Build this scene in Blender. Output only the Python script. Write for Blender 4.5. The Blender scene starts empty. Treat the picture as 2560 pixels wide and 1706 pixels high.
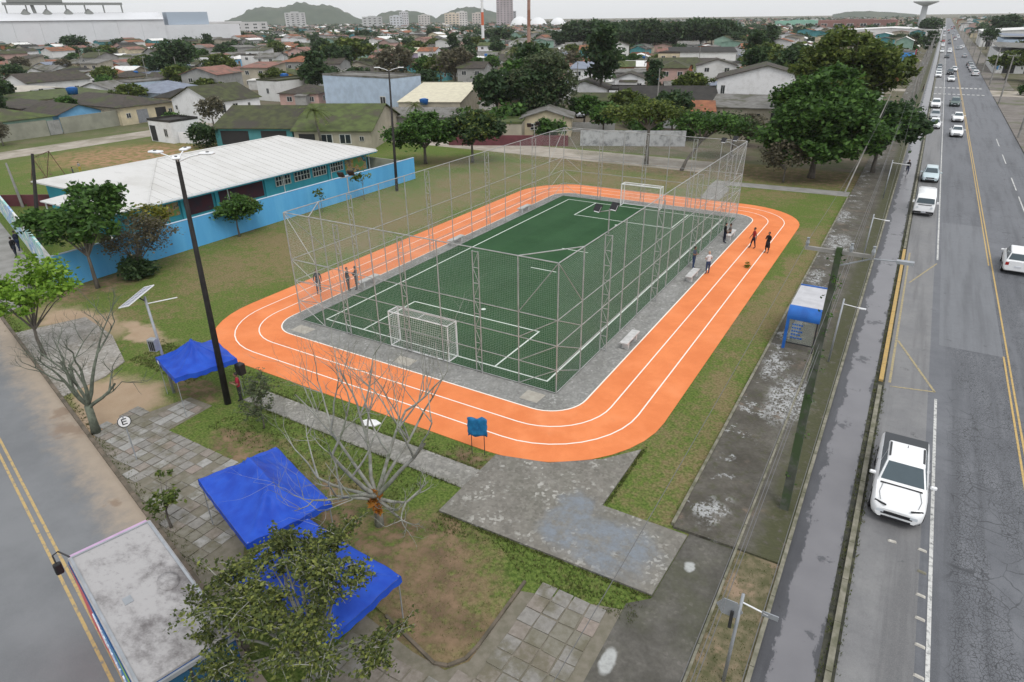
import bpy, bmesh, math, random
import numpy as np
from mathutils import Vector, Matrix

random.seed(7)
RNG = np.random.default_rng(11)
SC = bpy.context.scene
COL = SC.collection
R = math.radians

# ------------------------------------------------------------------ camera
# World frame: Y runs along the avenue, X to its right, origin at the near right corner of the pitch.
CAM = Vector((12.883, -25.487, 17.3))
F_PX, PITCH, ROLL, YAW = 1620.0, 0.4626, 0.0136, 0.5457
_cy, _sy = math.cos(YAW), math.sin(YAW)
_u = Vector((_cy, _sy, 0)); _h = Vector((-_sy, _cy, 0))
_f = _h * math.cos(PITCH) + Vector((0, 0, -math.sin(PITCH)))
_v = _h * math.sin(PITCH) + Vector((0, 0, math.cos(PITCH)))
_r2 = _u * math.cos(ROLL) - _v * math.sin(ROLL)
_v2 = _u * math.sin(ROLL) + _v * math.cos(ROLL)
cd = bpy.data.cameras.new('camera'); cam = bpy.data.objects.new('camera', cd); COL.objects.link(cam)
cd.sensor_width = 36.0; cd.lens = 36.0 * F_PX / 2560.0; cd.clip_start = 0.5; cd.clip_end = 30000
cam.matrix_world = Matrix(((_r2.x, _v2.x, -_f.x, CAM.x), (_r2.y, _v2.y, -_f.y, CAM.y), (_r2.z, _v2.z, -_f.z, CAM.z), (0, 0, 0, 1)))
SC.camera = cam

# ------------------------------------------------------------------ world and sun (overcast)
SUN_EL, SUN_AZ = R(58), R(125)
world = bpy.data.worlds.new('World'); SC.world = world; world.use_nodes = True
wn = world.node_tree; wn.nodes.clear()
sky = wn.nodes.new('ShaderNodeTexSky'); sky.sky_type = 'NISHITA'; sky.sun_disc = False
sky.sun_elevation = SUN_EL; sky.sun_rotation = SUN_AZ; sky.air_density = 1.0; sky.dust_density = 2.2; sky.ozone_density = 1.0
hs = wn.nodes.new('ShaderNodeHueSaturation'); hs.inputs['Saturation'].default_value = 0.22
bg = wn.nodes.new('ShaderNodeBackground'); bg.inputs['Strength'].default_value = 0.15
wo = wn.nodes.new('ShaderNodeOutputWorld')
wn.links.new(sky.outputs[0], hs.inputs['Color']); oc = wn.nodes.new('ShaderNodeMix'); oc.data_type = 'RGBA'; oc.inputs[0].default_value = 0.62; oc.inputs[7].default_value = (6.9, 7.05, 7.25, 1)   # even cloud cover
wn.links.new(hs.outputs[0], oc.inputs[6]); wn.links.new(oc.outputs[2], bg.inputs['Color']); wn.links.new(bg.outputs[0], wo.inputs['Surface'])
sl = bpy.data.lights.new('sun', 'SUN'); so = bpy.data.objects.new('sun', sl); COL.objects.link(so)
sl.energy = 1.25; sl.angle = R(24); sl.color = (1.0, 0.97, 0.93)
so.rotation_euler = Vector((-math.sin(SUN_AZ) * math.cos(SUN_EL), -math.cos(SUN_AZ) * math.cos(SUN_EL), -math.sin(SUN_EL))).to_track_quat('-Z', 'Y').to_euler()
SC.view_settings.view_transform = 'Standard'; SC.view_settings.look = 'None'
SC.view_settings.exposure = 0.15; SC.view_settings.gamma = 1.0; SC.view_settings.use_curve_mapping = False
SC.render.engine = 'CYCLES'
SC.cycles.use_denoising = True
SC.cycles.max_bounces = 5; SC.cycles.diffuse_bounces = 2; SC.cycles.glossy_bounces = 2; SC.cycles.transmission_bounces = 3
SC.cycles.volume_bounces = 1; SC.cycles.transparent_max_bounces = 8; SC.cycles.use_adaptive_sampling = False
SC.cycles.caustics_reflective = False; SC.cycles.caustics_refractive = False

# ------------------------------------------------------------------ geometry helpers
def ground(px, py, z=0.0):
    """World point at height z seen at photograph pixel (px, py)."""
    d = _f + _r2 * ((px - 1280) / F_PX) + _v2 * (-(py - 853) / F_PX)
    return CAM + d * ((z - CAM.z) / d.z)

def bearing(px, dist):
    """World point at ground level, dist metres from the camera, under photograph column px at the horizon."""
    d = _f + _r2 * ((px - 1280) / F_PX) + _v2 * ((853 - 45) / F_PX)
    d.z = 0; d.normalize()
    return Vector((CAM.x, CAM.y, 0)) + d * dist

KIDS = {}
def link(name, me, parent=None):
    o = bpy.data.objects.new(name, me); COL.objects.link(o)
    if parent is not None:
        o.parent = parent; KIDS.setdefault(parent.as_pointer(), []).append(o)
    return o

def tag(o, label=None, cat=None, group=None, kind=None):
    if label: o['label'] = label
    if cat: o['category'] = cat
    if group: o['group'] = group
    if kind: o['kind'] = kind
    return o

def thing(name, label, cat, loc=(0, 0, 0), rz=0.0, group=None):
    o = bpy.data.objects.new(name, None); COL.objects.link(o)
    o.location = loc; o.rotation_euler = (0, 0, rz); o.empty_display_size = 0.3
    return tag(o, label, cat, group)

def copy_tree(o, parent=None, keep=None):
    """A thing with copies of its parts and sub-parts; keep limits the parts copied."""
    c = o.copy(); COL.objects.link(c)
    if parent is not None:
        c.parent = parent; KIDS.setdefault(parent.as_pointer(), []).append(c)
    for ch in KIDS.get(o.as_pointer(), []):
        if keep is None or ch.name.split('.')[0] in keep: copy_tree(ch, c)
    return c

class MB:
    """Collects shapes for one mesh; off is subtracted so that world coordinates can be used under a placed parent."""
    def __init__(s, off=(0, 0, 0)):
        s.v = []; s.f = []; s.m = []; s.off = Vector(off)
    def add(s, verts, faces, mi=0):
        b = len(s.v); s.v.extend([tuple(p) for p in verts])
        for f in faces: s.f.append(tuple(i + b for i in f)); s.m.append(mi)
        return s
    def poly(s, verts, mi=0):
        return s.add(verts, [tuple(range(len(verts)))], mi)
    def box(s, x0, y0, z0, x1, y1, z1, mi=0):
        v = [(x0, y0, z0), (x1, y0, z0), (x1, y1, z0), (x0, y1, z0), (x0, y0, z1), (x1, y0, z1), (x1, y1, z1), (x0, y1, z1)]
        return s.add(v, [(0, 3, 2, 1), (4, 5, 6, 7), (0, 1, 5, 4), (1, 2, 6, 5), (2, 3, 7, 6), (3, 0, 4, 7)], mi)
    def obox(s, c, sx, sy, sz, rz=0.0, mi=0, rx=0.0, ry=0.0):
        """Box centred at c, turned by rz."""
        m = Matrix.Rotation(rz, 3, 'Z') @ Matrix.Rotation(ry, 3, 'Y') @ Matrix.Rotation(rx, 3, 'X'); c = Vector(c)
        v = [c + m @ Vector((a * sx / 2, b * sy / 2, d * sz / 2)) for d in (-1, 1) for a, b in ((-1, -1), (1, -1), (1, 1), (-1, 1))]
        return s.add(v, [(0, 3, 2, 1), (4, 5, 6, 7), (0, 1, 5, 4), (1, 2, 6, 5), (2, 3, 7, 6), (3, 0, 4, 7)], mi)
    def path(s, pts, rad, n=6, mi=0, caps=True):
        pts = [Vector(p) for p in pts]
        if not hasattr(rad, '__len__'): rad = [rad] * len(pts)
        rings = []; b = len(s.v); up = None
        for i, p in enumerate(pts):
            d = (pts[min(i + 1, len(pts) - 1)] - pts[max(i - 1, 0)])
            if d.length < 1e-9: d = Vector((0, 0, 1))
            d.normalize()
            if up is None: up = Vector((0, 0, 1)) if abs(d.z) < 0.9 else Vector((1, 0, 0))
            a = d.cross(up)
            if a.length < 1e-6: a = d.cross(Vector((0, 1, 0)))
            a.normalize(); c = a.cross(d); up = c
            for k in range(n):
                t = 2 * math.pi * k / n + (math.pi / n)
                s.v.append(tuple(p + (a * math.cos(t) + c * math.sin(t)) * rad[i]))
        for i in range(len(pts) - 1):
            for k in range(n):
                k2 = (k + 1) % n
                s.f.append((b + i * n + k, b + i * n + k2, b + (i + 1) * n + k2, b + (i + 1) * n + k)); s.m.append(mi)
        if caps:
            s.f.append(tuple(b + k for k in reversed(range(n)))); s.m.append(mi)
            e = b + (len(pts) - 1) * n
            s.f.append(tuple(e + k for k in range(n))); s.m.append(mi)
        return s
    def tube(s, p0, p1, r, r1=None, n=6, mi=0):
        return s.path([p0, p1], [r, r if r1 is None else r1], n, mi)
    def prism(s, pts, z0, z1, mi=0, side=None, bottom=False):
        n = len(pts); b = len(s.v)
        a = sum(pts[i][0] * pts[(i + 1) % n][1] - pts[(i + 1) % n][0] * pts[i][1] for i in range(n))
        if a < 0: pts = list(reversed(pts))
        s.v.extend([(p[0], p[1], z0) for p in pts]); s.v.extend([(p[0], p[1], z1) for p in pts])
        s.f.append(tuple(b + n + i for i in range(n))); s.m.append(mi)
        if bottom: s.f.append(tuple(b + n - 1 - i for i in range(n))); s.m.append(mi)
        for i in range(n):
            j = (i + 1) % n
            s.f.append((b + i, b + j, b + n + j, b + n + i)); s.m.append(mi if side is None else side)
        return s
    def ellipsoid(s, c, rx, ry, rz, nu=10, nv=7, mi=0):
        b = len(s.v); c = Vector(c)
        for j in range(1, nv):
            ph = math.pi * j / nv
            for i in range(nu):
                th = 2 * math.pi * i / nu
                s.v.append((c.x + rx * math.sin(ph) * math.cos(th), c.y + ry * math.sin(ph) * math.sin(th), c.z + rz * math.cos(ph)))
        s.v.append((c.x, c.y, c.z + rz)); s.v.append((c.x, c.y, c.z - rz)); t = b + nu * (nv - 1)
        for j in range(nv - 2):
            for i in range(nu):
                i2 = (i + 1) % nu
                s.f.append((b + j * nu + i, b + (j + 1) * nu + i, b + (j + 1) * nu + i2, b + j * nu + i2)); s.m.append(mi)
        for i in range(nu):
            i2 = (i + 1) % nu
            s.f.append((t, b + i, b + i2)); s.m.append(mi)
            s.f.append((t + 1, b + (nv - 2) * nu + i2, b + (nv - 2) * nu + i)); s.m.append(mi)
        return s
    def mesh(s, name, mats, smooth=False):
        me = bpy.data.meshes.new(name)
        o = s.off
        me.from_pydata([(v[0] - o.x, v[1] - o.y, v[2] - o.z) for v in s.v], [], s.f)
        if not isinstance(mats, (list, tuple)): mats = [mats]
        for m in mats: me.materials.append(m)
        if len(mats) > 1: me.polygons.foreach_set('material_index', s.m)
        if smooth:
            me.polygons.foreach_set('use_smooth', [True] * len(me.polygons))
        me.update(); return me
    def build(s, name, mats, parent=None, smooth=False):
        return link(name, s.mesh(name, mats, smooth), parent)

def bevel_obj(o, w, seg=2, angle=30):
    bm = bmesh.new(); bm.from_mesh(o.data)
    bmesh.ops.remove_doubles(bm, verts=bm.verts, dist=1e-5)
    es = [e for e in bm.edges if len(e.link_faces) == 2 and e.calc_face_angle(0) > R(angle)]
    bmesh.ops.bevel(bm, geom=es, offset=w, segments=seg, affect='EDGES', profile=0.5)
    bm.to_mesh(o.data); bm.free()
    return o

def smooth_by_angle(me, ang=35):
    me.polygons.foreach_set('use_smooth', [True] * len(me.polygons))
    bm = bmesh.new(); bm.from_mesh(me)
    for e in bm.edges:
        if len(e.link_faces) == 2 and e.calc_face_angle(0) > R(ang): e.smooth = False
    bm.to_mesh(me); bm.free()

def grid_sheet(name, x0, x1, y0, y1, z, mat, parent=None):
    return MB().poly([(x0, y0, z), (x1, y0, z), (x1, y1, z), (x0, y1, z)]).build(name, mat, parent)

# ------------------------------------------------------------------ material helpers
class NT:
    def __init__(s, name):
        s.mat = bpy.data.materials.new(name); s.mat.use_nodes = True; s.t = s.mat.node_tree; s.t.nodes.clear()
        s.out = s.n('ShaderNodeOutputMaterial'); s.p = s.n('ShaderNodeBsdfPrincipled'); s.l(s.p.outputs[0], s.out.inputs['Surface'])
        s.geo = None
    def n(s, t, **kw):
        nd = s.t.nodes.new(t)
        for k, v in kw.items(): setattr(nd, k, v)
        return nd
    def l(s, a, b): s.t.links.new(a, b)
    def put(s, v, sock):
        if v is None: return
        if hasattr(v, 'is_output'): s.l(v, sock)
        else:
            if isinstance(v, (tuple, list)) and len(v) == 3 and len(sock.default_value) == 4: v = (*v, 1)
            sock.default_value = v
    def pos(s):
        if s.geo is None: s.geo = s.n('ShaderNodeNewGeometry')
        return s.geo.outputs['Position']
    def obj(s): return s.n('ShaderNodeTexCoord').outputs['Object']
    def scale(s, v, x, y, z):
        m = s.n('ShaderNodeVectorMath', operation='MULTIPLY'); s.put(v, m.inputs[0]); m.inputs[1].default_value = (x, y, z); return m.outputs[0]
    def noise(s, v, sc, det=4, rough=0.55, dist=0.0):
        n = s.n('ShaderNodeTexNoise'); s.put(v, n.inputs['Vector']); n.inputs['Scale'].default_value = sc; n.inputs['Detail'].default_value = det
        n.inputs['Roughness'].default_value = rough; n.inputs['Distortion'].default_value = dist; return n.outputs['Fac']
    def noisec(s, v, sc, det=3):
        n = s.n('ShaderNodeTexNoise'); s.put(v, n.inputs['Vector']); n.inputs['Scale'].default_value = sc; n.inputs['Detail'].default_value = det; return n.outputs['Color']
    def ramp(s, f, stops, interp='LINEAR'):
        r = s.n('ShaderNodeValToRGB'); s.put(f, r.inputs[0]); e = r.color_ramp.elements; r.color_ramp.interpolation = interp
        while len(e) < len(stops): e.new(0.5)
        for i, (p, c) in enumerate(stops):
            e[i].position = p; e[i].color = (*c, 1) if len(c) == 3 else c
        return r.outputs[0]
    def step(s, f, a, b):
        m = s.n('ShaderNodeMapRange'); s.put(f, m.inputs['Value']); m.inputs['From Min'].default_value = a; m.inputs['From Max'].default_value = b; m.interpolation_type = 'SMOOTHSTEP'; return m.outputs[0]
    def mix(s, f, a, b):
        m = s.n('ShaderNodeMix', data_type='RGBA'); s.put(f, m.inputs[0]); s.put(a, m.inputs[6]); s.put(b, m.inputs[7]); return m.outputs[2]
    def math(s, op, a, b=0.0, c=None):
        m = s.n('ShaderNodeMath', operation=op); s.put(a, m.inputs[0]); s.put(b, m.inputs[1])
        if c is not None: s.put(c, m.inputs[2])
        return m.outputs[0]
    def mul(s, a, b): return s.math('MULTIPLY', a, b)
    def xyz(s, v):
        n = s.n('ShaderNodeSeparateXYZ'); s.put(v, n.inputs[0]); return n.outputs
    def bump(s, h, strength=0.3, dist=0.02):
        b = s.n('ShaderNodeBump'); s.put(h, b.inputs['Height']); b.inputs['Strength'].default_value = strength; b.inputs['Distance'].default_value = dist; s.l(b.outputs[0], s.p.inputs['Normal'])
    def band(s, c, a, b, soft=0.1):
        """1 where a < c < b."""
        return s.mul(s.step(c, a - soft, a + soft), s.math('SUBTRACT', 1.0, s.step(c, b - soft, b + soft)))
    def blobs(s, v, lst, soft=0.35, wob=1.0, wsc=0.5):
        """Max of soft ellipses (cx, cy, rx, ry) with a wobbling outline."""
        nc = s.noisec(v, wsc, 4); o = s.n('ShaderNodeVectorMath', operation='SUBTRACT'); s.l(nc, o.inputs[0]); o.inputs[1].default_value = (0.5, 0.5, 0.5)
        o2 = s.scale(o.outputs[0], wob * 4, wob * 4, 0); ad = s.n('ShaderNodeVectorMath', operation='ADD'); s.put(v, ad.inputs[0]); s.l(o2, ad.inputs[1])
        res = None
        for cx, cy, rx, ry in lst:
            sb = s.n('ShaderNodeVectorMath', operation='SUBTRACT'); s.l(ad.outputs[0], sb.inputs[0]); sb.inputs[1].default_value = (cx, cy, 0)
            sc = s.scale(sb.outputs[0], 1 / rx, 1 / ry, 0); ln = s.n('ShaderNodeVectorMath', operation='LENGTH'); s.l(sc, ln.inputs[0])
            m = s.math('SUBTRACT', 1.0, s.step(ln.outputs['Value'], 1 - soft, 1 + soft))
            res = m if res is None else s.math('MAXIMUM', res, m)
        return res
    def done(s, col=None, rough=0.8, spec=0.3, metal=0.0, emit=None):
        s.put(col, s.p.inputs['Base Color']); s.put(rough, s.p.inputs['Roughness']); s.put(spec, s.p.inputs['Specular IOR Level']); s.put(metal, s.p.inputs['Metallic'])
        return s.mat

def simple(name, c1, c2=None, sc=2.0, rough=0.75, spec=0.3, metal=0.0, bump=0.0, bsc=None, c3=None, s3=0.3, t3=(0.5, 0.65), stretch=(1, 1, 1), det=4):
    """Two-tone noise surface, with an optional third colour in large patches."""
    t = NT(name); v = t.pos()
    if stretch != (1, 1, 1): v = t.scale(v, *stretch)
    if c2 is None: c2 = tuple(min(1, x * 0.82) for x in c1)
    n = t.noise(v, sc, det)
    col = t.mix(t.step(n, 0.3, 0.7), c2, c1)
    if c3 is not None: col = t.mix(t.step(t.noise(v, s3, 5, 0.65), *t3), col, c3)
    if bump: t.bump(t.noise(v, bsc or sc * 6, 4), bump)
    return t.done(col, rough, spec, metal)

def flat(name, c, rough=0.6, spec=0.4, metal=0.0):
    t = NT(name); v = t.pos(); n = t.noise(v, 3.0, 3)
    return t.done(t.mix(n, tuple(x * 0.9 for x in c), tuple(min(1, x * 1.08) for x in c)), rough, spec, metal)

# ------------------------------------------------------------------ ground materials
def mat_ground():
    t = NT('park_grass'); v = t.pos(); x, y, z = t.xyz(v)
    n1 = t.noise(v, 0.16, 5, 0.6); n2 = t.noise(v, 1.1, 5, 0.65); n3 = t.noise(v, 9.0, 3, 0.6)
    green = t.mix(t.step(n3, 0.3, 0.7), (0.054, 0.090, 0.018), (0.140, 0.190, 0.045))
    dry = t.mix(t.step(n3, 0.3, 0.7), (0.13, 0.105, 0.05), (0.235, 0.19, 0.10))
    worn = t.blobs(v, [(-31, 14, 7, 18), (-29, 34, 6, 12), (-21, 47, 24, 5), (7.2, 20, 1.5, 24), (2.6, -13.3, 2.6, 2.2)], 0.6, 1.6, 0.25)
    f = t.math('ADD', t.mul(n1, 0.75), t.mul(n2, 0.6)); f = t.math('ADD', f, t.mul(worn, 0.22)); f = t.math('ADD', f, t.mul(t.math('SUBTRACT', t.noise(v, 3.2, 5, 0.7), 0.5), 0.8))
    f = t.step(f, 0.64, 1.0)
    col = t.mix(f, green, dry)
    soil = t.mix(t.step(n2, 0.35, 0.7), (0.12, 0.085, 0.055), (0.24, 0.165, 0.105))
    dm = t.blobs(v, [(-36.4, -3.2, 2.0, 3.2), (-4.5, -13.2, 4.5, 2.6), (0.6, -12.6, 3.0, 2.2), (2.9, -14.2, 2.0, 1.5), (-10.2, -11.2, 2.2, 1.2), (-16.5, -9.0, 1.8, 1.0), (-16, 55, 22, 3.2), (3, 59.0, 14, 5.5), (-8, 60, 5, 4), (-0.8, -6.9, 1.2, 0.5)], 0.4, 0.7, 0.9)
    col = t.mix(t.mul(dm, t.step(t.noise(v, 2.2, 5, 0.7), 0.3, 0.6)), col, soil)
    red = t.mix(n2, (0.30, 0.155, 0.085), (0.36, 0.24, 0.15))
    dr = t.blobs(v, [(-86, 29, 9, 10), (-74, 44, 8, 8)], 0.5, 2.0, 0.25)
    col = t.mix(t.mul(dr, t.step(n2, 0.3, 0.6)), col, red)
    sand = t.mix(n2, (0.30, 0.21, 0.135), (0.43, 0.335, 0.24))
    ds = t.blobs(v, [(-19.6, -11.6, 3.0, 1.7), (-18.0, -13.3, 2.2, 1.4), (-31, -7.4, 4.0, 1.6), (-26, -6.2, 2.5, 0.8)], 0.4, 0.6, 0.8)
    col = t.mix(ds, col, sand)
    fa = t.n('ShaderNodeVectorMath', operation='LENGTH'); t.l(v, fa.inputs[0])
    town = t.mix(t.noise(v, 0.05, 4, 0.7), (0.05, 0.075, 0.025), (0.16, 0.14, 0.10))
    town = t.mix(t.step(t.noise(v, 0.16, 5, 0.7), 0.42, 0.6), town, t.mix(n2, (0.11, 0.09, 0.065), (0.19, 0.165, 0.13)))
    col = t.mix(t.math('MAXIMUM', t.step(fa.outputs['Value'], 85, 140), t.step(y, 62.5, 64.5)), col, town)
    t.bump(t.noise(v, 14, 4, 0.7), 0.55, 0.05)
    return t.done(col, 0.95, 0.1)

def mat_track():
    t = NT('orange_rubber_track'); v = t.pos(); x, y, z = t.xyz(v)
    n = t.noise(v, 60, 3, 0.8); n2 = t.noise(v, 0.45, 5, 0.65); n4 = t.noise(v, 3.5, 4, 0.6)
    col = t.mix(t.step(n2, 0.3, 0.7), (0.67, 0.196, 0.066), (0.77, 0.246, 0.088))
    col = t.mix(t.mul(t.step(n, 0.45, 0.75), 0.3), col, (0.58, 0.17, 0.065))
    col = t.mix(t.mul(t.step(n4, 0.55, 0.8), 0.14), col, (0.90, 0.36, 0.16))
    col = t.mix(t.mul(t.step(t.noise(v, 0.8, 6, 0.75), 0.58, 0.78), 0.5), col, (0.50, 0.20, 0.10))
    col = t.mix(t.mul(t.step(t.noise(t.scale(v, 1, 1, 0), 0.22, 4, 0.6), 0.5, 0.7), 0.22), col, (0.84, 0.36, 0.18))
    t.bump(n, 0.35, 0.01)
    return t.done(col, 0.85, 0.2)

def mat_turf():
    t = NT('artificial_turf'); v = t.pos(); x, y, z = t.xyz(v)
    n = t.noise(t.scale(v, 1, 1, 1), 40, 3, 0.7); n2 = t.noise(v, 0.35, 5, 0.6); n3 = t.noise(t.scale(v, 4, 0.7, 1), 1.0, 4)
    col = t.mix(t.step(n2, 0.3, 0.7), (0.023, 0.066, 0.026), (0.034, 0.090, 0.036))
    col = t.mix(t.mul(t.step(n3, 0.4, 0.7), 0.5), col, (0.028, 0.078, 0.034))
    st = t.math('SINE', t.mul(x, 2 * math.pi / 4.2))
    col = t.mix(t.mul(t.step(st, -0.2, 0.2), 0.25), col, (0.042, 0.100, 0.046))
    col = t.mix(t.mul(t.step(n, 0.5, 0.8), 0.3), col, (0.008, 0.04, 0.010))
    t.bump(n, 0.6, 0.03)
    return t.done(col, 0.8, 0.12)

def mat_concrete(name, c1, c2, stain, light, amt=0.5, sc=1.2, blue=None, crack=0.0, white=None, cells=0.32):
    t = NT(name); v = t.pos()
    n = t.noise(v, sc, 6, 0.7); n2 = t.noise(v, sc * 7, 4, 0.7); n3 = t.noise(v, 0.35, 5, 0.65)
    col = t.mix(t.step(n, 0.3, 0.7), c1, c2)
    col = t.mix(t.mul(t.step(n3, 0.42, 0.66), 0.75), col, stain)
    vo = t.n('ShaderNodeTexVoronoi'); t.put(v, vo.inputs['Vector']); vo.inputs['Scale'].default_value = 8.5; vo.inputs['Randomness'].default_value = 1.0
    cell = t.xyz(vo.outputs['Color'])[1]
    col = t.mix(t.mul(t.step(cell, 0.55, 0.95), cells), col, tuple(q * 0.55 for q in c1)); col = t.mix(t.mul(t.step(t.math('SUBTRACT', 1, cell), 0.6, 0.95), cells), col, tuple(min(1, q * 1.35) for q in c2))
    sp = t.mul(t.step(vo.outputs['Color'], 0.62, 0.8), t.step(t.noise(v, 0.9, 4, 0.6), 0.44, 0.62))
    col = t.mix(t.mul(sp, amt), col, light)
    if blue:
        b = t.blobs(v, blue, 0.45, 0.5, 0.9)
        col = t.mix(t.mul(b, t.step(t.noise(v, 1.6, 6, 0.75), 0.3, 0.62)), col, (0.20, 0.225, 0.255))
    if white:
        col = t.mix(t.blobs(v, white, 0.25, 0.08, 2.0), col, (0.40, 0.41, 0.40))
    if crack:
        vc = t.n('ShaderNodeTexVoronoi', feature='DISTANCE_TO_EDGE'); t.put(v, vc.inputs['Vector']); vc.inputs['Scale'].default_value = 0.45
        col = t.mix(t.mul(t.math('SUBTRACT', 1, t.step(vc.outputs[0], 0.0, 0.012)), crack), col, (0.05, 0.05, 0.035))
    col = t.mix(t.mul(t.step(n2, 0.35, 0.75), 0.3), col, tuple(q * 0.6 for q in c1))
    t.bump(n2, 0.4, 0.02)
    return t.done(col, 0.9, 0.2)

def mat_asphalt(name, base=(0.150, 0.156, 0.170), dark=(0.100, 0.105, 0.117), cracks=True, wet=0.0, ymax=60):
    t = NT(name); v = t.pos(); x, y, z = t.xyz(v)
    n = t.noise(v, 0.5, 6, 0.65); n2 = t.noise(v, 45, 3, 0.7); nl = t.noise(t.scale(v, 1.3, 0.06, 1), 1.0, 5, 0.6)
    col = t.mix(t.step(n, 0.3, 0.7), dark, base)
    col = t.mix(t.mul(t.step(nl, 0.45, 0.68), 0.75), col, tuple(q * 0.66 for q in dark)); col = t.mix(t.mul(t.step(t.noise(v, 2.4, 6, 0.75), 0.45, 0.75), 0.35), col, tuple(q * 0.6 for q in dark))
    col = t.mix(t.mul(t.step(n2, 0.4, 0.75), 0.35), col, tuple(min(1, q * 1.5) for q in base))
    if cracks:
        wv = t.scale(v, 1, 0.8, 0); nc = t.noisec(v, 1.5, 3); wv2 = t.n('ShaderNodeVectorMath', operation='ADD'); t.l(wv, wv2.inputs[0]); t.l(t.scale(nc, 0.35, 0.35, 0), wv2.inputs[1])
        c = t.n('ShaderNodeTexVoronoi', feature='DISTANCE_TO_EDGE'); t.l(wv2.outputs[0], c.inputs['Vector']); c.inputs['Scale'].default_value = 10.0
        c2 = t.n('ShaderNodeTexVoronoi', feature='DISTANCE_TO_EDGE'); t.l(wv2.outputs[0], c2.inputs['Vector']); c2.inputs['Scale'].default_value = 1.1
        w = t.mul(t.step(t.noise(t.scale(v, 1.0, 0.16, 1), 0.9, 4, 0.6), 0.38, 0.52), t.math('SUBTRACT', 1, t.step(y, ymax - 14, ymax)))
        w = t.mul(w, t.step(x, 17.0, 17.4))
        cr = t.mul(t.math('SUBTRACT', 1, t.step(c.outputs[0], 0.015, 0.085)), w)
        cr2 = t.mul(t.math('SUBTRACT', 1, t.step(c2.outputs[0], 0.004, 0.02)), t.mul(t.step(t.noise(v, 0.3, 3), 0.4, 0.6), t.step(x, 16.9, 17.3)))
        cr = t.math('MAXIMUM', cr, t.mul(cr2, 0.8))
        col = t.mix(t.mul(cr, 0.85), col, (0.03, 0.032, 0.035))
    st = t.noise(v, 0.9, 5, 0.7)
    col = t.mix(t.mul(t.step(st, 0.63, 0.72), 0.65), col, (0.035, 0.037, 0.038))
    t.bump(n2, 0.35, 0.01)
    if wet:
        wob = t.mul(t.math('SUBTRACT', t.noise(t.scale(v, 1.0, 0.45, 1), 1.1, 6, 0.72), 0.5), 1.5)
        xe = t.math('ADD', x, wob); wm = t.band(xe, 12.66, 13.86, 0.05)
        wm = t.mul(wm, t.math('SUBTRACT', 1, t.mul(t.step(t.noise(v, 0.55, 6, 0.7), 0.60, 0.64), 0.8)))
        col = t.mix(wm, col, t.mix(t.noise(v, 0.7, 4), (0.135, 0.133, 0.145), (0.20, 0.197, 0.208)))  # wet band made paler: sky reflection put into the base colour
        rough = t.mix(wm, (0.5,) * 3, (0.34,) * 3)
        return t.done(col, rough, 0.5)
    return t.done(col, t.mix(t.step(n, 0.3, 0.7), (0.55,) * 3, (0.72,) * 3), 0.4)

def mat_sidewalk():
    t = NT('mossy_brick_sidewalk'); v = t.pos(); x, y, z = t.xyz(v)
    br = t.n('ShaderNodeTexBrick'); t.put(v, br.inputs['Vector']); br.inputs['Scale'].default_value = 4.5; br.inputs['Mortar Size'].default_value = 0.025
    br.inputs['Color1'].default_value = (0.9, 0.9, 0.9, 1); br.inputs['Color2'].default_value = (0.55, 0.55, 0.55, 1); br.inputs['Mortar'].default_value = (0.15, 0.15, 0.15, 1)
    n = t.noise(v, 0.5, 6, 0.7); n2 = t.noise(v, 2.6, 5, 0.7)
    col = t.mix(t.step(n, 0.3, 0.7), (0.088, 0.08, 0.065), (0.172, 0.16, 0.138)); col = t.mix(t.mul(t.step(t.noise(v, 5.5, 5, 0.8), 0.42, 0.7), 0.5), col, (0.075, 0.07, 0.055))
    col = t.mix(t.mul(t.step(n2, 0.5, 0.68), 0.7), col, (0.095, 0.10, 0.055))
    col = t.mix(t.mul(t.step(t.noise(v, 0.7, 5, 0.7), 0.55, 0.7), 0.55), col, (0.25, 0.185, 0.14))
    col = t.mix(t.mul(t.band(x, 11.15, 12.4, 0.4), t.step(n2, 0.28, 0.5)), col, (0.085, 0.088, 0.045))
    wp = t.mul(t.step(t.noise(v, 0.75, 6, 0.75), 0.55, 0.60), t.band(x, 8.2, 9.7, 0.45))
    bl = t.blobs(v, [(10.3, 5.2, 0.9, 2.4), (9.2, -4.9, 0.5, 0.9), (9.0, 8.5, 0.5, 1.6), (8.9, 23.5, 0.55, 1.5), (8.8, 20.0, 0.45, 0.7), (9.4, 33, 0.9, 2.5), (8.7, 42, 0.5, 2.2)], 0.4, 0.35, 1.2)
    wp = t.math('MAXIMUM', wp, t.mul(bl, t.step(n2, 0.35, 0.55)))
    wp = t.mul(wp, t.step(t.noise(t.scale(v, 1.6, 1, 1), 6.0, 3, 0.6), 0.44, 0.50)); col = t.mix(t.mul(wp, 0.85), col, (0.50, 0.51, 0.51))
    mm = t.n('ShaderNodeMix', data_type='RGBA', blend_type='MULTIPLY'); mm.inputs[0].default_value = 0.55; t.l(col, mm.inputs[6]); t.l(br.outputs['Color'], mm.inputs[7])
    t.bump(br.outputs['Fac'], -0.4, 0.01)
    return t.done(mm.outputs[2], 0.85, 0.25)

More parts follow.
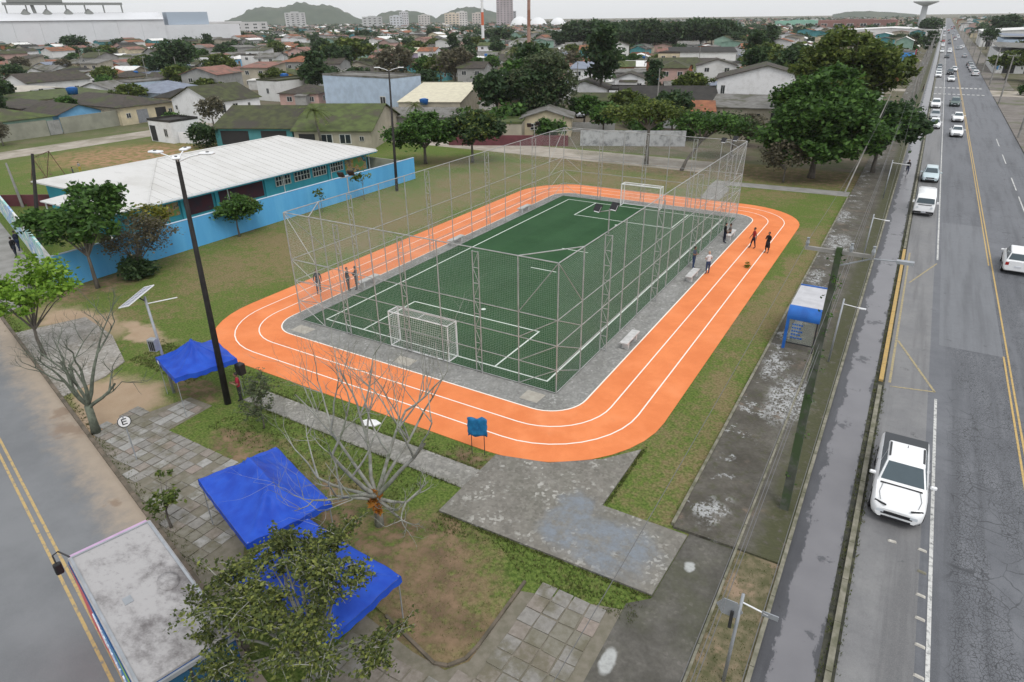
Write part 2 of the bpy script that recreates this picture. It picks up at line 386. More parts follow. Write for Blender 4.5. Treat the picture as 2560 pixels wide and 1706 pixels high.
def mat_dirty_white(name, base=(0.80, 0.80, 0.79), dirt=(0.42, 0.39, 0.36), sc=0.5, amt=0.6, stretch=(1, 1, 1), rough=0.6, bump=0.0):
    t = NT(name); v = t.pos()
    if stretch != (1, 1, 1): v = t.scale(v, *stretch)
    n = t.noise(v, sc, 6, 0.7); n2 = t.noise(v, sc * 6, 4, 0.7)
    col = t.mix(t.mul(t.step(n, 0.45, 0.72), amt), base, dirt)
    col = t.mix(t.mul(t.step(n2, 0.55, 0.8), amt * 0.6), col, tuple(q * 0.7 for q in dirt))
    if bump: t.bump(n2, bump, 0.02)
    return t.done(col, rough, 0.3)

def mat_paint_line(name, c, wear=0.35, under=(0.11, 0.115, 0.12)):
    t = NT(name); v = t.pos(); n = t.noise(v, 5, 5, 0.75)
    return t.done(t.mix(t.mul(t.step(n, 0.45, 0.7), wear), c, under), 0.7, 0.3)

M = {}
M['ground'] = mat_ground()
M['track'] = mat_track()
M['turf'] = mat_turf()
M['apron'] = mat_concrete('pitch_surround_concrete', (0.21, 0.21, 0.20), (0.29, 0.29, 0.275), (0.17, 0.17, 0.155), (0.46, 0.46, 0.44), 0.7, 1.4)
M['slab'] = mat_concrete('washed_concrete_slab', (0.162, 0.152, 0.133), (0.222, 0.21, 0.186), (0.17, 0.165, 0.14), (0.52, 0.51, 0.47), 0.6, 1.0,
                         blue=[(6.6, -8.4, 1.8, 1.3), (4.6, -7.6, 0.5, 1.1), (4.9, -8.6, 1.1, 0.7)])
M['path'] = mat_concrete('rough_concrete_path', (0.19, 0.185, 0.17), (0.30, 0.29, 0.265), (0.16, 0.155, 0.125), (0.48, 0.47, 0.43), 0.6, 1.6)
M['far_path'] = simple('grey_footpath', (0.27, 0.265, 0.25), (0.20, 0.195, 0.18), 0.8, 0.9)
M['dark_concrete'] = mat_concrete('dark_mossy_concrete', (0.08, 0.076, 0.066), (0.14, 0.133, 0.12), (0.085, 0.088, 0.058), (0.24, 0.22, 0.20), 0.3, 0.9, cells=0.08, white=[(8.42, -12.9, 0.22, 0.5), (9.43, -8.0, 0.18, 0.25)])
M['verge'] = simple('weedy_verge', (0.18, 0.15, 0.095), (0.085, 0.085, 0.04), 3.0, 0.95, bump=0.5, c3=(0.26, 0.19, 0.13), s3=0.8)
M['asphalt'] = mat_asphalt('avenue_asphalt', ymax=40)
M['asphalt_new'] = mat_asphalt('newer_asphalt', (0.165, 0.172, 0.185), (0.14, 0.146, 0.158), cracks=False)
M['asphalt_park'] = mat_asphalt('parking_lane_asphalt', (0.205, 0.205, 0.205), (0.15, 0.15, 0.155), cracks=False)
M['asphalt_wet'] = mat_asphalt('wet_bike_lane_painted_sheen', (0.075, 0.077, 0.085), (0.055, 0.056, 0.064), cracks=False, wet=1.0)
M['sidewalk'] = mat_sidewalk()
M['kerb'] = simple('mossy_kerb_stone', (0.25, 0.235, 0.19), (0.12, 0.12, 0.08), 2.5, 0.9, bump=0.4)
M['moss'] = simple('wet_moss_gutter', (0.055, 0.055, 0.04), (0.03, 0.032, 0.025), 3.0, 0.75, bump=0.3, c3=(0.085, 0.085, 0.05), s3=1.5)
M['yellow_kerb'] = mat_paint_line('yellow_kerb_paint', (0.46, 0.31, 0.11), 0.6, (0.2, 0.17, 0.11))
M['yellow_line'] = mat_paint_line('yellow_road_paint', (0.52, 0.36, 0.13), 0.6)
M['yellow_faint'] = mat_paint_line('worn_yellow_paint', (0.36, 0.30, 0.17), 0.85, (0.14, 0.145, 0.15))
M['white_line'] = mat_paint_line('white_road_paint', (0.56, 0.56, 0.54), 0.95)
M['track_line'] = mat_paint_line('white_track_paint', (0.86, 0.80, 0.72), 0.12, (0.8, 0.4, 0.2))
M['turf_line'] = mat_paint_line('white_turf_line', (0.66, 0.72, 0.66), 0.3, (0.2, 0.3, 0.2))

def mat_street():
    t = NT('left_street_asphalt'); v = t.pos(); x, y, z = t.xyz(v)
    n = t.noise(v, 0.35, 6, 0.65); n2 = t.noise(v, 40, 3, 0.7); n3 = t.noise(v, 1.3, 5, 0.7)
    col = t.mix(t.step(n, 0.3, 0.7), (0.145, 0.152, 0.160), (0.19, 0.197, 0.206))
    col = t.mix(t.mul(t.step(n2, 0.4, 0.75), 0.3), col, (0.27, 0.27, 0.27))
    d = t.math('ADD', t.mul(t.math('ADD', x, 9.94), 0.2398), t.mul(t.math('ADD', y, 16.05), 0.9708))   # 0 at the kerb, minus towards the street
    near = t.step(t.math('ADD', d, t.mul(t.math('SUBTRACT', n3, 0.5), 2.2)), -1.9, -0.2)
    col = t.mix(t.mul(near, 0.85), col, t.mix(n3, (0.30, 0.235, 0.17), (0.40, 0.335, 0.265)))
    ds = t.blobs(v, [(-20.5, -13.75, .5, .4), (-18.6, -14.3, 1.1, 0.35), (-11.5, -16.4, .3, .2)], 0.6, 0.4, 1.6)
    col = t.mix(t.mul(ds, 0.75), col, (0.22, 0.16, 0.115))
    t.bump(n2, 0.3, 0.01)
    return t.done(col, 0.85, 0.25)
M['street'] = mat_street()
M['gravel_road'] = simple('pale_gravel_road', (0.40, 0.36, 0.31), (0.29, 0.255, 0.21), 0.5, 0.95, bump=0.3, bsc=12, c3=(0.22, 0.20, 0.15), s3=0.12)

# ------------------------------------------------------------------ the setting
def struct(o, label, kind='structure'):
    o['kind'] = kind; o['label'] = label; return o

g = MB(); n = 24; L = 7000.0
xs = [-L, -1500, -400, -120, -60, -25, 10, 30, 60, 200, 1500, L]; ys = [-L, -400, -60, -25, 0, 45, 70, 150, 400, 1500, L]
for yy in ys:
    for xx in xs: g.v.append((xx, yy, 0.0))
for j in range(len(ys) - 1):
    for i in range(len(xs) - 1):
        a = j * len(xs) + i; g.f.append((a, a + 1, a + 1 + len(xs), a + len(xs))); g.m.append(0)
struct(g.build('ground', M['ground']), 'worn park lawn and town ground reaching to the horizon')

def rrect(x0, x1, y0, y1, r, n=10):
    pts = []
    for cx, cy, a0 in ((x1 - r, y0 + r, -90), (x1 - r, y1 - r, 0), (x0 + r, y1 - r, 90), (x0 + r, y0 + r, 180)):
        for k in range(n + 1):
            a = R(a0 + 90 * k / n); pts.append((cx + r * math.cos(a), cy + r * math.sin(a)))
    return pts
TX0, TX1, TY0, TY1, TR = -19.5, 1.55, -1.75, 38.6, 2.0
def ring(o0, o1, z, mb=None, mi=0, sides=False):
    mb = mb or MB()
    a = rrect(TX0 - o0, TX1 + o0, TY0 - o0, TY1 + o0, TR + o0); b = rrect(TX0 - o1, TX1 + o1, TY0 - o1, TY1 + o1, TR + o1); k = len(a); s = len(mb.v)
    mb.v += [(p[0], p[1], z) for p in a] + [(p[0], p[1], z) for p in b]
    for i in range(k):
        j = (i + 1) % k; mb.f.append((s + i, s + k + i, s + k + j, s + j)); mb.m.append(mi)
    if sides:
        s2 = len(mb.v); mb.v += [(p[0], p[1], -0.02) for p in b]
        for i in range(k):
            j = (i + 1) % k; mb.f.append((s + k + i, s2 + i, s2 + j, s + k + j)); mb.m.append(mi)
    return mb
trk = ring(0.0, 4.1, 0.022, sides=True).build('running_track', M['track']); struct(trk, 'orange rubber running track around the fenced pitch')
for k, o in enumerate((0.0, 1.38, 2.8)):
    ring(o - 0.035 if k else -0.02, o + 0.035 if k else 0.06, 0.027).build('lane_line', M['track_line'], trk)
ap = MB().prism(rrect(TX0 + 0.02, TX1 - 0.02, TY0 + 0.02, TY1 - 0.02, TR), -0.02, 0.035).build('pitch_surround', M['apron']); struct(ap, 'grey concrete surround between pitch fence and orange track')
PALE = simple('pale_patch_concrete', (0.40, 0.38, 0.33), (0.32, 0.30, 0.26), 3.0, 0.9, bump=0.3)
for (px, py, sx, sy) in ((-17.3, -0.95, 1.25, 0.85), (-9.1, -1.05, 1.2, 0.8), (-0.95, -0.8, 1.0, 0.9), (-7.7, -1.0, 1.5, 1.0)):
    m = PALE if px != -7.7 else M['dark_concrete']
    MB().prism([(px - sx / 2, py - sy / 2), (px + sx / 2, py - sy / 2), (px + sx / 2 + 0.05, py + sy / 2), (px - sx / 2, py + sy / 2)], 0.02, 0.041).build('patch', m if px != -7.7 else M['apron'], ap)
turf = MB().prism([(-18.35, 0.02), (0.0, 0.02), (0.0, 37.0), (-18.35, 37.0)], 0.0, 0.05).build('pitch_turf', M['turf']); struct(turf, 'dark green artificial turf football pitch')
def turf_line(x0, y0, x1, y1):
    MB().poly([(x0, y0, 0.055), (x1, y0, 0.055), (x1, y1, 0.055), (x0, y1, 0.055)]).build('pitch_line', M['turf_line'], turf)
w = 0.05
for y in (0.9, 35.85): turf_line(-17.15, y - w, -0.95, y + w)
for x in (-17.1, -1.0): turf_line(x - w, 0.95, x + w, 35.8)
for (ya, yb) in ((0.95, 6.0), (30.75, 35.8)):
    for x in (-13.95, -4.28): turf_line(x - w, ya, x + w, yb)
turf_line(-14.0, 6.0 - w, -4.23, 6.0 + w); turf_line(-14.0, 30.75 - w, -4.23, 30.75 + w)
turf_line(-10.35, 21.0 - w, -7.95, 21.0 + w); turf_line(-10.35, 15.73 - w, -8.15, 15.73 + w)
for (cx, cy) in ((-9.14, 7.2), (-9.0, 29.4)):
    MB().poly([(cx + 0.16 * math.cos(a), cy + 0.16 * math.sin(a), 0.055) for a in [k * math.pi / 6 for k in range(12)]]).build('penalty_spot', M['turf_line'], turf)

# slab, near path, far path
slab = MB().prism([(0.1, -10.13), (8.72, -9.9), (8.89, -6.6), (5.5, -6.65), (5.5, -2.4), (4.3, -3.9), (2.4, -5.3), (0.1, -5.95)], -0.02, 0.09).build('concrete_slab', M['slab'])
struct(slab, 'pale washed concrete slab between orange track corner and sidewalk')
pa = MB().prism([(-13.4, -7.2), (0.1, -7.15), (0.1, -8.5), (-12.0, -8.45), (-13.6, -8.4)], -0.02, 0.03).build('footpath', M['path']); struct(pa, 'rough concrete footpath beside the orange track')
fp = MB().prism([(-6, 50.0), (8.2, 50.8), (8.2, 53.0), (-6, 52.0)], -0.02, 0.02).build('footpath', M['far_path']); struct(fp, 'grey footpath crossing the lawn beyond the pitch')
fp2 = MB().prism([(-6, 50.0), (-6, 52.0), (-3.5, 48.5), (-3.2, 43.0), (-5.2, 43.0)], -0.02, 0.016).build('footpath', M['far_path']); struct(fp2, 'short grey path from footpath down to track')
# avenue side
av = grid_sheet('avenue_road', 16.3, 26.0, -70, 2600, 0.008, M['asphalt']); struct(av, 'cracked grey asphalt avenue running away to the horizon')
grid_sheet('asphalt_patch', 16.72, 19.82, 15.9, 44.5, 0.012, M['asphalt_new'], av)
pk = grid_sheet('parking_lane', 14.3, 16.3, -70, 2600, 0.0085, M['asphalt_park']); struct(pk, 'stained asphalt parking lane beside the avenue')
bl = grid_sheet('bike_lane', 12.25, 13.9, -70, 1200, 0.006, M['asphalt_wet']); struct(bl, 'wet asphalt bike lane along the sidewalk')
dv = MB().box(13.86, -70, -0.02, 14.34, 1000, 0.012).build('gutter_strip', M['moss']); struct(dv, 'dark mossy gutter strip between bike lane and parking lane')
ke = MB(); y = -70.0
kb = thing('kerb_line', None, None); kb['kind'] = 'structure'; kb['label'] = 'low kerb separating bike lane from parking lane'
def kerb_run(x0, x1, ya, yb, mat, parent, step=2.0, h=0.13):
    y = ya; base = None
    while y < yb - 0.01:
        l = min(step, yb - y)
        MB((0, 0, 0)).box(x0, y + 0.012, 0, x1, y + l - 0.012, h + random.uniform(-0.006, 0.006)).build('kerb_stone', mat, parent); y += l
kerb_run(14.06, 14.24, -14, 9.0, M['kerb'], kb)
kerb_run(14.05, 14.25, 9.6, 34.0, M['yellow_kerb'], kb)
kerb_run(14.06, 14.24, 34.4, 70, M['kerb'], kb, 3.0)
MB().box(14.06, 70, 0, 14.24, 900, 0.13).build('kerb_run', M['kerb'], kb)
kb2 = thing('kerb_line', None, None); kb2['kind'] = 'structure'; kb2['label'] = 'pale kerb along the sidewalk edge by the bike lane'
kerb_run(12.12, 12.25, -14, 62, M['kerb'], kb2, 3.0, 0.16)
MB().box(12.12, 62, 0, 12.25, 900, 0.16).build('kerb_run', M['kerb'], kb2)
sw = MB().prism([(8.3, -6.42), (10.6, -6.36), (12.12, -6.36), (12.12, 1000), (8.3, 1000)], -0.02, 0.115).build('sidewalk', M['sidewalk']); struct(sw, 'mossy brick sidewalk along the avenue')
kb3 = thing('kerb_line', None, None); kb3['kind'] = 'structure'; kb3['label'] = 'low stone edging between lawn and sidewalk'
kerb_run(8.18, 8.3, -6.3, 50, M['kerb'], kb3, 2.5, 0.15)
dc = MB().prism([(8.1, -26), (10.6, -26), (10.6, -6.4), (8.92, -6.42), (8.74, -10.0), (8.1, -10.6)], -0.02, 0.02).build('sidewalk_ramp', M['dark_concrete']); struct(dc, 'dark mossy concrete pavement beside the slab')
vg = MB().prism([(10.66, -26), (12.12, -26), (12.12, -6.38), (10.66, -6.38)], -0.02, 0.05).build('verge', M['verge']); struct(vg, 'weedy verge strip between pavement and bike lane')
kb4 = thing('kerb_line', None, None); kb4['kind'] = 'structure'; kb4['label'] = 'thin concrete edging between dark pavement and weedy verge'
kerb_run(10.58, 10.66, -20, 18, M['kerb'], kb4, 3.0, 0.125)
rs = MB().prism([(26.0, -60), (36, -60), (36, 164), (26.0, 164)], -0.02, 0.13).prism([(26.0, 180), (31, 180), (31, 900), (26.0, 900)], -0.02, 0.13).build('sidewalk', simple('brown_grey_pavement', (0.20, 0.18, 0.165), (0.14, 0.125, 0.11), 0.5, 0.9, c3=(0.10, 0.11, 0.06), s3=0.15)); struct(rs, 'wide grey sidewalk on the far side of the avenue')
ss = grid_sheet('side_street', 26.0, 130, 164.5, 179.5, 0.012, M['gravel_road']); struct(ss, 'pale side street joining the avenue beyond the crosswalk')
sl2 = grid_sheet('side_street', -420, -9.0, 55.5, 62.5, 0.006, M['gravel_road']); struct(sl2, 'pale gravel street behind the pitch')
sl3 = grid_sheet('side_street', -105.5, -98.6, -40, 420, 0.009, M['gravel_road']); struct(sl3, 'pale street passing the houses behind the school')
for k, xx in enumerate((-165.0, -230.0, -300.0)):
    q = grid_sheet('side_street', xx - 3, xx + 3, -60, 620, 0.009, M['gravel_road']); struct(q, ['second', 'third', 'fourth'][k] + ' pale street deeper in the town')
for k, yy in enumerate((122.0, 172.0, 236.0, 300.0)):
    q = grid_sheet('side_street', -520, 12.0, yy - 3, yy + 3, 0.012, M['gravel_road']); struct(q, ['first', 'second', 'third', 'fourth'][k] + ' cross street through the town beyond the pitch')
# markings on the avenue
mk = thing('road_markings', None, None); mk['kind'] = 'structure'; mk['label'] = 'painted white and yellow lines on the avenue'
def mark(x0, y0, x1, y1, mat, z=0.016, name='painted_line'):
    MB().poly([(x0, y0, z), (x1, y0, z), (x1, y1, z), (x0, y1, z)]).build(name, mat, mk)
mark(16.58, -40, 16.70, 9.0, M['white_line']); mark(16.42, 32.6, 16.54, 700, M['white_line'])
mark(19.78, -40, 19.87, 16.0, M['yellow_line']); mark(19.98, -40, 20.07, 700, M['yellow_line']); mark(19.78, 33, 19.87, 700, M['yellow_line'])
for y in (40, 52, 62, 78, 92): mark(23.42, y, 23.54, y + 7, M['white_line'])
mark(14.50, 9.7, 14.62, 33.5, M['yellow_faint'])
def diag(p, q, wd, mat):
    d = Vector((q[0] - p[0], q[1] - p[1])); nn = Vector((-d.y, d.x)).normalized() * wd / 2
    MB().poly([(p[0] - nn.x, p[1] - nn.y, 0.0165), (q[0] - nn.x, q[1] - nn.y, 0.0165), (q[0] + nn.x, q[1] + nn.y, 0.0165), (p[0] + nn.x, p[1] + nn.y, 0.0165)]).build('painted_line', mat, mk)
diag((14.66, 15.4), (16.58, 9.76), 0.12, M['yellow_faint']); diag((14.6, 9.3), (16.6, 9.76), 0.11, M['yellow_faint']); diag((14.81, 26.16), (16.46, 31.67), 0.1, M['yellow_faint'])
for k in range(11):
    mark(14.4 + k * 0.95, 165.5, 14.95 + k * 0.95, 167.0, M['white_line']); mark(14.4 + k * 0.95, 181.5, 14.95 + k * 0.95, 184.0, M['white_line'])
# left street
DL = Vector((-0.9708, 0.2398, 0)); NL = Vector((-0.2398, -0.9708, 0)); K0 = Vector((-9.94, -16.05, 0))
def LS(s, t, z=0.0):
    p = K0 + DL * s + NL * t; return (p.x, p.y, z)
st = MB().poly([LS(-22, 0, 0.0045), LS(170, 0, 0.0045), LS(170, 9.5, 0.0045), LS(-22, 9.5, 0.0045)][::-1]).build('left_street', M['street']); struct(st, 'dusty grey street beside the park')
WY = mat_paint_line('worn_street_yellow', (0.46, 0.33, 0.14), 0.9, (0.17, 0.175, 0.18))
for t0 in (2.88, 3.14):
    MB().poly([LS(-20, t0, 0.010), LS(150, t0, 0.010), LS(150, t0 + 0.1, 0.010), LS(-20, t0 + 0.1, 0.010)][::-1]).build('painted_line', WY, st)
kl = thing('kerb_line', None, None); kl['kind'] = 'structure'; kl['label'] = 'worn stone kerb along the dusty street'
DK = simple('dark_kerb_stone', (0.16, 0.13, 0.10), (0.085, 0.075, 0.055), 2.0, 0.9, bump=0.4)
for k in range(-6, 40):
    a, b = LS(k * 1.5 + 0.01, -0.16), LS(k * 1.5 + 1.49, 0.0)
    q = [LS(k * 1.5 + 0.012, -0.16), LS(k * 1.5 + 1.488, -0.16), LS(k * 1.5 + 1.488, 0.0), LS(k * 1.5 + 0.012, 0.0)]
    MB().prism([(p[0], p[1]) for p in q], -0.02, 0.12 + random.uniform(-0.01, 0.01)).build('kerb_stone', DK, kl)
lsw = MB().prism([(LS(12.5, -0.17)[0], LS(12.5, -0.17)[1]), (LS(23.5, -0.17)[0], LS(23.5, -0.17)[1]), (-31.3, -6.7), (-27.0, -7.4), (-23.0, -9.0), (-22.2, -10.6)], -0.02, 0.05).build('sidewalk', mat_concrete('pale_broken_concrete', (0.25, 0.235, 0.21), (0.37, 0.35, 0.325), (0.22, 0.19, 0.15), (0.52, 0.50, 0.47), 0.7, 1.6, crack=0.7)); struct(lsw, 'broken pale concrete sidewalk along the dusty street')
lsw2 = MB().prism([(LS(27.5, -0.17)[0], LS(27.5, -0.17)[1]), (LS(75, -0.17)[0], LS(75, -0.17)[1]), (-69, 3.8), (-38.2, -5.2)], -0.02, 0.04).build('sidewalk', M['far_path']); struct(lsw2, 'grey sidewalk in front of the mural wall')
# planter bed of worn grass with a stone edge
BED = simple('bare_planter_soil', (0.17, 0.115, 0.075), (0.115, 0.085, 0.05), 2.2, 0.95, bump=0.6, c3=(0.10, 0.115, 0.035), s3=0.9, t3=(0.48, 0.6))
bed_pts = [(4.78, -11.5), (4.80, -14.4), (4.72, -15.0), (4.4, -15.45), (4.0, -15.6), (3.0, -15.35), (1.6, -15.0), (-0.5, -14.6), (-1.2, -13.0), (0.2, -11.2), (3.1, -10.5)]
bd = MB().prism(bed_pts, -0.02, 0.05).build('planter_bed', M['ground']); struct(bd, 'bare brown planter bed with thin grass beside the paving')
eg = MB()
for i in range(6):
    p, q = bed_pts[i], bed_pts[i + 1]; eg.path([(p[0], p[1], 0.04), (q[0], q[1], 0.04)], 0.07, 4)
eg.build('stone_edge', DK, bd)
# paving: one slab per piece
def mat_paver(name, a, b):
    t = NT(name); v = t.pos(); col = t.mix(t.step(t.noise(v, 5, 5, 0.7), 0.3, 0.7), b, a)
    col = t.mix(t.mul(t.step(t.noise(v, 0.6, 5, 0.7), 0.46, 0.62), 0.75), col, (0.125, 0.115, 0.075)); t.bump(t.noise(v, 20, 4), 0.3, 0.02)
    return t.done(col, 0.92, 0.2)
PV = [mat_paver('paver_grey', (0.27, 0.26, 0.24), (0.20, 0.19, 0.175)), mat_paver('paver_brown', (0.26, 0.232, 0.205), (0.20, 0.175, 0.15)), mat_paver('paver_mossy', (0.22, 0.208, 0.175), (0.17, 0.16, 0.125)),
      mat_paver('paver_pale', (0.34, 0.335, 0.32), (0.27, 0.265, 0.25)), mat_paver('paver_pink', (0.29, 0.245, 0.215), (0.23, 0.195, 0.17))]
SOILJ = simple('paving_joint_soil', (0.20, 0.18, 0.145), (0.145, 0.135, 0.10), 3.0, 0.95, bump=0.4)
pv_meshes = []
for m in PV:
    for k in range(3):
        s = 0.243 - 0.005 * k
        b = MB().prism([(-s + random.uniform(0, .02), -s + random.uniform(0, .02)), (s - random.uniform(0, .02), -s + random.uniform(0, .02)), (s - random.uniform(0, .02), s), (-s + random.uniform(0, .02), s)], -0.03, 0.03)
        pv_meshes.append(b.mesh('paver', m))
def paving(name, label, outline, x0, x1, y0, y1, pitch, inside, weights, zb):
    base = MB().prism(outline, -0.02, zb).build(name, SOILJ); struct(base, label); k = 0
    nx, ny = int((x1 - x0) / pitch), int((y1 - y0) / pitch)
    for i in range(nx):
        for j in range(ny):
            cx, cy = x0 + (i + 0.5) * pitch, y0 + (j + 0.5) * pitch
            wt = inside(cx, cy)
            if wt is None or random.random() < wt.get('gone', 0.04): continue
            mi = random.choices(range(5), wt['w'])[0]
            o = link('paver', pv_meshes[mi * 3 + random.randrange(3)], base); k += 1
            o.location = (cx + random.uniform(-.015, .015), cy + random.uniform(-.015, .015), zb + random.uniform(-0.012, 0.006)); o.rotation_euler = (random.uniform(-.012, .012), random.uniform(-.012, .012), random.uniform(-.05, .05)); o.scale = (pitch / .5 * random.uniform(.97, 1.02), pitch / .5 * random.uniform(.97, 1.02), 1)
    return base
def in_right(x, y):
    if y > -11.1 - 0.1 * max(0, 7.6 - x) * 2: return None
    if x < 5.05 and y > -15.7: return None
    if y > -16.0 and x < 4.9: return None
    return {'w': (4, 4, 2.5, 1, 1.2), 'gone': 0.05}
paving('paved_plaza', 'old square paving slabs between bare planter bed and dark pavement', [(4.85, -11.9), (8.1, -10.9), (8.1, -20), (1.0, -20), (1.0, -15.3), (3.2, -15.6), (4.4, -15.6), (4.85, -15.0)], 1.1, 8.1, -19.6, -10.6, 0.60, in_right, None, 0.015)
def in_left(x, y):
    s = (Vector((x, y, 0)) - K0)
    if s.dot(NL) > -0.45 or x > -5.6 or y > -9.5: return None
    if x > -14.5 and y > -12.2 - 0.18 * (x + 14.5) * 0 and not (y < -12.4 + 0.09 * (-x - 6)): return None
    if -16.2 < x < -14.5: return {'w': (2, 0.3, 0.2, 6, 0.2), 'gone': 0.02}
    if x < -16.2: return {'w': (2, 1, 1.5, 0.5, 0.2), 'gone': 0.25} if x > -17.8 and y < -11.5 else None
    return {'w': (4, 1.2, 3, 1.8, 0.5), 'gone': 0.07}
paving('paved_plaza', 'uneven square paving slabs beside the dusty street', [LS(-7, -0.17)[:2], LS(7.2, -0.17)[:2], (-17.0, -12.5), (-16.2, -9.6), (-14.5, -9.55), (-14.4, -12.2), (-8, -12.4), (-4.6, -15.6), (-3.2, -16.6)], -17.7, -5.2, -17.2, -9.6, 0.52, in_left, None, 0.012)

# ------------------------------------------------------------------ object materials
M['galv'] = simple('galvanised_tube', (0.44, 0.445, 0.44), (0.32, 0.32, 0.315), 3.0, 0.5, 0.4, 0.3, c3=(0.36, 0.29, 0.25), s3=0.7, t3=(0.62, 0.80))
M['net'] = flat('pale_nylon_net', (0.50, 0.52, 0.51), 0.9, 0.1)
M['white_metal'] = simple('white_painted_metal', (0.80, 0.80, 0.80), (0.66, 0.66, 0.66), 3.0, 0.5)
M['black'] = flat('black_plastic', (0.015, 0.015, 0.017), 0.5)
M['dark_metal'] = flat('dark_metal', (0.04, 0.042, 0.045), 0.5, 0.5, 0.3)
M['grey_metal'] = simple('grey_metal', (0.36, 0.38, 0.41), (0.28, 0.30, 0.32), 2.0, 0.5, 0.5, 0.3)
M['pale_lamp'] = flat('pale_lamp_housing', (0.75, 0.76, 0.78), 0.4)
M['bench'] = simple('bench_concrete', (0.56, 0.56, 0.55), (0.42, 0.42, 0.41), 3.0, 0.9, bump=0.3)
M['tarp'] = simple('blue_tarp', (0.020, 0.085, 0.50), (0.012, 0.055, 0.40), 1.6, 0.55, 0.22, bump=0.15, bsc=5)
M['cloth_blue'] = simple('teal_blue_cloth', (0.015, 0.17, 0.36), (0.01, 0.11, 0.26), 5.0, 0.7)
M['glass'] = flat('dark_window_glass', (0.025, 0.03, 0.035), 0.12, 0.6)
M['blue_metal'] = simple('blue_painted_metal', (0.02, 0.13, 0.45), (0.015, 0.09, 0.34), 2.0, 0.45)
M['pole_conc'] = simple('mossy_pole_concrete', (0.095, 0.10, 0.085), (0.05, 0.056, 0.042), 2.5, 0.9, bump=0.4, c3=(0.045, 0.07, 0.03), s3=1.1, t3=(0.45, 0.6))
M['pole_grey'] = simple('grey_pole_concrete', (0.30, 0.29, 0.275), (0.20, 0.195, 0.18), 1.5, 0.9)
M['pole_dark'] = simple('dark_wooden_pole', (0.028, 0.025, 0.024), (0.016, 0.015, 0.015), 3.0, 0.8)
M['wire'] = flat('cable', (0.15, 0.15, 0.15), 0.6)

# ------------------------------------------------------------------ pitch fence
def make_fence():
    root = thing('pitch_fence', 'tall galvanised tube fence with pale netting enclosing the green pitch', 'fence', (-9.2, 18.5, 0)); off = (-9.2, 18.5, 0)
    X0, X1, Y0, Y1, H = -18.4, 0.0, 0.0, 37.05, 7.1; lev = (0.09, 1.42, 2.78, 4.17, H)
    rp, rr = 0.036, 0.024
    def part(name, fn):
        b = MB(off); fn(b); return b.build(name, M['galv'], root)
    def post(x, y): part('post', lambda b: b.tube((x, y, 0.02), (x, y, H), rp))
    def lattice(x, y, dx, dy, h=H - 0.15):
        def fn(b):
            for s in (-1, 1): b.tube((x + s * dx, y + s * dy, 0.02), (x + s * dx, y + s * dy, h), 0.031)
            k = 8
            for i in range(k + 1):
                z = 0.15 + (h - 0.18) * i / k
                b.tube((x - dx, y - dy, z), (x + dx, y + dy, z), 0.022, n=4)
                if i < k: b.tube((x - dx * (1 if i % 2 else -1), y - dy * (1 if i % 2 else -1), z), (x + dx * (1 if i % 2 else -1), y + dy * (1 if i % 2 else -1), z + (h - 0.18) / k), 0.016, n=4)
        part('lattice_post', fn)
    for x in (X0, X1):
        for y in (Y0, Y1): post(x, y)
        ys = [2.8, 8.4, 11.2, 16.8, 19.6, 25.2, 28.0, 33.8]
        for y in ys: post(x, y)
        for y in (5.6, 14.0, 22.4, 30.8): lattice(x + (0.12 if x == X1 else -0.12), y, 0.2, 0.0)
    for y in (Y0, Y1):
        for x in (-16.3, -11.72, -7.1, -2.2): post(x, y)
        for x in (-14.2, -9.5, -4.65): lattice(x, y + (-0.05 if y == Y0 else 0.05), 0.18, 0)
    e = rp
    for z in lev:
        for x in (X0, X1): part('rail', lambda b: b.tube((x, Y0 + e, z), (x, Y1 - e, z), rr if z < H else 0.032))
        for y in (Y0, Y1): part('rail', lambda b: b.tube((X0 + e, y, z), (X1 - e, y, z), rr if z < H else 0.032))
    for cx, px in ((X0, -16.3), (X1, -2.2)):
        for cy, py in ((Y0, 2.8), (Y1, 33.8)):
            for k in range(4):
                if k == 2 and False: continue
                part('brace', lambda b: b.tube((cx, cy, lev[k + 1]), (px, cy, lev[k]), 0.021))
                part('brace', lambda b: b.tube((cx, cy, lev[k + 1]), (cx, py, lev[k]), 0.021))
            part('corner_tie', lambda b: b.tube((px, cy, H), (cx, py, H), 0.03))
    # netting: every strand is a thin three-sided cord
    def net(axis, c, a0, a1):
        b = MB(off); r = 0.0021; st = 0.10
        def pt(a, z): return (a, c, z) if axis == 'x' else (c, a, z)
        nn = int((a1 - a0) / st)
        for i in range(1, nn):
            a = a0 + (a1 - a0) * i / nn; b.path([pt(a, 0.12), pt(a, H - 0.04)], r, 3, caps=False)
        k = int((H - 0.16) / st)
        for i in range(1, k):
            z = 0.12 + (H - 0.16) * i / k; b.path([pt(a0, z), pt(a1, z)], r, 3, caps=False)
        b.build('net', M['net'], root)
    net('x', Y0, X0, X1); net('x', Y1, X0, X1); net('y', X0, Y0, Y1); net('y', X1, Y0, Y1)
    return root
make_fence()

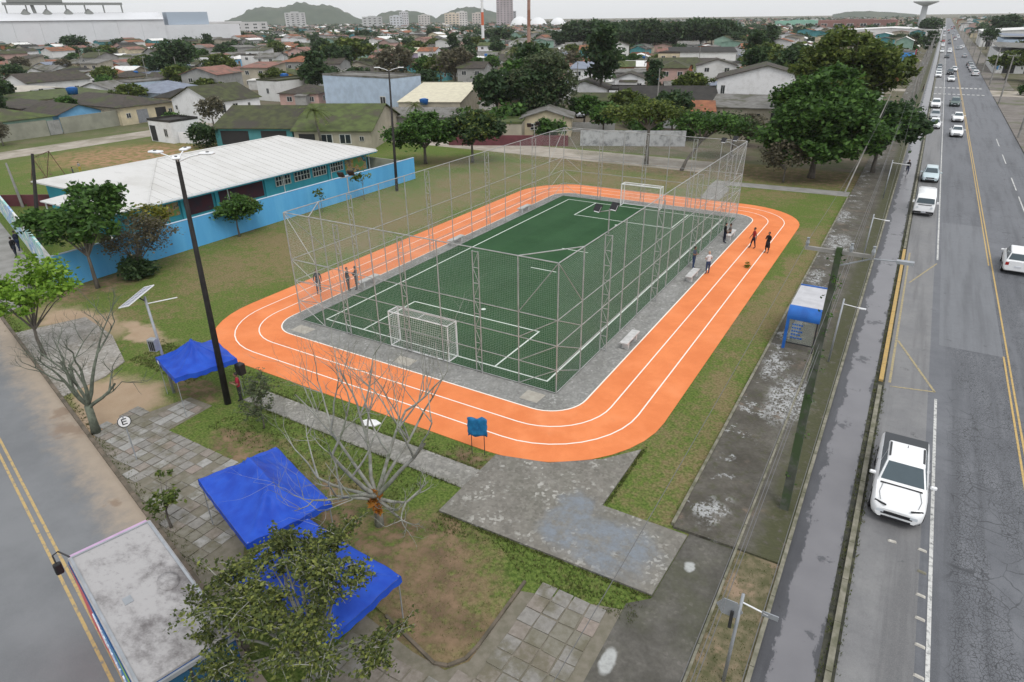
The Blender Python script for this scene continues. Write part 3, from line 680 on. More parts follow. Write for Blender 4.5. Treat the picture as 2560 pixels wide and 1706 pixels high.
def floodlight(x, y, zb, zt, label, tilt):
    r = thing('floodlight_mast', label, 'floodlight', (x, y, zb))
    MB().tube((0, 0, 0), (0, 0, zt - zb), 0.035).build('pole', M['galv'], r)
    MB().tube((-0.62, 0, zt - zb - 0.25), (0.35, 0, zt - zb + 0.0), 0.025).build('arm', M['galv'], r)
    for dx, dz in ((-0.62, -0.02), (0.3, 0.18)):
        b = MB().obox((dx, 0.08 * tilt, zt - zb + dz), 0.42, 0.10, 0.40, R(18 * tilt), 0, R(35 * tilt))
        lamp = b.build('lamp_head', M['black'], r)
        MB().obox((dx - 0.02 * tilt, 0.16 * tilt, zt - zb + dz - 0.05), 0.34, 0.02, 0.32, R(18 * tilt), 0, R(35 * tilt)).build('lens', M['pale_lamp'], lamp)
floodlight(0.06, 5.6, 7.0, 8.35, 'twin black floodlight on lattice post nearest the white pickup side', -1)
floodlight(-18.46, 5.6, 7.0, 8.2, 'twin floodlight on lattice post in front of blue school wall', 1)
floodlight(0.06, 30.8, 7.0, 8.1, 'twin floodlight on lattice post near the far right pitch corner', -1)
floodlight(-18.46, 30.8, 7.0, 8.1, 'twin floodlight on lattice post at the far left side of pitch', 1)

# ------------------------------------------------------------------ goals
def goal(x0, x1, yf, yb, label):
    ox, oy = (x0 + x1) / 2, yf; r = thing('football_goal', label, 'goal', (ox, oy, 0.05), 0, 'goals on the pitch'); off = (ox, oy, 0.05); z0, H = 0.05, 2.25
    def part(n, p, q, rad=0.05): MB(off).tube(p, q, rad, n=8).build(n, M['white_metal'], r)
    for x in (x0, x1):
        part('goalpost', (x, yf, z0), (x, yf, H)); part('back_post', (x, yb, z0), (x, yb, H), 0.035)
        part('side_bar', (x, yf, H), (x, yb, H), 0.035); part('base_bar', (x, yf, z0 + 0.03), (x, yb, z0 + 0.03), 0.035)
    part('crossbar', (x0, yf, H), (x1, yf, H)); part('back_bar', (x0, yb, H), (x1, yb, H), 0.035); part('base_bar', (x0, yb, z0 + 0.03), (x1, yb, z0 + 0.03), 0.035)
    part('top_stay', ((x0 + x1) / 2, yf, H), ((x0 + x1) / 2, yb, H), 0.02)
    b = MB(off); rr = 0.006; s = 0.13
    def grid(P, Q, S):
        P, Q, S = Vector(P), Vector(Q), Vector(S); nu = int((Q - P).length / s); nv = int((S - P).length / s)
        for i in range(nu + 1): a = P + (Q - P) * i / nu; b.path([a, a + S - P], rr, 3, caps=False)
        for i in range(nv + 1): a = P + (S - P) * i / nv; b.path([a, a + Q - P], rr, 3, caps=False)
    grid((x0, yb, z0), (x1, yb, z0), (x0, yb, H)); grid((x0, yf, H), (x1, yf, H), (x0, yb, H))
    for x in (x0, x1): grid((x, yf, z0), (x, yb, z0), (x, yf, H))
    b.build('net', M['white_metal'], r)
goal(-10.97, -6.78, 0.90, 0.08, 'white football goal with net at the near end of pitch')
goal(-11.35, -7.3, 36.05, 36.9, 'white football goal at the far end of pitch')

# ------------------------------------------------------------------ benches
def bench(x, y, label, rz=0.0):
    r = thing('concrete_bench', label, 'bench', (x, y, 0.035), rz, 'concrete benches around the pitch')
    bevel_obj(MB().box(-0.24, -1.0, 0.40, 0.24, 1.0, 0.49).build('seat', M['bench'], r), 0.015, 1)
    for s in (-0.62, 0.62): MB().box(-0.19, s - 0.09, 0, 0.19, s + 0.09, 0.40).build('leg', M['bench'], r)
bench(1.12, 7.2, 'concrete bench beside near right side of pitch, closest to camera'); bench(1.12, 19.4, 'concrete bench next to the man in white shirt'); bench(1.05, 30.6, 'concrete bench with a seated person near the far right corner')
bench(-18.95, 6.9, 'concrete bench beside the two men in dark jackets'); bench(-18.95, 17.9, 'empty concrete bench midway along the far side of pitch'); bench(-18.95, 29.6, 'concrete bench farthest along the left side of pitch')

# ------------------------------------------------------------------ lamp posts, signs, poles
def tall_light(base, top, label, heads):
    b, t = Vector(base), Vector(top); r = thing('light_pole', label, 'light pole', b); T = t - b
    MB().path([Vector((0, 0, 0)), T * 0.5, T], [0.17, 0.13, 0.085], 10).build('pole', M['pole_dark'], r, True)
    for k, (dx, dy) in enumerate(heads):
        e = T + Vector((dx, dy, 0.22)); arm = MB().path([T + Vector((0, 0, -0.12)), T + Vector((dx * 0.5, dy * 0.5, 0.1)), e], 0.03, 6).build('arm', M['pale_lamp'], r)
        a = math.atan2(dy, dx)
        m = MB().obox(e + Vector((0.18 * math.cos(a), 0.18 * math.sin(a), 0.02)), 0.62, 0.34, 0.09, a)
        m = bevel_obj(m.build('lamp_head', M['pale_lamp'], r), 0.03, 1)
        MB().obox(e + Vector((0.22 * math.cos(a), 0.22 * math.sin(a), 0.07)), 0.10, 0.10, 0.05, a).build('sensor', M['black'], m)
tall_light((-14.0, -9.0, 0), ground(443, 398, 12.0), 'tall dark light pole beside the small blue canopy', ((-1.0, -0.15), (-0.55, 0.75), (0.75, -0.5), (1.05, 0.55)))
tall_light((-35.8, 30.2, 0), ground(972, 175, 12.3), 'tall dark light pole standing by the far end of blue wall', ((-1.1, -0.4), (1.1, 0.5)))

def solar():
    b = Vector((-17.37, -9.72, 0)); top = ground(361, 742, 5.3); r = thing('solar_lamp_post', 'grey solar lamp post with tilted panel and battery box', 'lamp post', b); T = top - b
    MB().path([(0, 0, 0), T], [0.075, 0.06], 8).build('pole', M['grey_metal'], r, True)
    p0 = ground(311, 768, 5.25) - b; p1 = ground(372, 718, 5.6) - b; c = (p0 + p1) / 2; d = (p1 - p0); ln = d.length
    u = d.normalized(); w = Vector((0.75, -0.62, 0.0)); w = (w - u * w.dot(u)).normalized(); nrm = u.cross(w)
    if nrm.z < 0: nrm = -nrm
    def plate(name, mat, sx, sy, th, lift, par):
        mb = MB(); v = [c + u * (a * sx / 2) + w * (q * sy / 2) + nrm * (lift + (th if k else 0)) for k in (0, 1) for a, q in ((-1, -1), (1, -1), (1, 1), (-1, 1))]
        mb.add(v, [(0, 3, 2, 1), (4, 5, 6, 7), (0, 1, 5, 4), (1, 2, 6, 5), (2, 3, 7, 6), (3, 0, 4, 7)]); return mb.build(name, mat, par)
    pn = plate('solar_panel', M['pale_lamp'], ln + 0.1, 0.70, 0.04, 0, r)
    CELL = flat('solar_cell', (0.20, 0.21, 0.26), 0.2, 0.6)
    for k in range(6):
        for q in (-0.165, 0.165):
            mb = MB(); a0 = (-0.5 + (k + 0.03) / 6) * ln; a1 = (-0.5 + (k + 0.97) / 6) * ln
            mb.poly([c + u * a + w * (q + s * 0.15) + nrm * 0.043 for a, s in ((a0, -1), (a1, -1), (a1, 1), (a0, 1))]).build('cell', CELL, pn)
    MB().tube(T + Vector((0, 0, -0.25)), c, 0.035).build('bracket', M['dark_metal'], r)
    MB().tube(T * 0.93, ground(443, 744, 5.1) - b, 0.025).build('lamp_arm', M['pale_lamp'], r)
    q = T * 0.53
    bx = bevel_obj(MB().obox(q + Vector((-0.10, -0.22, 0)), 0.42, 0.34, 0.66, R(20)).build('battery_box', M['grey_metal'], r), 0.02, 1)
    for k in range(3): MB().obox(q + Vector((0.02 + 0.1 * (k - 1), -0.405 + 0.036 * (k - 1), 0)), 0.05, 0.02, 0.5, R(20)).build('vent', M['black'], bx)
solar()

def parking_sign():
    r = thing('parking_sign', 'round white parking sign with letter E on thin post', 'sign', (-13.48, -14.14, 0)); fd = Vector((0.93, -0.33, 0.15)).normalized()
    MB().tube((0, 0, 0), (0, 0, 2.3), 0.026).build('post', M['grey_metal'], r)
    up = Vector((0, 0, 1)); s = fd.cross(up).normalized(); u2 = s.cross(fd).normalized(); s = -s; c = Vector((0, 0, 2.05)) + fd * 0.03
    def disc(name, rad, th, mat, lift, par, r0=0):
        b = MB(); n = 24
        ring0 = [c + fd * lift + (s * math.cos(a) + u2 * math.sin(a)) * rad for a in [2 * math.pi * k / n for k in range(n)]]
        if r0:
            ring1 = [c + fd * lift + (s * math.cos(a) + u2 * math.sin(a)) * r0 for a in [2 * math.pi * k / n for k in range(n)]]
            b.add(ring0 + ring1, [(i, (i + 1) % n, n + (i + 1) % n, n + i) for i in range(n)])
        else:
            b.add(ring0 + [p - fd * th for p in ring0], [tuple(range(n)), tuple(range(2 * n - 1, n - 1, -1))] + [(i, n + i, n + (i + 1) % n, (i + 1) % n) for i in range(n)])
        return b.build(name, mat, par)
    pl = disc('plate', 0.27, 0.012, M['white_metal'], 0, r)
    disc('rim', 0.27, 0, M['dark_metal'], 0.004, pl, 0.235)
    def bar(name, x0, x1, y0, y1): MB().poly([c + fd * 0.006 + s * a + u2 * b for a, b in ((x0, y0), (x1, y0), (x1, y1), (x0, y1))]).build(name, M['black'], pl)
    e = MB()
    for (x0, x1, y0, y1) in ((-0.10, -0.055, -0.14, 0.14), (-0.054, 0.10, 0.095, 0.14), (-0.054, 0.085, -0.022, 0.022), (-0.054, 0.10, -0.14, -0.095)):
        e.poly([c + fd * 0.006 + s * a + u2 * b for a, b in ((x0, y0), (x1, y0), (x1, y1), (x0, y1))])
    e.build('letter_e', M['black'], pl)
parking_sign()

def covered_sign():
    r = thing('covered_sign', 'small sign wrapped in blue cloth beside the orange track', 'sign', (-0.62, -6.24, 0), R(25))
    for s in (-0.28, 0.28): MB().tube((s, 0, 0), (s, 0, 1.8), 0.018).build('post', M['dark_metal'], r)
    b = MB(); nx, nz = 8, 8
    for side, y in ((0, -0.06), (1, 0.06)):
        for j in range(nz + 1):
            for i in range(nx + 1):
                x = -0.42 + 0.84 * i / nx; z = 1.02 + 0.88 * j / nz + (0.05 * math.sin(i * 1.3) if j in (0, nz) else 0)
                b.v.append((x + 0.015 * math.sin(j * 2.1), y + 0.03 * math.sin(i * 1.9 + j * 1.1), z))
    k = (nx + 1) * (nz + 1)
    for j in range(nz):
        for i in range(nx):
            a = j * (nx + 1) + i; b.f.append((a, a + 1, a + nx + 2, a + nx + 1)); b.m.append(0); b.f.append((k + a + 1, k + a, k + a + nx + 1, k + a + nx + 2)); b.m.append(0)
    edge = [i for i in range(nx + 1)] + [j * (nx + 1) + nx for j in range(1, nz + 1)] + [nz * (nx + 1) + i for i in range(nx - 1, -1, -1)] + [j * (nx + 1) for j in range(nz - 1, 0, -1)]
    for i in range(len(edge)):
        a, c = edge[i], edge[(i + 1) % len(edge)]; b.f.append((c, a, k + a, k + c)); b.m.append(0)
    b.build('cloth', M['cloth_blue'], r, True)
covered_sign()
b = MB(); pts = [(-6.95, -6.85), (-6.55, -7.1), (-6.1, -6.9), (-6.0, -6.55), (-6.4, -6.45), (-6.8, -6.6)]
b.prism([(x + 6.5, y + 6.75) for x, y in pts], 0.0, 0.05); o = b.build('white_plate', M['white_metal']); o.location = (-6.5, -6.75, 0.01); tag(o, 'white paper sheet lying on grass by the track', 'paper')

def gazebo(cx, cy, a, bb, rz, label, zt=2.2, pk=1.0, seed=0):
    r = thing('blue_gazebo', label, 'gazebo', (cx, cy, 0), rz, 'blue pop-up gazebos'); rnd = random.Random(seed)
    n = 44; b = MB(); rid = max(0.0, (a - bb) / 2) + 0.12
    def zz(x, y):
        # concave hipped canopy with a short ridge
        dx = max(0.0, abs(x) - rid) / (a / 2 - rid); dy = abs(y) / (bb / 2); t = max(dx, dy); q = min(dx, dy)
        edge = 1 - t
        z = zt + pk * edge ** 1.7 + 0.10 * max(0, 1 - abs(dx - dy) * 7) * min(1, 2.5 * edge) * (1 - .6 * edge)
        sag = -0.07 * math.sin(math.pi * t) * (1 - abs(dx - dy)) * 0.5
        an = math.atan2(y, max(0.0, abs(x) - rid) * (1 if x > 0 else -1) + 0.001); wr = -0.09 * (abs(math.sin(5.5 * an + seed + 1.3 * math.sin(3 * an))) ** 4) * edge * (0.25 + edge) * 1.3 + 0.018 * math.sin(9 * an + seed) * (1 - edge) + 0.012 * math.sin(7 * x + 4 * y + seed) + 0.010 * math.sin(11 * y - 5 * x)
        if t > 0.98: wr += -0.05 * math.cos(math.pi * (x / a if dy > dx else y / bb)) ** 2
        return z + sag + wr
    for j in range(n + 1):
        for i in range(n + 1):
            x, y = -a / 2 + a * i / n, -bb / 2 + bb * j / n; b.v.append((x, y, zz(x, y)))
    for j in range(n):
        for i in range(n):
            q = j * (n + 1) + i; b.f.append((q, q + 1, q + n + 2, q + n + 1)); b.m.append(0)
    b.build('canopy', M['tarp'], r, True)
    b2 = MB(); edge = [i for i in range(n + 1)] + [j * (n + 1) + n for j in range(1, n + 1)] + [n * (n + 1) + i for i in range(n - 1, -1, -1)] + [j * (n + 1) for j in range(n - 1, 0, -1)]
    m = len(edge)
    for k, i in enumerate(edge): x, y, z = b.v[i]; b2.v.append((x * 1.004, y * 1.004, z)); 
    for k, i in enumerate(edge): x, y, z = b.v[i]; b2.v.append((x * 1.01, y * 1.01, z - 0.24 - 0.02 * math.sin(k * 0.9)))
    b2.f = [(k, m + k, m + (k + 1) % m, (k + 1) % m) for k in range(m)]; b2.m = [0] * m
    b2.build('valance', M['tarp'], r, True)
    for sx in (-1, 1):
        for sy in (-1, 1): MB().tube((sx * (a / 2 - 0.06), sy * (bb / 2 - 0.06), 0), (sx * (a / 2 - 0.06), sy * (bb / 2 - 0.06), zt), 0.02, n=4).build('leg', M['grey_metal'], r)
    for sy in (-1, 1): MB().tube((-a / 2 + 0.08, sy * (bb / 2 - 0.06), zt - 0.12), (a / 2 - 0.08, sy * (bb / 2 - 0.06), zt - 0.12), 0.015, n=4).build('truss_bar', M['grey_metal'], r)
    return r
g1 = gazebo(-15.72, -9.05, 3.05, 2.95, R(-17), 'small blue gazebo beside the tall dark pole', seed=1)
MB().obox((0.05 - 1.1, -1.505, 2.06), 0.22, 0.012, 0.17).build('logo_patch', M['white_metal'], g1)
gazebo(-4.45, -14.35, 4.5, 3.0, R(-16.8), 'large blue gazebo fully in view behind the leafy tree', seed=2)
gazebo(0.10, -16.25, 4.4, 3.0, R(-5), 'blue gazebo mostly hidden under the leafy tree', seed=3)

def speaker():
    r = thing('loudspeaker', 'black loudspeaker on tripod stand under the small blue gazebo', 'loudspeaker', (-13.7, -8.1, 0))
    bevel_obj(MB().box(-0.2, -0.18, 1.35, 0.2, 0.18, 1.95).build('cabinet', M['black'], r), 0.03, 1)
    MB().tube((0, 0, 0.5), (0, 0, 1.35), 0.02).build('pole', M['dark_metal'], r)
    for k in range(3):
        a = R(120 * k + 20); MB().tube((0, 0, 0.6), (0.45 * math.cos(a), 0.45 * math.sin(a), 0.0), 0.014, n=4).build('leg', M['dark_metal'], r)
speaker()

# ------------------------------------------------------------------ avenue furniture
def bus_shelter():
    ox, oy = 9.8, 12.9; r = thing('bus_shelter', 'blue bus shelter with white roof on the sidewalk', 'bus shelter', (ox, oy, 0.115)); off = (ox, oy, 0.115); z0 = 0.115
    MB(off).box(8.93, 11.42, 2.52, 10.62, 14.86, 2.60).build('roof', simple('dirty_white_sheet', (0.52, 0.52, 0.54), (0.43, 0.43, 0.45), 1.5, 0.6), r)
    MB(off).box(8.92, 14.865, 2.46, 10.63, 14.97, 2.66).build('rear_fascia', M['blue_metal'], r)
    b = MB(off); n = 8; pr = [(11.415, 2.63)] + [(11.42 - 0.55 * math.sin(R(90 * k / n)), 2.08 + 0.55 * math.cos(R(90 * k / n))) for k in range(n + 1)] + [(10.87, 1.98)]
    for x in (8.92, 10.63): b.v += [(x, p[0], p[1]) for p in pr] + [(x, p[0] + 0.05, p[1] - 0.03) for p in pr]
    k = len(pr)
    for i in range(k - 1):
        b.f += [(i, i + 1, 2 * k + i + 1, 2 * k + i), (k + i + 1, k + i, 3 * k + i, 3 * k + i + 1)]; b.m += [0, 0]
        b.f += [(i + 1, i, k + i, k + i + 1), (2 * k + i, 2 * k + i + 1, 3 * k + i + 1, 3 * k + i)]; b.m += [0, 0]
    b.build('curved_fascia', M['blue_metal'], r, False)
    MB(off).box(8.93, 10.88, z0, 9.09, 11.02, 2.06).build('corner_post', M['blue_metal'], r)
    MB(off).box(10.50, 10.90, z0, 10.58, 10.99, 2.0).build('post', M['dark_metal'], r)
    for (x, y) in ((8.98, 14.75), (10.55, 14.75)): MB(off).box(x - 0.04, y - 0.04, z0, x + 0.04, y + 0.04, 2.5).build('post', M['dark_metal'], r)
    gl = NT('shelter_glass'); gm = gl.done((0.30, 0.33, 0.30), 0.15, 0.5); gl.p.inputs['Alpha'].default_value = 0.28
    pn = MB(off).box(9.12, 10.93, 0.55, 10.48, 10.945, 1.95).build('end_panel', gm, r)
    MB(off).box(9.10, 10.915, 0.48, 10.5, 10.96, 0.55).build('panel_rail', M['dark_metal'], r)
    for row in range(5):
        x = 9.28
        while x < 9.78:
            ww = random.uniform(0.05, 0.12); MB(off).box(x, 10.925, 1.62 - row * 0.2, x + ww, 10.929, 1.72 - row * 0.2).build('lettering', M['blue_metal'], pn); x += ww + 0.035
    bk = MB(off).box(8.95, 11.05, 0.6, 8.975, 14.7, 2.1).build('back_panel', gm, r)
    MB(off).box(9.05, 11.6, 0.52, 9.5, 14.3, 0.58).build('seat', M['grey_metal'], r)
    for y in (11.8, 14.1): MB(off).box(9.2, y - 0.03, z0, 9.3, y + 0.03, 0.52).build('seat_leg', M['dark_metal'], r)
bus_shelter()

def arm_post(x, y, h, armlen, label, sign=False, zb=0.115):
    r = thing('arm_post', label, 'post', (x, y, zb), 0, None if sign else 'grey lamp posts along the bike lane')
    MB().tube((0, 0, 0), (0.05, 0.15, h), 0.055, 0.045, 8).build('post', M['grey_metal'], r, True)
    MB().tube((0.05, 0.14, h - 0.28), (armlen, 0.12, h - 0.36), 0.022).build('arm', M['pale_lamp'], r)
    if sign:
        b = MB(); c = Vector((-0.12, 0.09, h - 0.62))
        pts = [c + Vector((0.36 * math.cos(a) - 0.1, -0.0, 0.36 * math.sin(a) * 0.9)) for a in [R(60 * k + 0) for k in range(6)]]
        n = 6; b.add(pts + [p + Vector((0, 0.02, 0)) for p in pts], [tuple(range(n)), tuple(range(2 * n - 1, n - 1, -1))] + [(i, n + i, n + (i + 1) % n, (i + 1) % n) for i in range(n)])
        b.build('sign_plate', M['grey_metal'], r)
        MB().obox((armlen + 0.05, 0.12, h - 0.36), 0.42, 0.03, 0.16, 0, 0).build('arm_sign', M['grey_metal'], r)
        MB().box(-0.17, 0.0, h - 1.25, -0.08, 0.04, h - 0.62).build('bracket', M['dark_metal'], r)
    else:
        MB().obox((armlen + 0.05, 0.12, h - 0.36), 0.34, 0.12, 0.05).build('lamp_head', M['pale_lamp'], r)
arm_post(11.58, -11.8, 3.35, 0.75, 'grey sign post with six-sided plate seen from behind, on weedy verge', True, 0.05)
arm_post(11.50, 10.4, 3.7, 0.95, 'grey lamp post by the bike lane beside the bus shelter'); arm_post(11.47, 29.1, 3.7, 0.95, 'grey lamp post by the bike lane, second beyond bus shelter'); arm_post(11.42, 51.2, 3.9, 1.4, 'grey lamp post by the bike lane near the big trees')

def utility_pole(x, y, top, label, mat, arm=True, lamp=False, group=None, plants=False, w=0.17):
    r = thing('utility_pole', label, 'utility pole', (x, y, 0), 0, group); T = Vector(top) - Vector((x, y, 0))
    MB().path([(0, 0, 0), T * 0.5, T], [w * 1.25, w, w * 0.7], 4 if plants else 8).build('pole', mat, r)
    if arm:
        MB().obox(T + Vector((0, 0, -0.15)), 2.1, 0.10, 0.12, 0).build('crossarm', M['pole_grey'], r)
        for dx in (-1.0, 0.35, 1.0): MB().path([T + Vector((dx, 0, -0.09)), T + Vector((dx, 0, 0.02)), T + Vector((dx, 0, 0.12)), T + Vector((dx, 0, 0.2))], [0.04, 0.07, 0.04, 0.055], 8).build('insulator', M['grey_metal'], r)
    if lamp:
        MB().path([T + Vector((0.1, 0, -0.6)), T + Vector((1.0, 0.1, -0.25)), T + Vector((1.75, 0.2, -0.25))], 0.025).build('lamp_arm', M['grey_metal'], r)
        MB().obox(T + Vector((1.95, 0.2, -0.25)), 0.5, 0.2, 0.1).build('lamp_head', M['grey_metal'], r)
    return r
up = utility_pole(11.69, -3.26, (11.55, -2.27, 10.35), 'mossy concrete utility pole overgrown with small plants', M['pole_conc'], True, True, plants=True, w=0.19)

# ------------------------------------------------------------------ foliage
def mat_leaf(name, a, b, c, rough=0.6):
    t = NT(name); g = t.n('ShaderNodeNewGeometry'); v = g.outputs['Position']
    col = t.ramp(g.outputs['Random Per Island'], [(0.0, a), (0.55, b), (1.0, c)])
    n = t.noise(v, 0.7, 3, 0.6); col = t.mix(t.mul(t.step(n, 0.45, 0.7), 0.5), col, tuple(q * 0.55 for q in a))
    t.done(col, rough, 0.25)
    tr = t.n('ShaderNodeBsdfTranslucent'); t.l(col, tr.inputs['Color']); mx = t.n('ShaderNodeMixShader'); mx.inputs[0].default_value = 0.35
    t.l(t.p.outputs[0], mx.inputs[1]); t.l(tr.outputs[0], mx.inputs[2]); t.l(mx.outputs[0], t.out.inputs['Surface'])
    return t.mat
LEAF = {
    'olive': mat_leaf('olive_leaves', (0.0500, 0.0775, 0.0175), (0.0938, 0.1375, 0.0275), (0.1875, 0.2250, 0.0500)),
    'green': mat_leaf('green_leaves', (0.0300, 0.0700, 0.0163), (0.0625, 0.1375, 0.0275), (0.1250, 0.2375, 0.0500)),
    'dark': mat_leaf('dark_leaves', (0.0232, 0.0493, 0.0203), (0.0435, 0.0841, 0.0319), (0.0899, 0.1450, 0.0508)),
    'lime': mat_leaf('lime_leaves', (0.10, 0.20, 0.02), (0.17, 0.31, 0.03), (0.27, 0.42, 0.055)),
    'grey': mat_leaf('grey_green_leaves', (0.0483, 0.0690, 0.0345), (0.0920, 0.1207, 0.0575), (0.1610, 0.1898, 0.0920)),
    'brown': mat_leaf('brownish_leaves', (0.0805, 0.0759, 0.0517), (0.1323, 0.1207, 0.0805), (0.1955, 0.1782, 0.1092)),
    'fore': mat_leaf('mixed_olive_leaves', (0.040, 0.060, 0.019), (0.110, 0.140, 0.038), (0.29, 0.32, 0.08)),
    'palm': mat_leaf('palm_leaves', (0.06, 0.085, 0.02), (0.11, 0.15, 0.03), (0.20, 0.23, 0.06)),
    'yellow': mat_leaf('yellow_green_leaves', (0.09, 0.11, 0.02), (0.19, 0.20, 0.03), (0.38, 0.34, 0.05)),
    'orange': mat_leaf('orange_bromeliad', (0.35, 0.13, 0.02), (0.5, 0.2, 0.03), (0.5, 0.3, 0.05)),
}
BARK = simple('grey_bark', (0.16, 0.145, 0.125), (0.085, 0.075, 0.065), 4.0, 0.95, bump=0.6, stretch=(1, 1, 0.3))
BARK_P = simple('pale_lichen_bark', (0.34, 0.345, 0.31), (0.20, 0.195, 0.17), 3.0, 0.95, bump=0.5, c3=(0.15, 0.165, 0.12), s3=1.5)
BARK_G = simple('greenish_bark', (0.15, 0.17, 0.13), (0.085, 0.095, 0.075), 4.0, 0.95, bump=0.6)

def leaf_mesh(name, cen, size, mat, aspect=1.7, rng=RNG, up=0.35):
    """One rhombic leaf per centre, turned at random."""
    n = len(cen); cen = np.asarray(cen, np.float32)
    a = rng.normal(size=(n, 3)); a[:, 2] = np.abs(a[:, 2]) * 0.6 ; nrm = rng.normal(size=(n, 3)); nrm[:, 2] = np.abs(nrm[:, 2]) + up
    a /= np.linalg.norm(a, axis=1)[:, None]; nrm -= a * (nrm * a).sum(1)[:, None]; nrm /= np.linalg.norm(nrm, axis=1)[:, None] + 1e-9
    b = np.cross(nrm, a); s = (size * (0.6 + 0.8 * rng.random(n)))[:, None]
    l = a * s * aspect / 2; w = b * s / 2
    v = np.stack([cen - l, cen + w - l * 0.1, cen + l - nrm * s * 0.18, cen - w - l * 0.1], 1).reshape(-1, 3).astype(np.float32)
    me = bpy.data.meshes.new(name); me.vertices.add(4 * n); me.vertices.foreach_set('co', v.ravel())
    me.loops.add(4 * n); me.loops.foreach_set('vertex_index', np.arange(4 * n, dtype=np.int32))
    me.polygons.add(n); me.polygons.foreach_set('loop_start', np.arange(0, 4 * n, 4, dtype=np.int32))
    me.materials.append(mat); me.update(calc_edges=True); return me

def clump_points(blobs, n, clumps=40, spread=0.22, rng=RNG, hollow=0.55, flatten=0.7):
    """Points in small clumps spread through ellipsoids (x, y, z, rx, ry, rz), denser towards the outside."""
    vol = np.array([b[3] * b[4] * b[5] for b in blobs]) ** 0.75; vol = vol / vol.sum(); out = []
    for b, f in zip(blobs, vol):
        k = max(3, int(clumps * f)); m = max(6, int(n * f / k)); c = np.array(b[:3]); r = np.array(b[3:6])
        d = rng.normal(size=(k, 3)); d[:, 2] = d[:, 2] * 0.9 + 0.15; d /= np.linalg.norm(d, axis=1)[:, None]
        rad = hollow + (1.03 - hollow) * rng.random(k) ** 0.6; cc = c + d * rad[:, None] * r
        sg = spread * (r.prod() ** (1 / 3)) * (0.6 + 0.8 * rng.random(k))
        p = cc[:, None, :] + rng.normal(size=(k, m, 3)) * sg[:, None, None] * np.array([1, 1, flatten]); out.append(p.reshape(-1, 3))
    return np.concatenate(out)

def trunk_mesh(mb, blobs, h0, r0, rng=random, lean=(0, 0), limbs=2, fork=None):
    """Tapered trunk that forks into limbs reaching each blob."""
    fz = fork if fork is not None else h0
    t = Vector((lean[0], lean[1], fz)); mb.path([(0, 0, -0.05), (lean[0] * 0.25 + rng.uniform(-.05, .05), lean[1] * 0.25, fz * 0.35), (lean[0] * 0.65, lean[1] * 0.65 + rng.uniform(-.05, .05), fz * 0.7), t], [r0 * 1.35, r0, r0 * 0.85, r0 * 0.72], 8)
    for b in blobs:
        c = Vector(b[:3])
        for k in range(limbs):
            e = c + Vector((rng.uniform(-.55, .55) * b[3], rng.uniform(-.55, .55) * b[4], rng.uniform(-.3, .6) * b[5]))
            m = t.lerp(e, 0.5) + Vector((rng.uniform(-.15, .15) * b[3], rng.uniform(-.15, .15) * b[4], 0.08 * (e - t).length))
            mb.path([t, t.lerp(m, 0.5) + Vector((0, 0, 0.02)), m, e], [r0 * 0.55, r0 * 0.42, r0 * 0.28, r0 * 0.07], 5, caps=False)
            for q in range(2):
                e2 = m.lerp(e, 0.4) + Vector((rng.uniform(-.5, .5) * b[3], rng.uniform(-.5, .5) * b[4], rng.uniform(-.1, .5) * b[5])); mb.path([m.lerp(e, 0.25), e2], [r0 * 0.2, r0 * 0.05], 4, caps=False)

def tree(name, label, loc, blobs, n, leaf, size, r0=0.18, fork=2.0, bark=BARK, clumps=45, spread=0.22, limbs=2, lean=(0, 0), group=None, hollow=0.5, extra=None, cat='tree', aspect=1.7):
    r = thing(name, label, cat, loc, 0, group); mb = MB(); trunk_mesh(mb, blobs, fork, r0, lean=lean, limbs=limbs, fork=fork)
    mb.build('trunk', bark, r, True)
    link('crown', leaf_mesh('crown', clump_points(blobs, n, clumps, spread, hollow=hollow), size, LEAF[leaf], aspect), r)
    if extra:
        bl, nn, lf, sz = extra; link('crown', leaf_mesh('crown', clump_points(bl, nn, 14, 0.3), sz, LEAF[lf]), r)
    return r

def bare_tree(name, label, loc, h, r0, bark, seed, levels=5, spread=0.75, fork=1.2, nmain=5, targets=None, lowarms=()):
    r = thing(name, label, 'tree', loc); rnd = random.Random(seed); tk = MB(); br = MB()
    tk.path([(0, 0, -0.05), (0.03, 0.02, fork * 0.5), (0, 0.05, fork)], [r0 * 1.3, r0, r0 * 0.95], 8)
    def grow(p, d, ln, rad, lv):
        pts = [p]; q = p; dd = d.copy(); k = 4
        for i in range(k):
            dd = (dd + Vector((rnd.uniform(-.2, .2), rnd.uniform(-.2, .2), rnd.uniform(-.04, .16)))).normalized(); q = q + dd * ln / k; pts.append(q)
        br.path(pts, [rad * (1 - 0.13 * i) for i in range(k + 1)], 6 if lv > 2 else (4 if lv > 1 else 3), caps=False)
        if lv <= 0: return
        for c in range(rnd.choice((2, 3, 3)) if lv > 1 else rnd.choice((1, 2, 3))):
            i = rnd.choice((2, 3, 4, 4)); ax = Vector((rnd.uniform(-1, 1), rnd.uniform(-1, 1), rnd.uniform(-.3, .8))).normalized()
            nd = (dd * 0.75 + ax * spread).normalized(); grow(pts[i], nd, ln * rnd.uniform(.5, .78), rad * 0.5, lv - 1)
    top = Vector((0, 0.05, fork))
    for k in range(nmain):
        a = 2 * math.pi * k / nmain + rnd.uniform(-.3, .3); e = rnd.uniform(.55, 1.9)
        grow(top, Vector((math.cos(a), math.sin(a), e)).normalized(), h * rnd.uniform(.36, .46), r0 * rnd.uniform(.5, .65), levels - 1)
    for (dx, dy, dz, ln) in lowarms: grow(top + Vector((0, 0, -0.1)), Vector((dx, dy, dz)).normalized(), ln, r0 * 0.55, levels - 2)
    tk.build('trunk', bark, r, True); br.build('branches', bark, r, True); return r

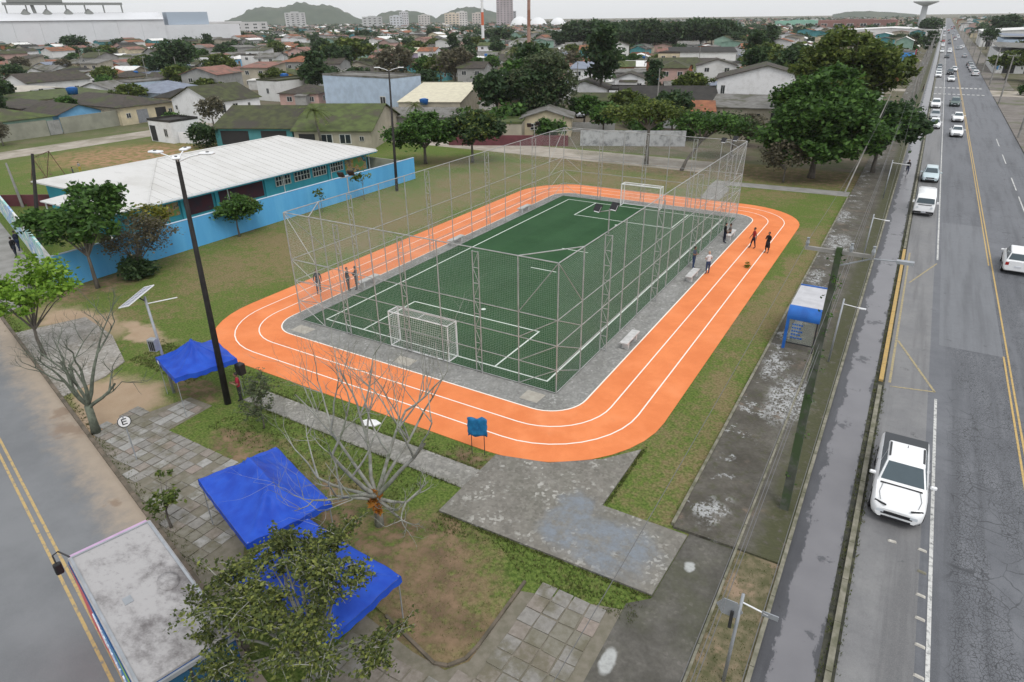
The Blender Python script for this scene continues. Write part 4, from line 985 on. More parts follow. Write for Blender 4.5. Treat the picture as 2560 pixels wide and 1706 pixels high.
# --- trees of the park
rf = random.Random(3); ff = []
for k in range(44):
    a = rf.uniform(0, 6.28); q = 2.65 * math.sqrt(rf.random()); ff.append((q * math.cos(a) * 1.0, q * math.sin(a) * 0.95, 3.7 + 0.9 * (1 - (q / 2.65) ** 2) + rf.uniform(-.7, .35), rf.uniform(.35, .75), rf.uniform(.35, .75), rf.uniform(.22, .42)))
def twig_tree(name, label, loc, blobs, leaf, size, r0, fork, bark, twigs=8, per=20, seed=1, cat='tree', aspect=1.6):
    """Tree whose leaves sit along fine twigs that grow from limbs."""
    rnd = random.Random(seed); r = thing(name, label, cat, loc); mb = MB(); tw = MB(); P = []
    trunk_mesh(mb, blobs, fork, r0, rng=rnd, limbs=1, fork=fork)
    for b in blobs:
        c = Vector(b[:3])
        for k in range(twigs):
            d = Vector((rnd.gauss(0, 1), rnd.gauss(0, 1), rnd.gauss(.25, .7))).normalized(); ln = rnd.uniform(.7, 1.5); o = c + Vector((rnd.uniform(-.5, .5) * b[3], rnd.uniform(-.5, .5) * b[4], rnd.uniform(-.5, .3) * b[5]))
            e = o + Vector((d.x * b[3], d.y * b[4], d.z * b[5])) * ln; m = o.lerp(e, .5) + Vector((0, 0, .06)); tw.path([o, m, e], [.014, .010, .004], 3, caps=False)
            for q in range(per):
                t = rnd.random() ** .7; p = o.lerp(m, t * 2) if t < .5 else m.lerp(e, t * 2 - 1); s = .05 + .05 * rnd.random(); P.append((p.x + rnd.gauss(0, s), p.y + rnd.gauss(0, s), p.z + rnd.gauss(0, s * .7)))
    mb.build('trunk', bark, r, True); tw.build('twigs', bark, r); link('crown', leaf_mesh('crown', np.array(P), size, LEAF[leaf], aspect), r); return r
ff = [b for b in ff if not (b[0] > 0.1 and b[1] > 0.35 and rf.random() < .72)]
twig_tree('leafy_tree', 'leafy olive-green tree in front of the blue gazebos beside the bus', (1.95, -18.0, 0), ff, 'fore', 0.066, 0.13, 1.5, BARK_P, 15, 34, 4)
bare_tree('bare_tree', 'large leafless tree with pale branches reaching over the orange track', (-1.45, -11.85, 0), 7.6, 0.15, BARK_P, 5, 6, 0.80, 1.35, 7, lowarms=((-1, -0.35, 0.15, 2.3), (-0.8, -0.75, 0.1, 1.5), (0.9, 0.1, 0.2, 1.6), (0.75, -0.35, -0.05, 1.3)))
bro = leaf_mesh('bromeliad', clump_points([(-1.45, -11.8, 1.25, .22, .22, .25), (-1.25, -12.0, 0.9, .12, .12, .12), (-1.55, -11.9, 1.6, .12, .12, .1)], 170, 9, 0.3), 0.13, LEAF['orange'], 3.0); tag(link('bromeliads', bro), 'orange bromeliads growing on the bare tree trunk', 'plant')
bare_tree('bare_tree', 'smaller leafless greenish tree at the edge of dusty street', (-17.2, -13.85, 0), 5.6, 0.17, BARK_G, 9, 5, 0.7, 1.5, 4, lowarms=((-0.9, 0.1, 0.5, 2.4), (0.8, 0.5, 0.7, 2.2)))
tree('lime_tree', 'bright lime-green young tree by the dusty street', (-27.8, -10.95, 0), [(-0.6, 0.2, 3.9, 1.6, 1.6, .8), (0.9, 0.8, 4.5, 1.5, 1.4, .7), (-1.7, -0.7, 4.2, 1.3, 1.2, .6), (1.0, -0.8, 3.8, 1.2, 1.1, .6), (-0.2, 1.6, 5.1, 1.1, 1.0, .5), (2.0, 1.6, 4.1, 0.8, .8, .5)], 3600, 'lime', 0.16, 0.10, 1.7, clumps=60, spread=0.25)
tree('wall_tree', 'tall thin-trunked dark green tree in front of blue wall corner', (-35.9, -3.3, 0), [(-0.9, 1.2, 5.2, 2.0, 2.0, 1.1), (-1.8, -0.6, 4.6, 1.8, 1.6, 1.0), (-0.6, 3.0, 6.3, 1.1, 1.1, .8), (0.6, 0.6, 4.4, 1.4, 1.4, .8), (-2.0, 1.5, 6.2, 1.2, 1.2, .7), (-3.2, -1.2, 4.9, 1.4, 1.3, .6)], 6500, 'green', 0.21, 0.13, 2.4, clumps=90, spread=0.24)
tree('brown_shrub_tree', 'brownish twiggy tree with yellow blossoms by the blue wall', (-35.6, -0.2, 0), [(0.0, 0.4, 2.9, 1.5, 1.6, 1.1), (0.7, 1.6, 3.2, 1.3, 1.3, 1.0), (-0.6, -0.8, 2.8, 1.2, 1.2, .9), (0.5, 0.6, 3.9, 1.2, 1.2, .7)], 4000, 'brown', 0.11, 0.10, 0.9, clumps=90, spread=0.26, limbs=4, extra=([(-0.9, 2.2, 3.9, 1.0, 1.3, .8)], 900, 'yellow', 0.18))
tree('dark_shrub', 'low dark green shrub at the foot of the blue wall', (-35.3, -0.6, 0), [(0, 0, 0.75, 1.0, 1.0, .7), (0.5, 0.5, 0.6, .7, .7, .5)], 2400, 'dark', 0.16, 0.05, 0.3, clumps=40, spread=0.24, cat='shrub')
tree('wall_tree', 'small round green tree alone in front of blue wall', (-37.3, 10.2, 0), [(0.0, 0.3, 2.5, 1.2, 1.3, .8), (-0.4, -0.7, 2.3, .9, .9, .6), (0.3, 1.2, 2.4, .9, .9, .6), (0.1, 0.2, 3.2, .8, .9, .5)], 3600, 'green', 0.16, 0.08, 1.4, clumps=55, spread=0.26, extra=([(0.2, 1.5, 2.7, .5, .6, .5)], 250, 'olive', 0.16))
tree('sapling', 'thin sapling before the blue wall, nearer of two', (-36.6, 19.6, 0), [(0, 0, 1.9, .5, .5, .45)], 110, 'olive', 0.16, 0.025, 1.2, clumps=8, spread=0.3, limbs=3)
tree('sapling', 'thin sapling before the blue wall, farther of two', (-36.3, 25.4, 0), [(0, 0, 2.4, .75, .75, .4)], 200, 'olive', 0.18, 0.03, 1.5, clumps=10, spread=0.3, limbs=4)
twig_tree('sapling_bush', 'bushy green sapling beside the tall dark pole', (-10.6, -9.6, 0), [(0.1, 0, 1.9, .75, .75, .7), (-0.4, 0.3, 1.5, .6, .6, .5), (0.3, -0.4, 1.3, .6, .6, .5), (0.2, 0.2, 2.5, .5, .5, .5)], 'grey', 0.085, 0.035, 0.8, BARK, 16, 18, 2)
tree('small_bush', 'scrubby little bush at the street kerb near the truck', (-8.2, -16.0, 0), [(0, 0, 1.4, .5, .5, .35), (0.4, 0.2, 1.7, .35, .35, .25), (-1.3, 0.9, 1.5, .3, .3, .2)], 420, 'olive', 0.10, 0.05, 0.9, clumps=16, spread=0.28, cat='bush')
# behind the school and along the gravel street
tree('street_tree', 'dense bright green tree behind the end of blue wall', (-42.4, 44.0, 0), [(0, 0, 4.2, 3.0, 3.0, 1.7), (-2.6, -1.2, 4.0, 2.4, 2.2, 1.4), (2.2, 1.0, 4.1, 2.2, 2.2, 1.4), (0.2, 0.5, 5.4, 2.2, 2.2, 1.1)], 8000, 'green', 0.30, 0.22, 2.0, clumps=110, spread=0.2)
tree('street_tree', 'dark green flat-topped tree right of the bright green one', (-37.3, 47.6, 0), [(0.2, 0, 4.3, 2.8, 2.8, 1.5), (2.2, 1.6, 4.4, 2.2, 2.2, 1.2), (-1.2, -1.0, 4.6, 2.0, 2.0, 1.2), (0.8, .8, 5.4, 1.8, 1.8, .9)], 7000, 'dark', 0.28, 0.18, 2.2, clumps=100, spread=0.2, extra=([(0.5, 0.5, 4.9, 2.5, 2.5, 1.2)], 1500, 'olive', .28))
tree('flat_tree', 'airy umbrella-shaped tree behind the far fence', (-16.3, 56.7, 0), [(-3.0, -0.6, 6.2, 2.6, 2.4, .7), (0.2, 0.6, 6.7, 2.8, 2.6, .8), (2.6, 1.4, 6.2, 2.4, 2.2, .7), (-1.0, 1.8, 7.2, 2.0, 2.0, .6)], 4200, 'olive', 0.24, 0.24, 4.4, clumps=90, spread=0.24, limbs=4)
tree('flat_tree', 'spreading green tree with leaning trunk behind the far right fence', (-11.2, 55.4, 0), [(2.2, 2.2, 5.6, 2.6, 2.5, .8), (0.0, 1.4, 5.9, 2.2, 2.2, .7), (4.2, 3.4, 5.4, 2.2, 2.2, .7)], 3600, 'green', 0.24, 0.18, 3.4, clumps=80, spread=0.24, limbs=4, lean=(1.6, 1.6))
tree('blossom_tree', 'small pale blossoming tree beside the low beige house', (-7.8, 66.0, 0), [(0, 0, 4.2, 2.4, 2.4, 1.2), (1.6, .6, 3.7, 1.8, 1.8, 1.0)], 2600, 'grey', 0.24, 0.14, 2.0, clumps=60, spread=0.24)
# the big trees beside the avenue
tree('big_tree', 'large bright green tree nearest the avenue sidewalk', (3.4, 58.5, 0), [(0, 0, 6.8, 4.8, 4.6, 3.0), (-3.2, -1.0, 5.0, 3.4, 3.2, 2.4), (3.4, -1.2, 5.2, 3.6, 3.2, 2.4), (0.5, 1.5, 9.6, 3.4, 3.4, 2.2), (-2.4, 0.2, 8.6, 3.0, 2.8, 1.8), (1.0, -2.6, 4.0, 3.4, 2.6, 1.8), (-2.5, -2.2, 3.4, 2.4, 2.0, 1.4), (3.2, 1.0, 8.2, 2.8, 2.6, 1.8)], 21000, 'green', 0.34, 0.36, 2.4, clumps=210, spread=0.16, limbs=3)
tree('big_tree', 'darker green tree overhanging the bike lane', (9.4, 64.5, 0), [(0, 0, 5.6, 3.8, 3.6, 2.2), (-1.8, -2.0, 4.2, 2.8, 2.4, 1.6), (2.2, 1.2, 5.2, 2.6, 2.6, 1.4), (-1.6, -0.8, 5.0, 2.4, 2.4, 1.4), (1.4, 3.0, 5.6, 2.4, 2.4, 1.4), (-1.5, 2.5, 6.0, 2.4, 2.4, 1.3)], 11000, 'dark', 0.34, 0.26, 2.2, clumps=150, spread=0.17, extra=([(0, 0, 5.9, 3.2, 3.2, 1.6)], 2500, 'green', .34))
tree('big_tree', 'very wide olive-green tree rising behind the bright green one', (2.0, 92.0, 0), [(-4.2, 0, 10.2, 4.2, 4.4, 2.6), (0, 0, 12.6, 4.6, 4.6, 2.4), (4.2, 1.0, 11.0, 4.0, 4.2, 2.4), (-1.5, -2.0, 8.0, 4.2, 4.0, 2.4), (3.0, 2.0, 8.2, 4.0, 4.0, 2.4), (6.4, 0.5, 9.0, 2.6, 2.6, 1.8)], 17000, 'olive', 0.42, 0.5, 4.0, clumps=200, spread=0.15, limbs=4)
tree('small_tree', 'thin grey-leaved tree under the big trees by the footpath', (1.0, 54.6, 0), [(0, 0, 3.2, 1.8, 1.8, 1.2), (-1.2, 0.4, 2.8, 1.4, 1.4, 1.0)], 2600, 'brown', 0.2, 0.10, 1.4, clumps=60, spread=0.24, limbs=3)

# --- templates for the town's trees
def template(blobs, n, leaf, size, r0, fork, clumps=60, spread=0.2):
    mb = MB(); trunk_mesh(mb, blobs, fork, r0, limbs=1, fork=fork)
    return mb.mesh('trunk', BARK, True), leaf_mesh('crown', clump_points(blobs, n, clumps, spread), size, LEAF[leaf])
TT = {
    'round': template([(0, 0, 4.4, 2.6, 2.6, 2.0), (1.4, .8, 4.8, 1.8, 1.8, 1.4), (-1.5, -.6, 4.2, 1.8, 1.8, 1.3)], 2400, 'dark', 0.42, .2, 1.8),
    'green': template([(0, 0, 4.0, 2.4, 2.6, 1.7), (1.6, -.8, 4.4, 1.7, 1.7, 1.2), (-1.3, .9, 4.6, 1.7, 1.7, 1.3)], 2400, 'green', 0.40, .2, 1.7),
    'wide': template([(0, 0, 4.6, 3.6, 3.4, 1.3), (2.4, 1, 4.4, 2.2, 2.2, 1.0), (-2.4, -.8, 4.3, 2.2, 2.2, 1.0), (.2, .4, 5.6, 2.2, 2.2, .9)], 2800, 'olive', 0.42, .22, 2.2),
    'bushy': template([(0, 0, 1.9, 2.0, 2.0, 1.5), (1.2, .6, 1.5, 1.4, 1.4, 1.1)], 1400, 'green', 0.36, .1, .5),
    'tall': template([(0, 0, 6.4, 2.6, 2.6, 2.6), (.9, .6, 9.0, 1.9, 1.9, 1.8), (-1.0, -.4, 4.6, 2.0, 2.0, 1.4)], 2800, 'dark', 0.48, .26, 2.4),
    'grey': template([(0, 0, 4.2, 2.4, 2.4, 1.9), (1.0, .8, 5.0, 1.6, 1.6, 1.2)], 1500, 'brown', 0.34, .18, 1.8),
}
def palm_meshes(seed=1):
    rnd = random.Random(seed); tk = MB(); tk.path([(0, 0, 0), (.1, .05, 2), (.3, .1, 4), (.35, .1, 5.4)], [.24, .17, .14, .13], 7); fr = MB(); top = Vector((.35, .1, 5.4))
    for k in range(17):
        a = 2 * math.pi * k / 17 + rnd.uniform(-.2, .2); el = rnd.uniform(-.15, 1.0); d = Vector((math.cos(a), math.sin(a), 0)); s = Vector((-math.sin(a), math.cos(a), 0)); ln = rnd.uniform(2.0, 2.7); P = []
        for i in range(9):
            t = i / 8; P.append(top + d * ln * t * math.cos(el * (1 - t)) + Vector((0, 0, ln * (math.sin(el) * t * 1.1 - 0.75 * t * t))))
        for i in range(1, 9):
            wd = 0.55 * (1 - abs(i / 8 - .45) * 1.1); u = (P[i] - P[i - 1]).normalized()
            for q in (-1, 1):
                for j in range(2):
                    b0 = P[i - 1].lerp(P[i], j / 2); b1 = P[i - 1].lerp(P[i], j / 2 + .32); tip = b0 + s * q * wd + u * wd * .55 + Vector((0, 0, -.25 * wd)); fr.add([b0, b1, tip], [(0, 1, 2) if q > 0 else (0, 2, 1)])
        fr.path(P, [.03 * (1 - .09 * i) for i in range(9)], 3, caps=False)
    return tk.mesh('trunk', BARK, True), fr.mesh('fronds', LEAF['palm'])
TT['palm'] = palm_meshes()
SCRATCH = []
def put_tree(kind, x, y, s, label, group=None, name='town_tree', sz=None):
    r = thing(name, label, 'palm' if kind == 'palm' else 'tree', (x, y, 0), random.uniform(0, 6.28), group); r.scale = (s, s, s * (sz or random.uniform(.9, 1.12)))
    link('trunk', TT[kind][0], r); link('fronds' if kind == 'palm' else 'crown', TT[kind][1], r); return r
# grass tufts that break the clean edges of the lawn
def tufts():
    P = []
    def seg(x0, y0, x1, y1, n, w):
        for i in range(n):
            t = random.random(); P.append((x0 + (x1 - x0) * t + random.gauss(0, w), y0 + (y1 - y0) * t + random.gauss(0, w)))
    def area(x0, x1, y0, y1, n):
        for i in range(n): P.append((random.uniform(x0, x1), random.uniform(y0, y1)))
    area(-24, 0, -7.1, -6.1, 700); area(-13, -1.5, -11, -8.6, 1100); area(0.2, 8.6, -11.3, -10.25, 700);  area(-23, -17.5, -8.8, -6.2, 1500)
    area(1.5, 4.7, -15.2, -11.2, 500); seg(8.25, -6, 8.25, 50, 700, .05); seg(0.1, -10.2, 8.7, -10.0, 400, .05); seg(5.6, -2, 5.6, -6.6, 200, .04); seg(-13, -8.5, 0, -8.5, 400, .05); seg(-13, -7.15, 0, -7.1, 400, .05)
    seg(12.1, -14, 12.1, 40, 500, .06); seg(10.7, -16, 10.7, 18, 400, .06); area(10.7, 12.1, -14, -6.4, 700); seg(13.95, -12, 13.95, 40, 500, .04); seg(14.35, -12, 14.35, 9, 200, .04); pass
    for k in range(900): p = LS(random.uniform(-5, 30), random.gauss(-0.35, .15)); P.append((p[0], p[1]))
    P = np.array(P); n = len(P); rng = RNG; k = 3; base = np.repeat(np.c_[P, np.zeros(n)], k, 0); m = n * k
    ang = rng.random(m) * 6.283; ln = 0.04 + 0.055 * rng.random(m); w = 0.012 + .012 * rng.random(m); d = np.c_[np.cos(ang), np.sin(ang), np.zeros(m)]; s = np.c_[-np.sin(ang), np.cos(ang), np.zeros(m)]
    base = base + d * .02; tip = base + d * (ln * .7)[:, None]; tip[:, 2] = ln * (.6 + .5 * rng.random(m)) + .03
    v = np.stack([base - s * w[:, None], base + s * w[:, None], tip], 1).reshape(-1, 3).astype(np.float32); v[0::3, 2] -= .01; v[1::3, 2] -= .01
    me = bpy.data.meshes.new('grass_tufts'); me.vertices.add(3 * m); me.vertices.foreach_set('co', v.ravel()); me.loops.add(3 * m); me.loops.foreach_set('vertex_index', np.arange(3 * m, dtype=np.int32)); me.polygons.add(m); me.polygons.foreach_set('loop_start', np.arange(0, 3 * m, 3, dtype=np.int32))
    me.materials.append(mat_leaf('grass_blades', (0.055, 0.08, 0.018), (0.095, 0.125, 0.03), (0.16, 0.15, 0.06))); me.update(calc_edges=True)
    tag(link('grass', me), 'short grass tufts over the park lawn', 'grass', kind='stuff')
tufts()
# plants on the mossy pole
pp = leaf_mesh('pole_plants', np.concatenate([clump_points([(11.69 - .14 * t - .0 + .05, -3.26 + .99 * t, .3 + 10.0 * t, .2, .2, .28)], 40, 4, .35) for t in (.12, .3, .47, .56, .63, .7, .78, .84, .9, .96)]), .065, LEAF['green']); tag(link('climbing_plants', pp), 'small green plants clinging to the mossy utility pole', 'plant', kind='stuff')

wd = leaf_mesh('track_weed', clump_points([(4.05, 23.8, .22, .16, .16, .2)], 46, 5, .4), .12, LEAF['yellow'], 2.6); tag(link('track_weed', wd), 'small green weed lying on the orange track', 'weed')

# ------------------------------------------------------------------ vehicles
def car_paint(name, c): return flat(name, c, 0.22, 0.6)
PAINT = {'white': car_paint('white_car_paint', (0.82, 0.83, 0.84)), 'silver': car_paint('silver_car_paint', (0.42, 0.44, 0.46)), 'dark': car_paint('dark_grey_car_paint', (0.05, 0.055, 0.06)),
         'black': car_paint('black_car_paint', (0.018, 0.018, 0.02)), 'pale_blue': car_paint('pale_blue_car_paint', (0.55, 0.66, 0.70)), 'red': car_paint('red_car_paint', (0.32, 0.03, 0.025)), 'green': car_paint('grey_green_car_paint', (0.10, 0.14, 0.13))}
M['tyre'] = flat('tyre_rubber', (0.02, 0.02, 0.021), 0.9, 0.1); M['rim'] = flat('alloy_rim', (0.45, 0.46, 0.48), 0.35, 0.5, 0.6); M['headlamp'] = flat('headlamp_lens', (0.62, 0.66, 0.70), 0.15, 0.6); M['taillamp'] = flat('tail_lamp_red', (0.35, 0.015, 0.012), 0.25, 0.5); M['plate'] = flat('number_plate', (0.62, 0.64, 0.68), 0.5)
M['cargo'] = flat('dark_bed_cover', (0.055, 0.06, 0.066), 0.7)
M['carglass'] = flat('car_glass', (0.075, 0.10, 0.115), 0.10, 0.25)

def car_template(name, L, W, H, st, gh, belt, wheels, pick=False, van=False):
    """Body lofted through stations (y, halfwidth, zbottom, ztop); glasshouse gh = (rear base y, rear roof y, front roof y, front base y, half roof, half base)."""
    tmp = thing(name, None, None); P = {}
    b = MB(); prof = None; rows = []
    for (y, w, zb, zt) in st:
        h = zt - zb
        rows.append([(-0.0, zb), (w * .86, zb), (w * .97, zb + .10), (w, zb + h * .35), (w, zb + h * .62), (w * .975, zb + h * .86), (w * .90, zt - .012), (w * .5, zt + .012), (0, zt + .018)])
    k = len(rows[0])
    for s in (1, -1):
        o = len(b.v)
        for (y, w, zb, zt), rw in zip(st, rows): b.v += [(s * p[0], y, p[1]) for p in rw]
        for i in range(len(st) - 1):
            for j in range(k - 1):
                q = (o + i * k + j, o + i * k + j + 1, o + (i + 1) * k + j + 1, o + (i + 1) * k + j); b.f.append(q if s < 0 else q[::-1]); b.m.append(0)
        for i, rev in ((0, s > 0), (len(st) - 1, s < 0)):
            f = tuple(o + i * k + j for j in range(k)); b.f.append(f if rev else f[::-1]); b.m.append(0)
    body = b.build('body', PAINT['white'], tmp)
    bm = bmesh.new(); bm.from_mesh(body.data); bmesh.ops.remove_doubles(bm, verts=bm.verts, dist=1e-4); bmesh.ops.recalc_face_normals(bm, faces=bm.faces); bm.to_mesh(body.data); bm.free(); smooth_by_angle(body.data, 38)
    yb0, yr0, yr1, yb1, hr, hb = gh; zr = H
    def ring(y0, y1, hw, z): return [(-hw, y0, z), (hw, y0, z), (hw, y1, z), (-hw, y1, z)]
    c = MB(); lo = ring(yb0, yb1, hb, belt - .06); hi = ring(yr0, yr1, hr, zr)
    c.add(lo + hi, [(4, 5, 6, 7), (0, 1, 5, 4), (1, 2, 6, 5), (2, 3, 7, 6), (3, 0, 4, 7)])
    cab = c.build('cabin', PAINT['white'], tmp); bevel_obj(cab, 0.07, 3, 20); smooth_by_angle(cab.data, 40)
    # glass panes a little proud of the cabin
    def pane(nm, A, B, C, D, inset, mat=M['carglass'], lift=.012):
        A, B, C, D = map(Vector, (A, B, C, D)); ce = (A + B + C + D) / 4; n = (B - A).cross(D - A).normalized()
        if n.dot(ce - Vector((0, (yb0 + yb1) / 2, belt + .1))) < 0: n = -n
        def mvp(p, q, r2): return p + (q - p).normalized() * inset + (r2 - p).normalized() * inset
        v = [mvp(A, B, D), mvp(B, A, C), mvp(C, B, D), mvp(D, A, C)]; m = MB(); m.add([p + n * lift for p in v] + [p - n * .03 for p in v], [(0, 1, 2, 3), (0, 4, 5, 1), (1, 5, 6, 2), (2, 6, 7, 3), (3, 7, 4, 0)]); me = m.build(nm, mat, tmp)
        bm = bmesh.new(); bm.from_mesh(me.data); bmesh.ops.recalc_face_normals(bm, faces=bm.faces); bm.to_mesh(me.data); bm.free(); return me
    def on(p, q, t): return tuple(Vector(p).lerp(Vector(q), t))
    l = lo; h = hi; tl = .06 / (zr - belt + .06)
    l = [on(lo[i], hi[i], tl + .02) for i in range(4)]; h = [on(lo[i], hi[i], .93) for i in range(4)]
    pane('windscreen', l[3], l[2], h[2], h[3], .07); pane('rear_window', l[0], l[1], h[1], h[0], .08)
    for a, d in ((1, 2), (3, 0)):
        if a == 3: a, d = 0, 3
        m0, m1 = on(l[a], l[d], .47), on(h[a], h[d], .45)
        pane('side_window', l[a], m0, m1, h[a], .055); pane('side_window', m0, l[d], h[d], m1, .055)
    for (wy, wr) in wheels:
        for s in (-1, 1):
            x = s * (W / 2 - .09); m = MB(); m.path([(x - .105, wy, wr), (x - .085, wy, wr), (x + .085, wy, wr), (x + .105, wy, wr)], [wr * .9, wr, wr, wr * .9], 18); t = m.build('wheel', M['tyre'], tmp, False); smooth_by_angle(t.data, 30)
            MB().path([(x + s * .100, wy, wr), (x + s * .112, wy, wr)], wr * .62, 14).build('rim', M['rim'], t)
            MB().path([(s * (W / 2 - .06), wy, wr + .03), (s * (W / 2 + .004), wy, wr + .03)], wr * 1.14, 20).build('wheel_arch', M['black'], tmp)
    yf = st[-1][0]; yr = st[0][0]; wf = st[-1][1]; zf = st[-1][3]
    gr = MB().box(-wf * .62, yf - .03, .50, wf * .62, yf + .012, .62).build('grille', M['black'], tmp)
    MB().box(-wf * .7, yf - .03, .30, wf * .7, yf + .010, .40).build('lower_grille', M['black'], tmp)
    MB().box(-.2, yf + .0, .42, .2, yf + .022, .49).build('number_plate', M['plate'], tmp); MB().box(-.2, yr - .022, .60, .2, yr, .70).build('number_plate', M['plate'], tmp)
    for s in (-1, 1):
        a, d = s * wf * .60, s * wf * .97; MB().box(min(a, d), yf - .12, zf - .16, max(a, d), yf + .006, zf - .05).build('headlight', M['headlamp'], tmp)
        wr_ = st[0][1]; a, d = s * wr_ * .72, s * wr_ * .985; MB().box(min(a, d), yr - .012, st[0][3] - .30, max(a, d), yr + .12, st[0][3] - .08).build('tail_light', M['taillamp'], tmp)
        mx = s * (W / 2 + .11); my = yb1 - .42; m = MB().obox((mx, my, belt + .06), .22, .12, .13); bevel_obj(m.build('mirror', PAINT['white'], tmp), .03, 1)
    MB().box(-W / 2 + .1, yr + .3, .2, W / 2 - .1, yf - .3, .30).build('underbody', M['black'], tmp)
    return tmp

def set_paint(root, mat):
    for ch in KIDS.get(root.as_pointer(), []):
        if ch.name.split('.')[0] in ('body', 'cabin', 'mirror') and ch.type == 'MESH':
            ch.material_slots[0].link = 'OBJECT'; ch.material_slots[0].material = mat

hatch = car_template('parked_car', 3.95, 1.70, 1.48, [(-1.95, .74, .34, .90), (-1.85, .82, .26, .95), (-1.3, .85, .22, .96), (0.2, .85, .22, .95), (.9, .85, .22, .93), (1.5, .83, .23, .86), (1.82, .78, .25, .74), (1.95, .66, .30, .62)], (-1.88, -1.45, .28, 1.12, .56, .76), .93, ((-1.2, .30), (1.22, .30)))
sedan = car_template('parked_car', 4.35, 1.72, 1.45, [(-2.16, .72, .34, .88), (-2.06, .82, .26, .95), (-1.4, .86, .22, .97), (0.2, .86, .22, .95), (.95, .86, .22, .93), (1.6, .83, .23, .86), (2.0, .78, .25, .74), (2.14, .64, .30, .62)], (-1.55, -.95, .25, 1.1, .55, .76), .94, ((-1.3, .31), (1.33, .31)))
suv = car_template('parked_car', 4.1, 1.78, 1.64, [(-2.02, .80, .36, 1.02), (-1.92, .86, .28, 1.06), (-1.3, .89, .25, 1.06), (0.2, .89, .25, 1.05), (.95, .89, .25, 1.03), (1.55, .87, .26, .98), (1.92, .82, .28, .86), (2.04, .70, .34, .72)], (-1.96, -1.62, .25, 1.08, .60, .80), 1.03, ((-1.26, .33), (1.28, .33)))

def pickup():
    t = car_template('pickup_truck', 4.95, 1.85, 1.68, [(-2.48, .80, .42, 1.08), (-2.40, .89, .34, 1.13), (-1.6, .92, .28, 1.13), (-.3, .925, .26, 1.12), (.5, .925, .26, 1.10), (1.0, .925, .26, 1.08), (1.6, .92, .27, 1.05), (2.0, .90, .28, .99), (2.30, .84, .30, .86), (2.45, .70, .34, .70)], (-1.28, -.95, .38, 1.32, .63, .84), 1.09, ((-1.55, .36), (1.50, .36)))
    MB().prism([(-.80, -2.36), (.80, -2.36), (.80, -1.22), (-.80, -1.22)], 1.10, 1.175).build('bed_cover', M['cargo'], t)
    for s in (-1, 1):
        MB().box(min(s * .55, s * .62), -.78, 1.655, max(s * .55, s * .62), .25, 1.70).build('roof_strip', M['dark_metal'], t)  # dark strip along each side of the roof
        MB().obox((s * .60, 2.33, .86), .42, .05, .05, R(-24 * s)).build('running_light', M['dark_metal'], t)
    for k, z in enumerate((.50, .60, .70)): MB().box(-.52, 2.36, z, .52, 2.475 - .035 * k, z + .035).build('grille_bar', M['black'], t)
    for s in (-1, 1):
        for y in (-1.18, -.28, .86): MB().box(s * .928 - .004, y - .008, .42, s * .928 + .004, y + .008, 1.06).build('door_seam', M['black'], t)
        for y in (-.45, .42): MB().box(s * .93 - .012, y - .10, .93, s * .93 + .012, y + .06, .965).build('door_handle', M['grey_metal'], t)
        MB().path([(s * .62, 1.38, 1.10), (s * .70, 1.9, 1.035), (s * .62, 2.26, .93)], .010, 4).build('bonnet_seam', M['dark_metal'], t)
    MB().box(-.70, 1.30, 1.082, .72, 1.36, 1.105).build('wiper_cowl', M['black'], t); MB().tube((0, -.62, 1.68), (0, -.66, 1.78), .012).build('antenna', M['black'], t)
    return t
pk_t = pickup()
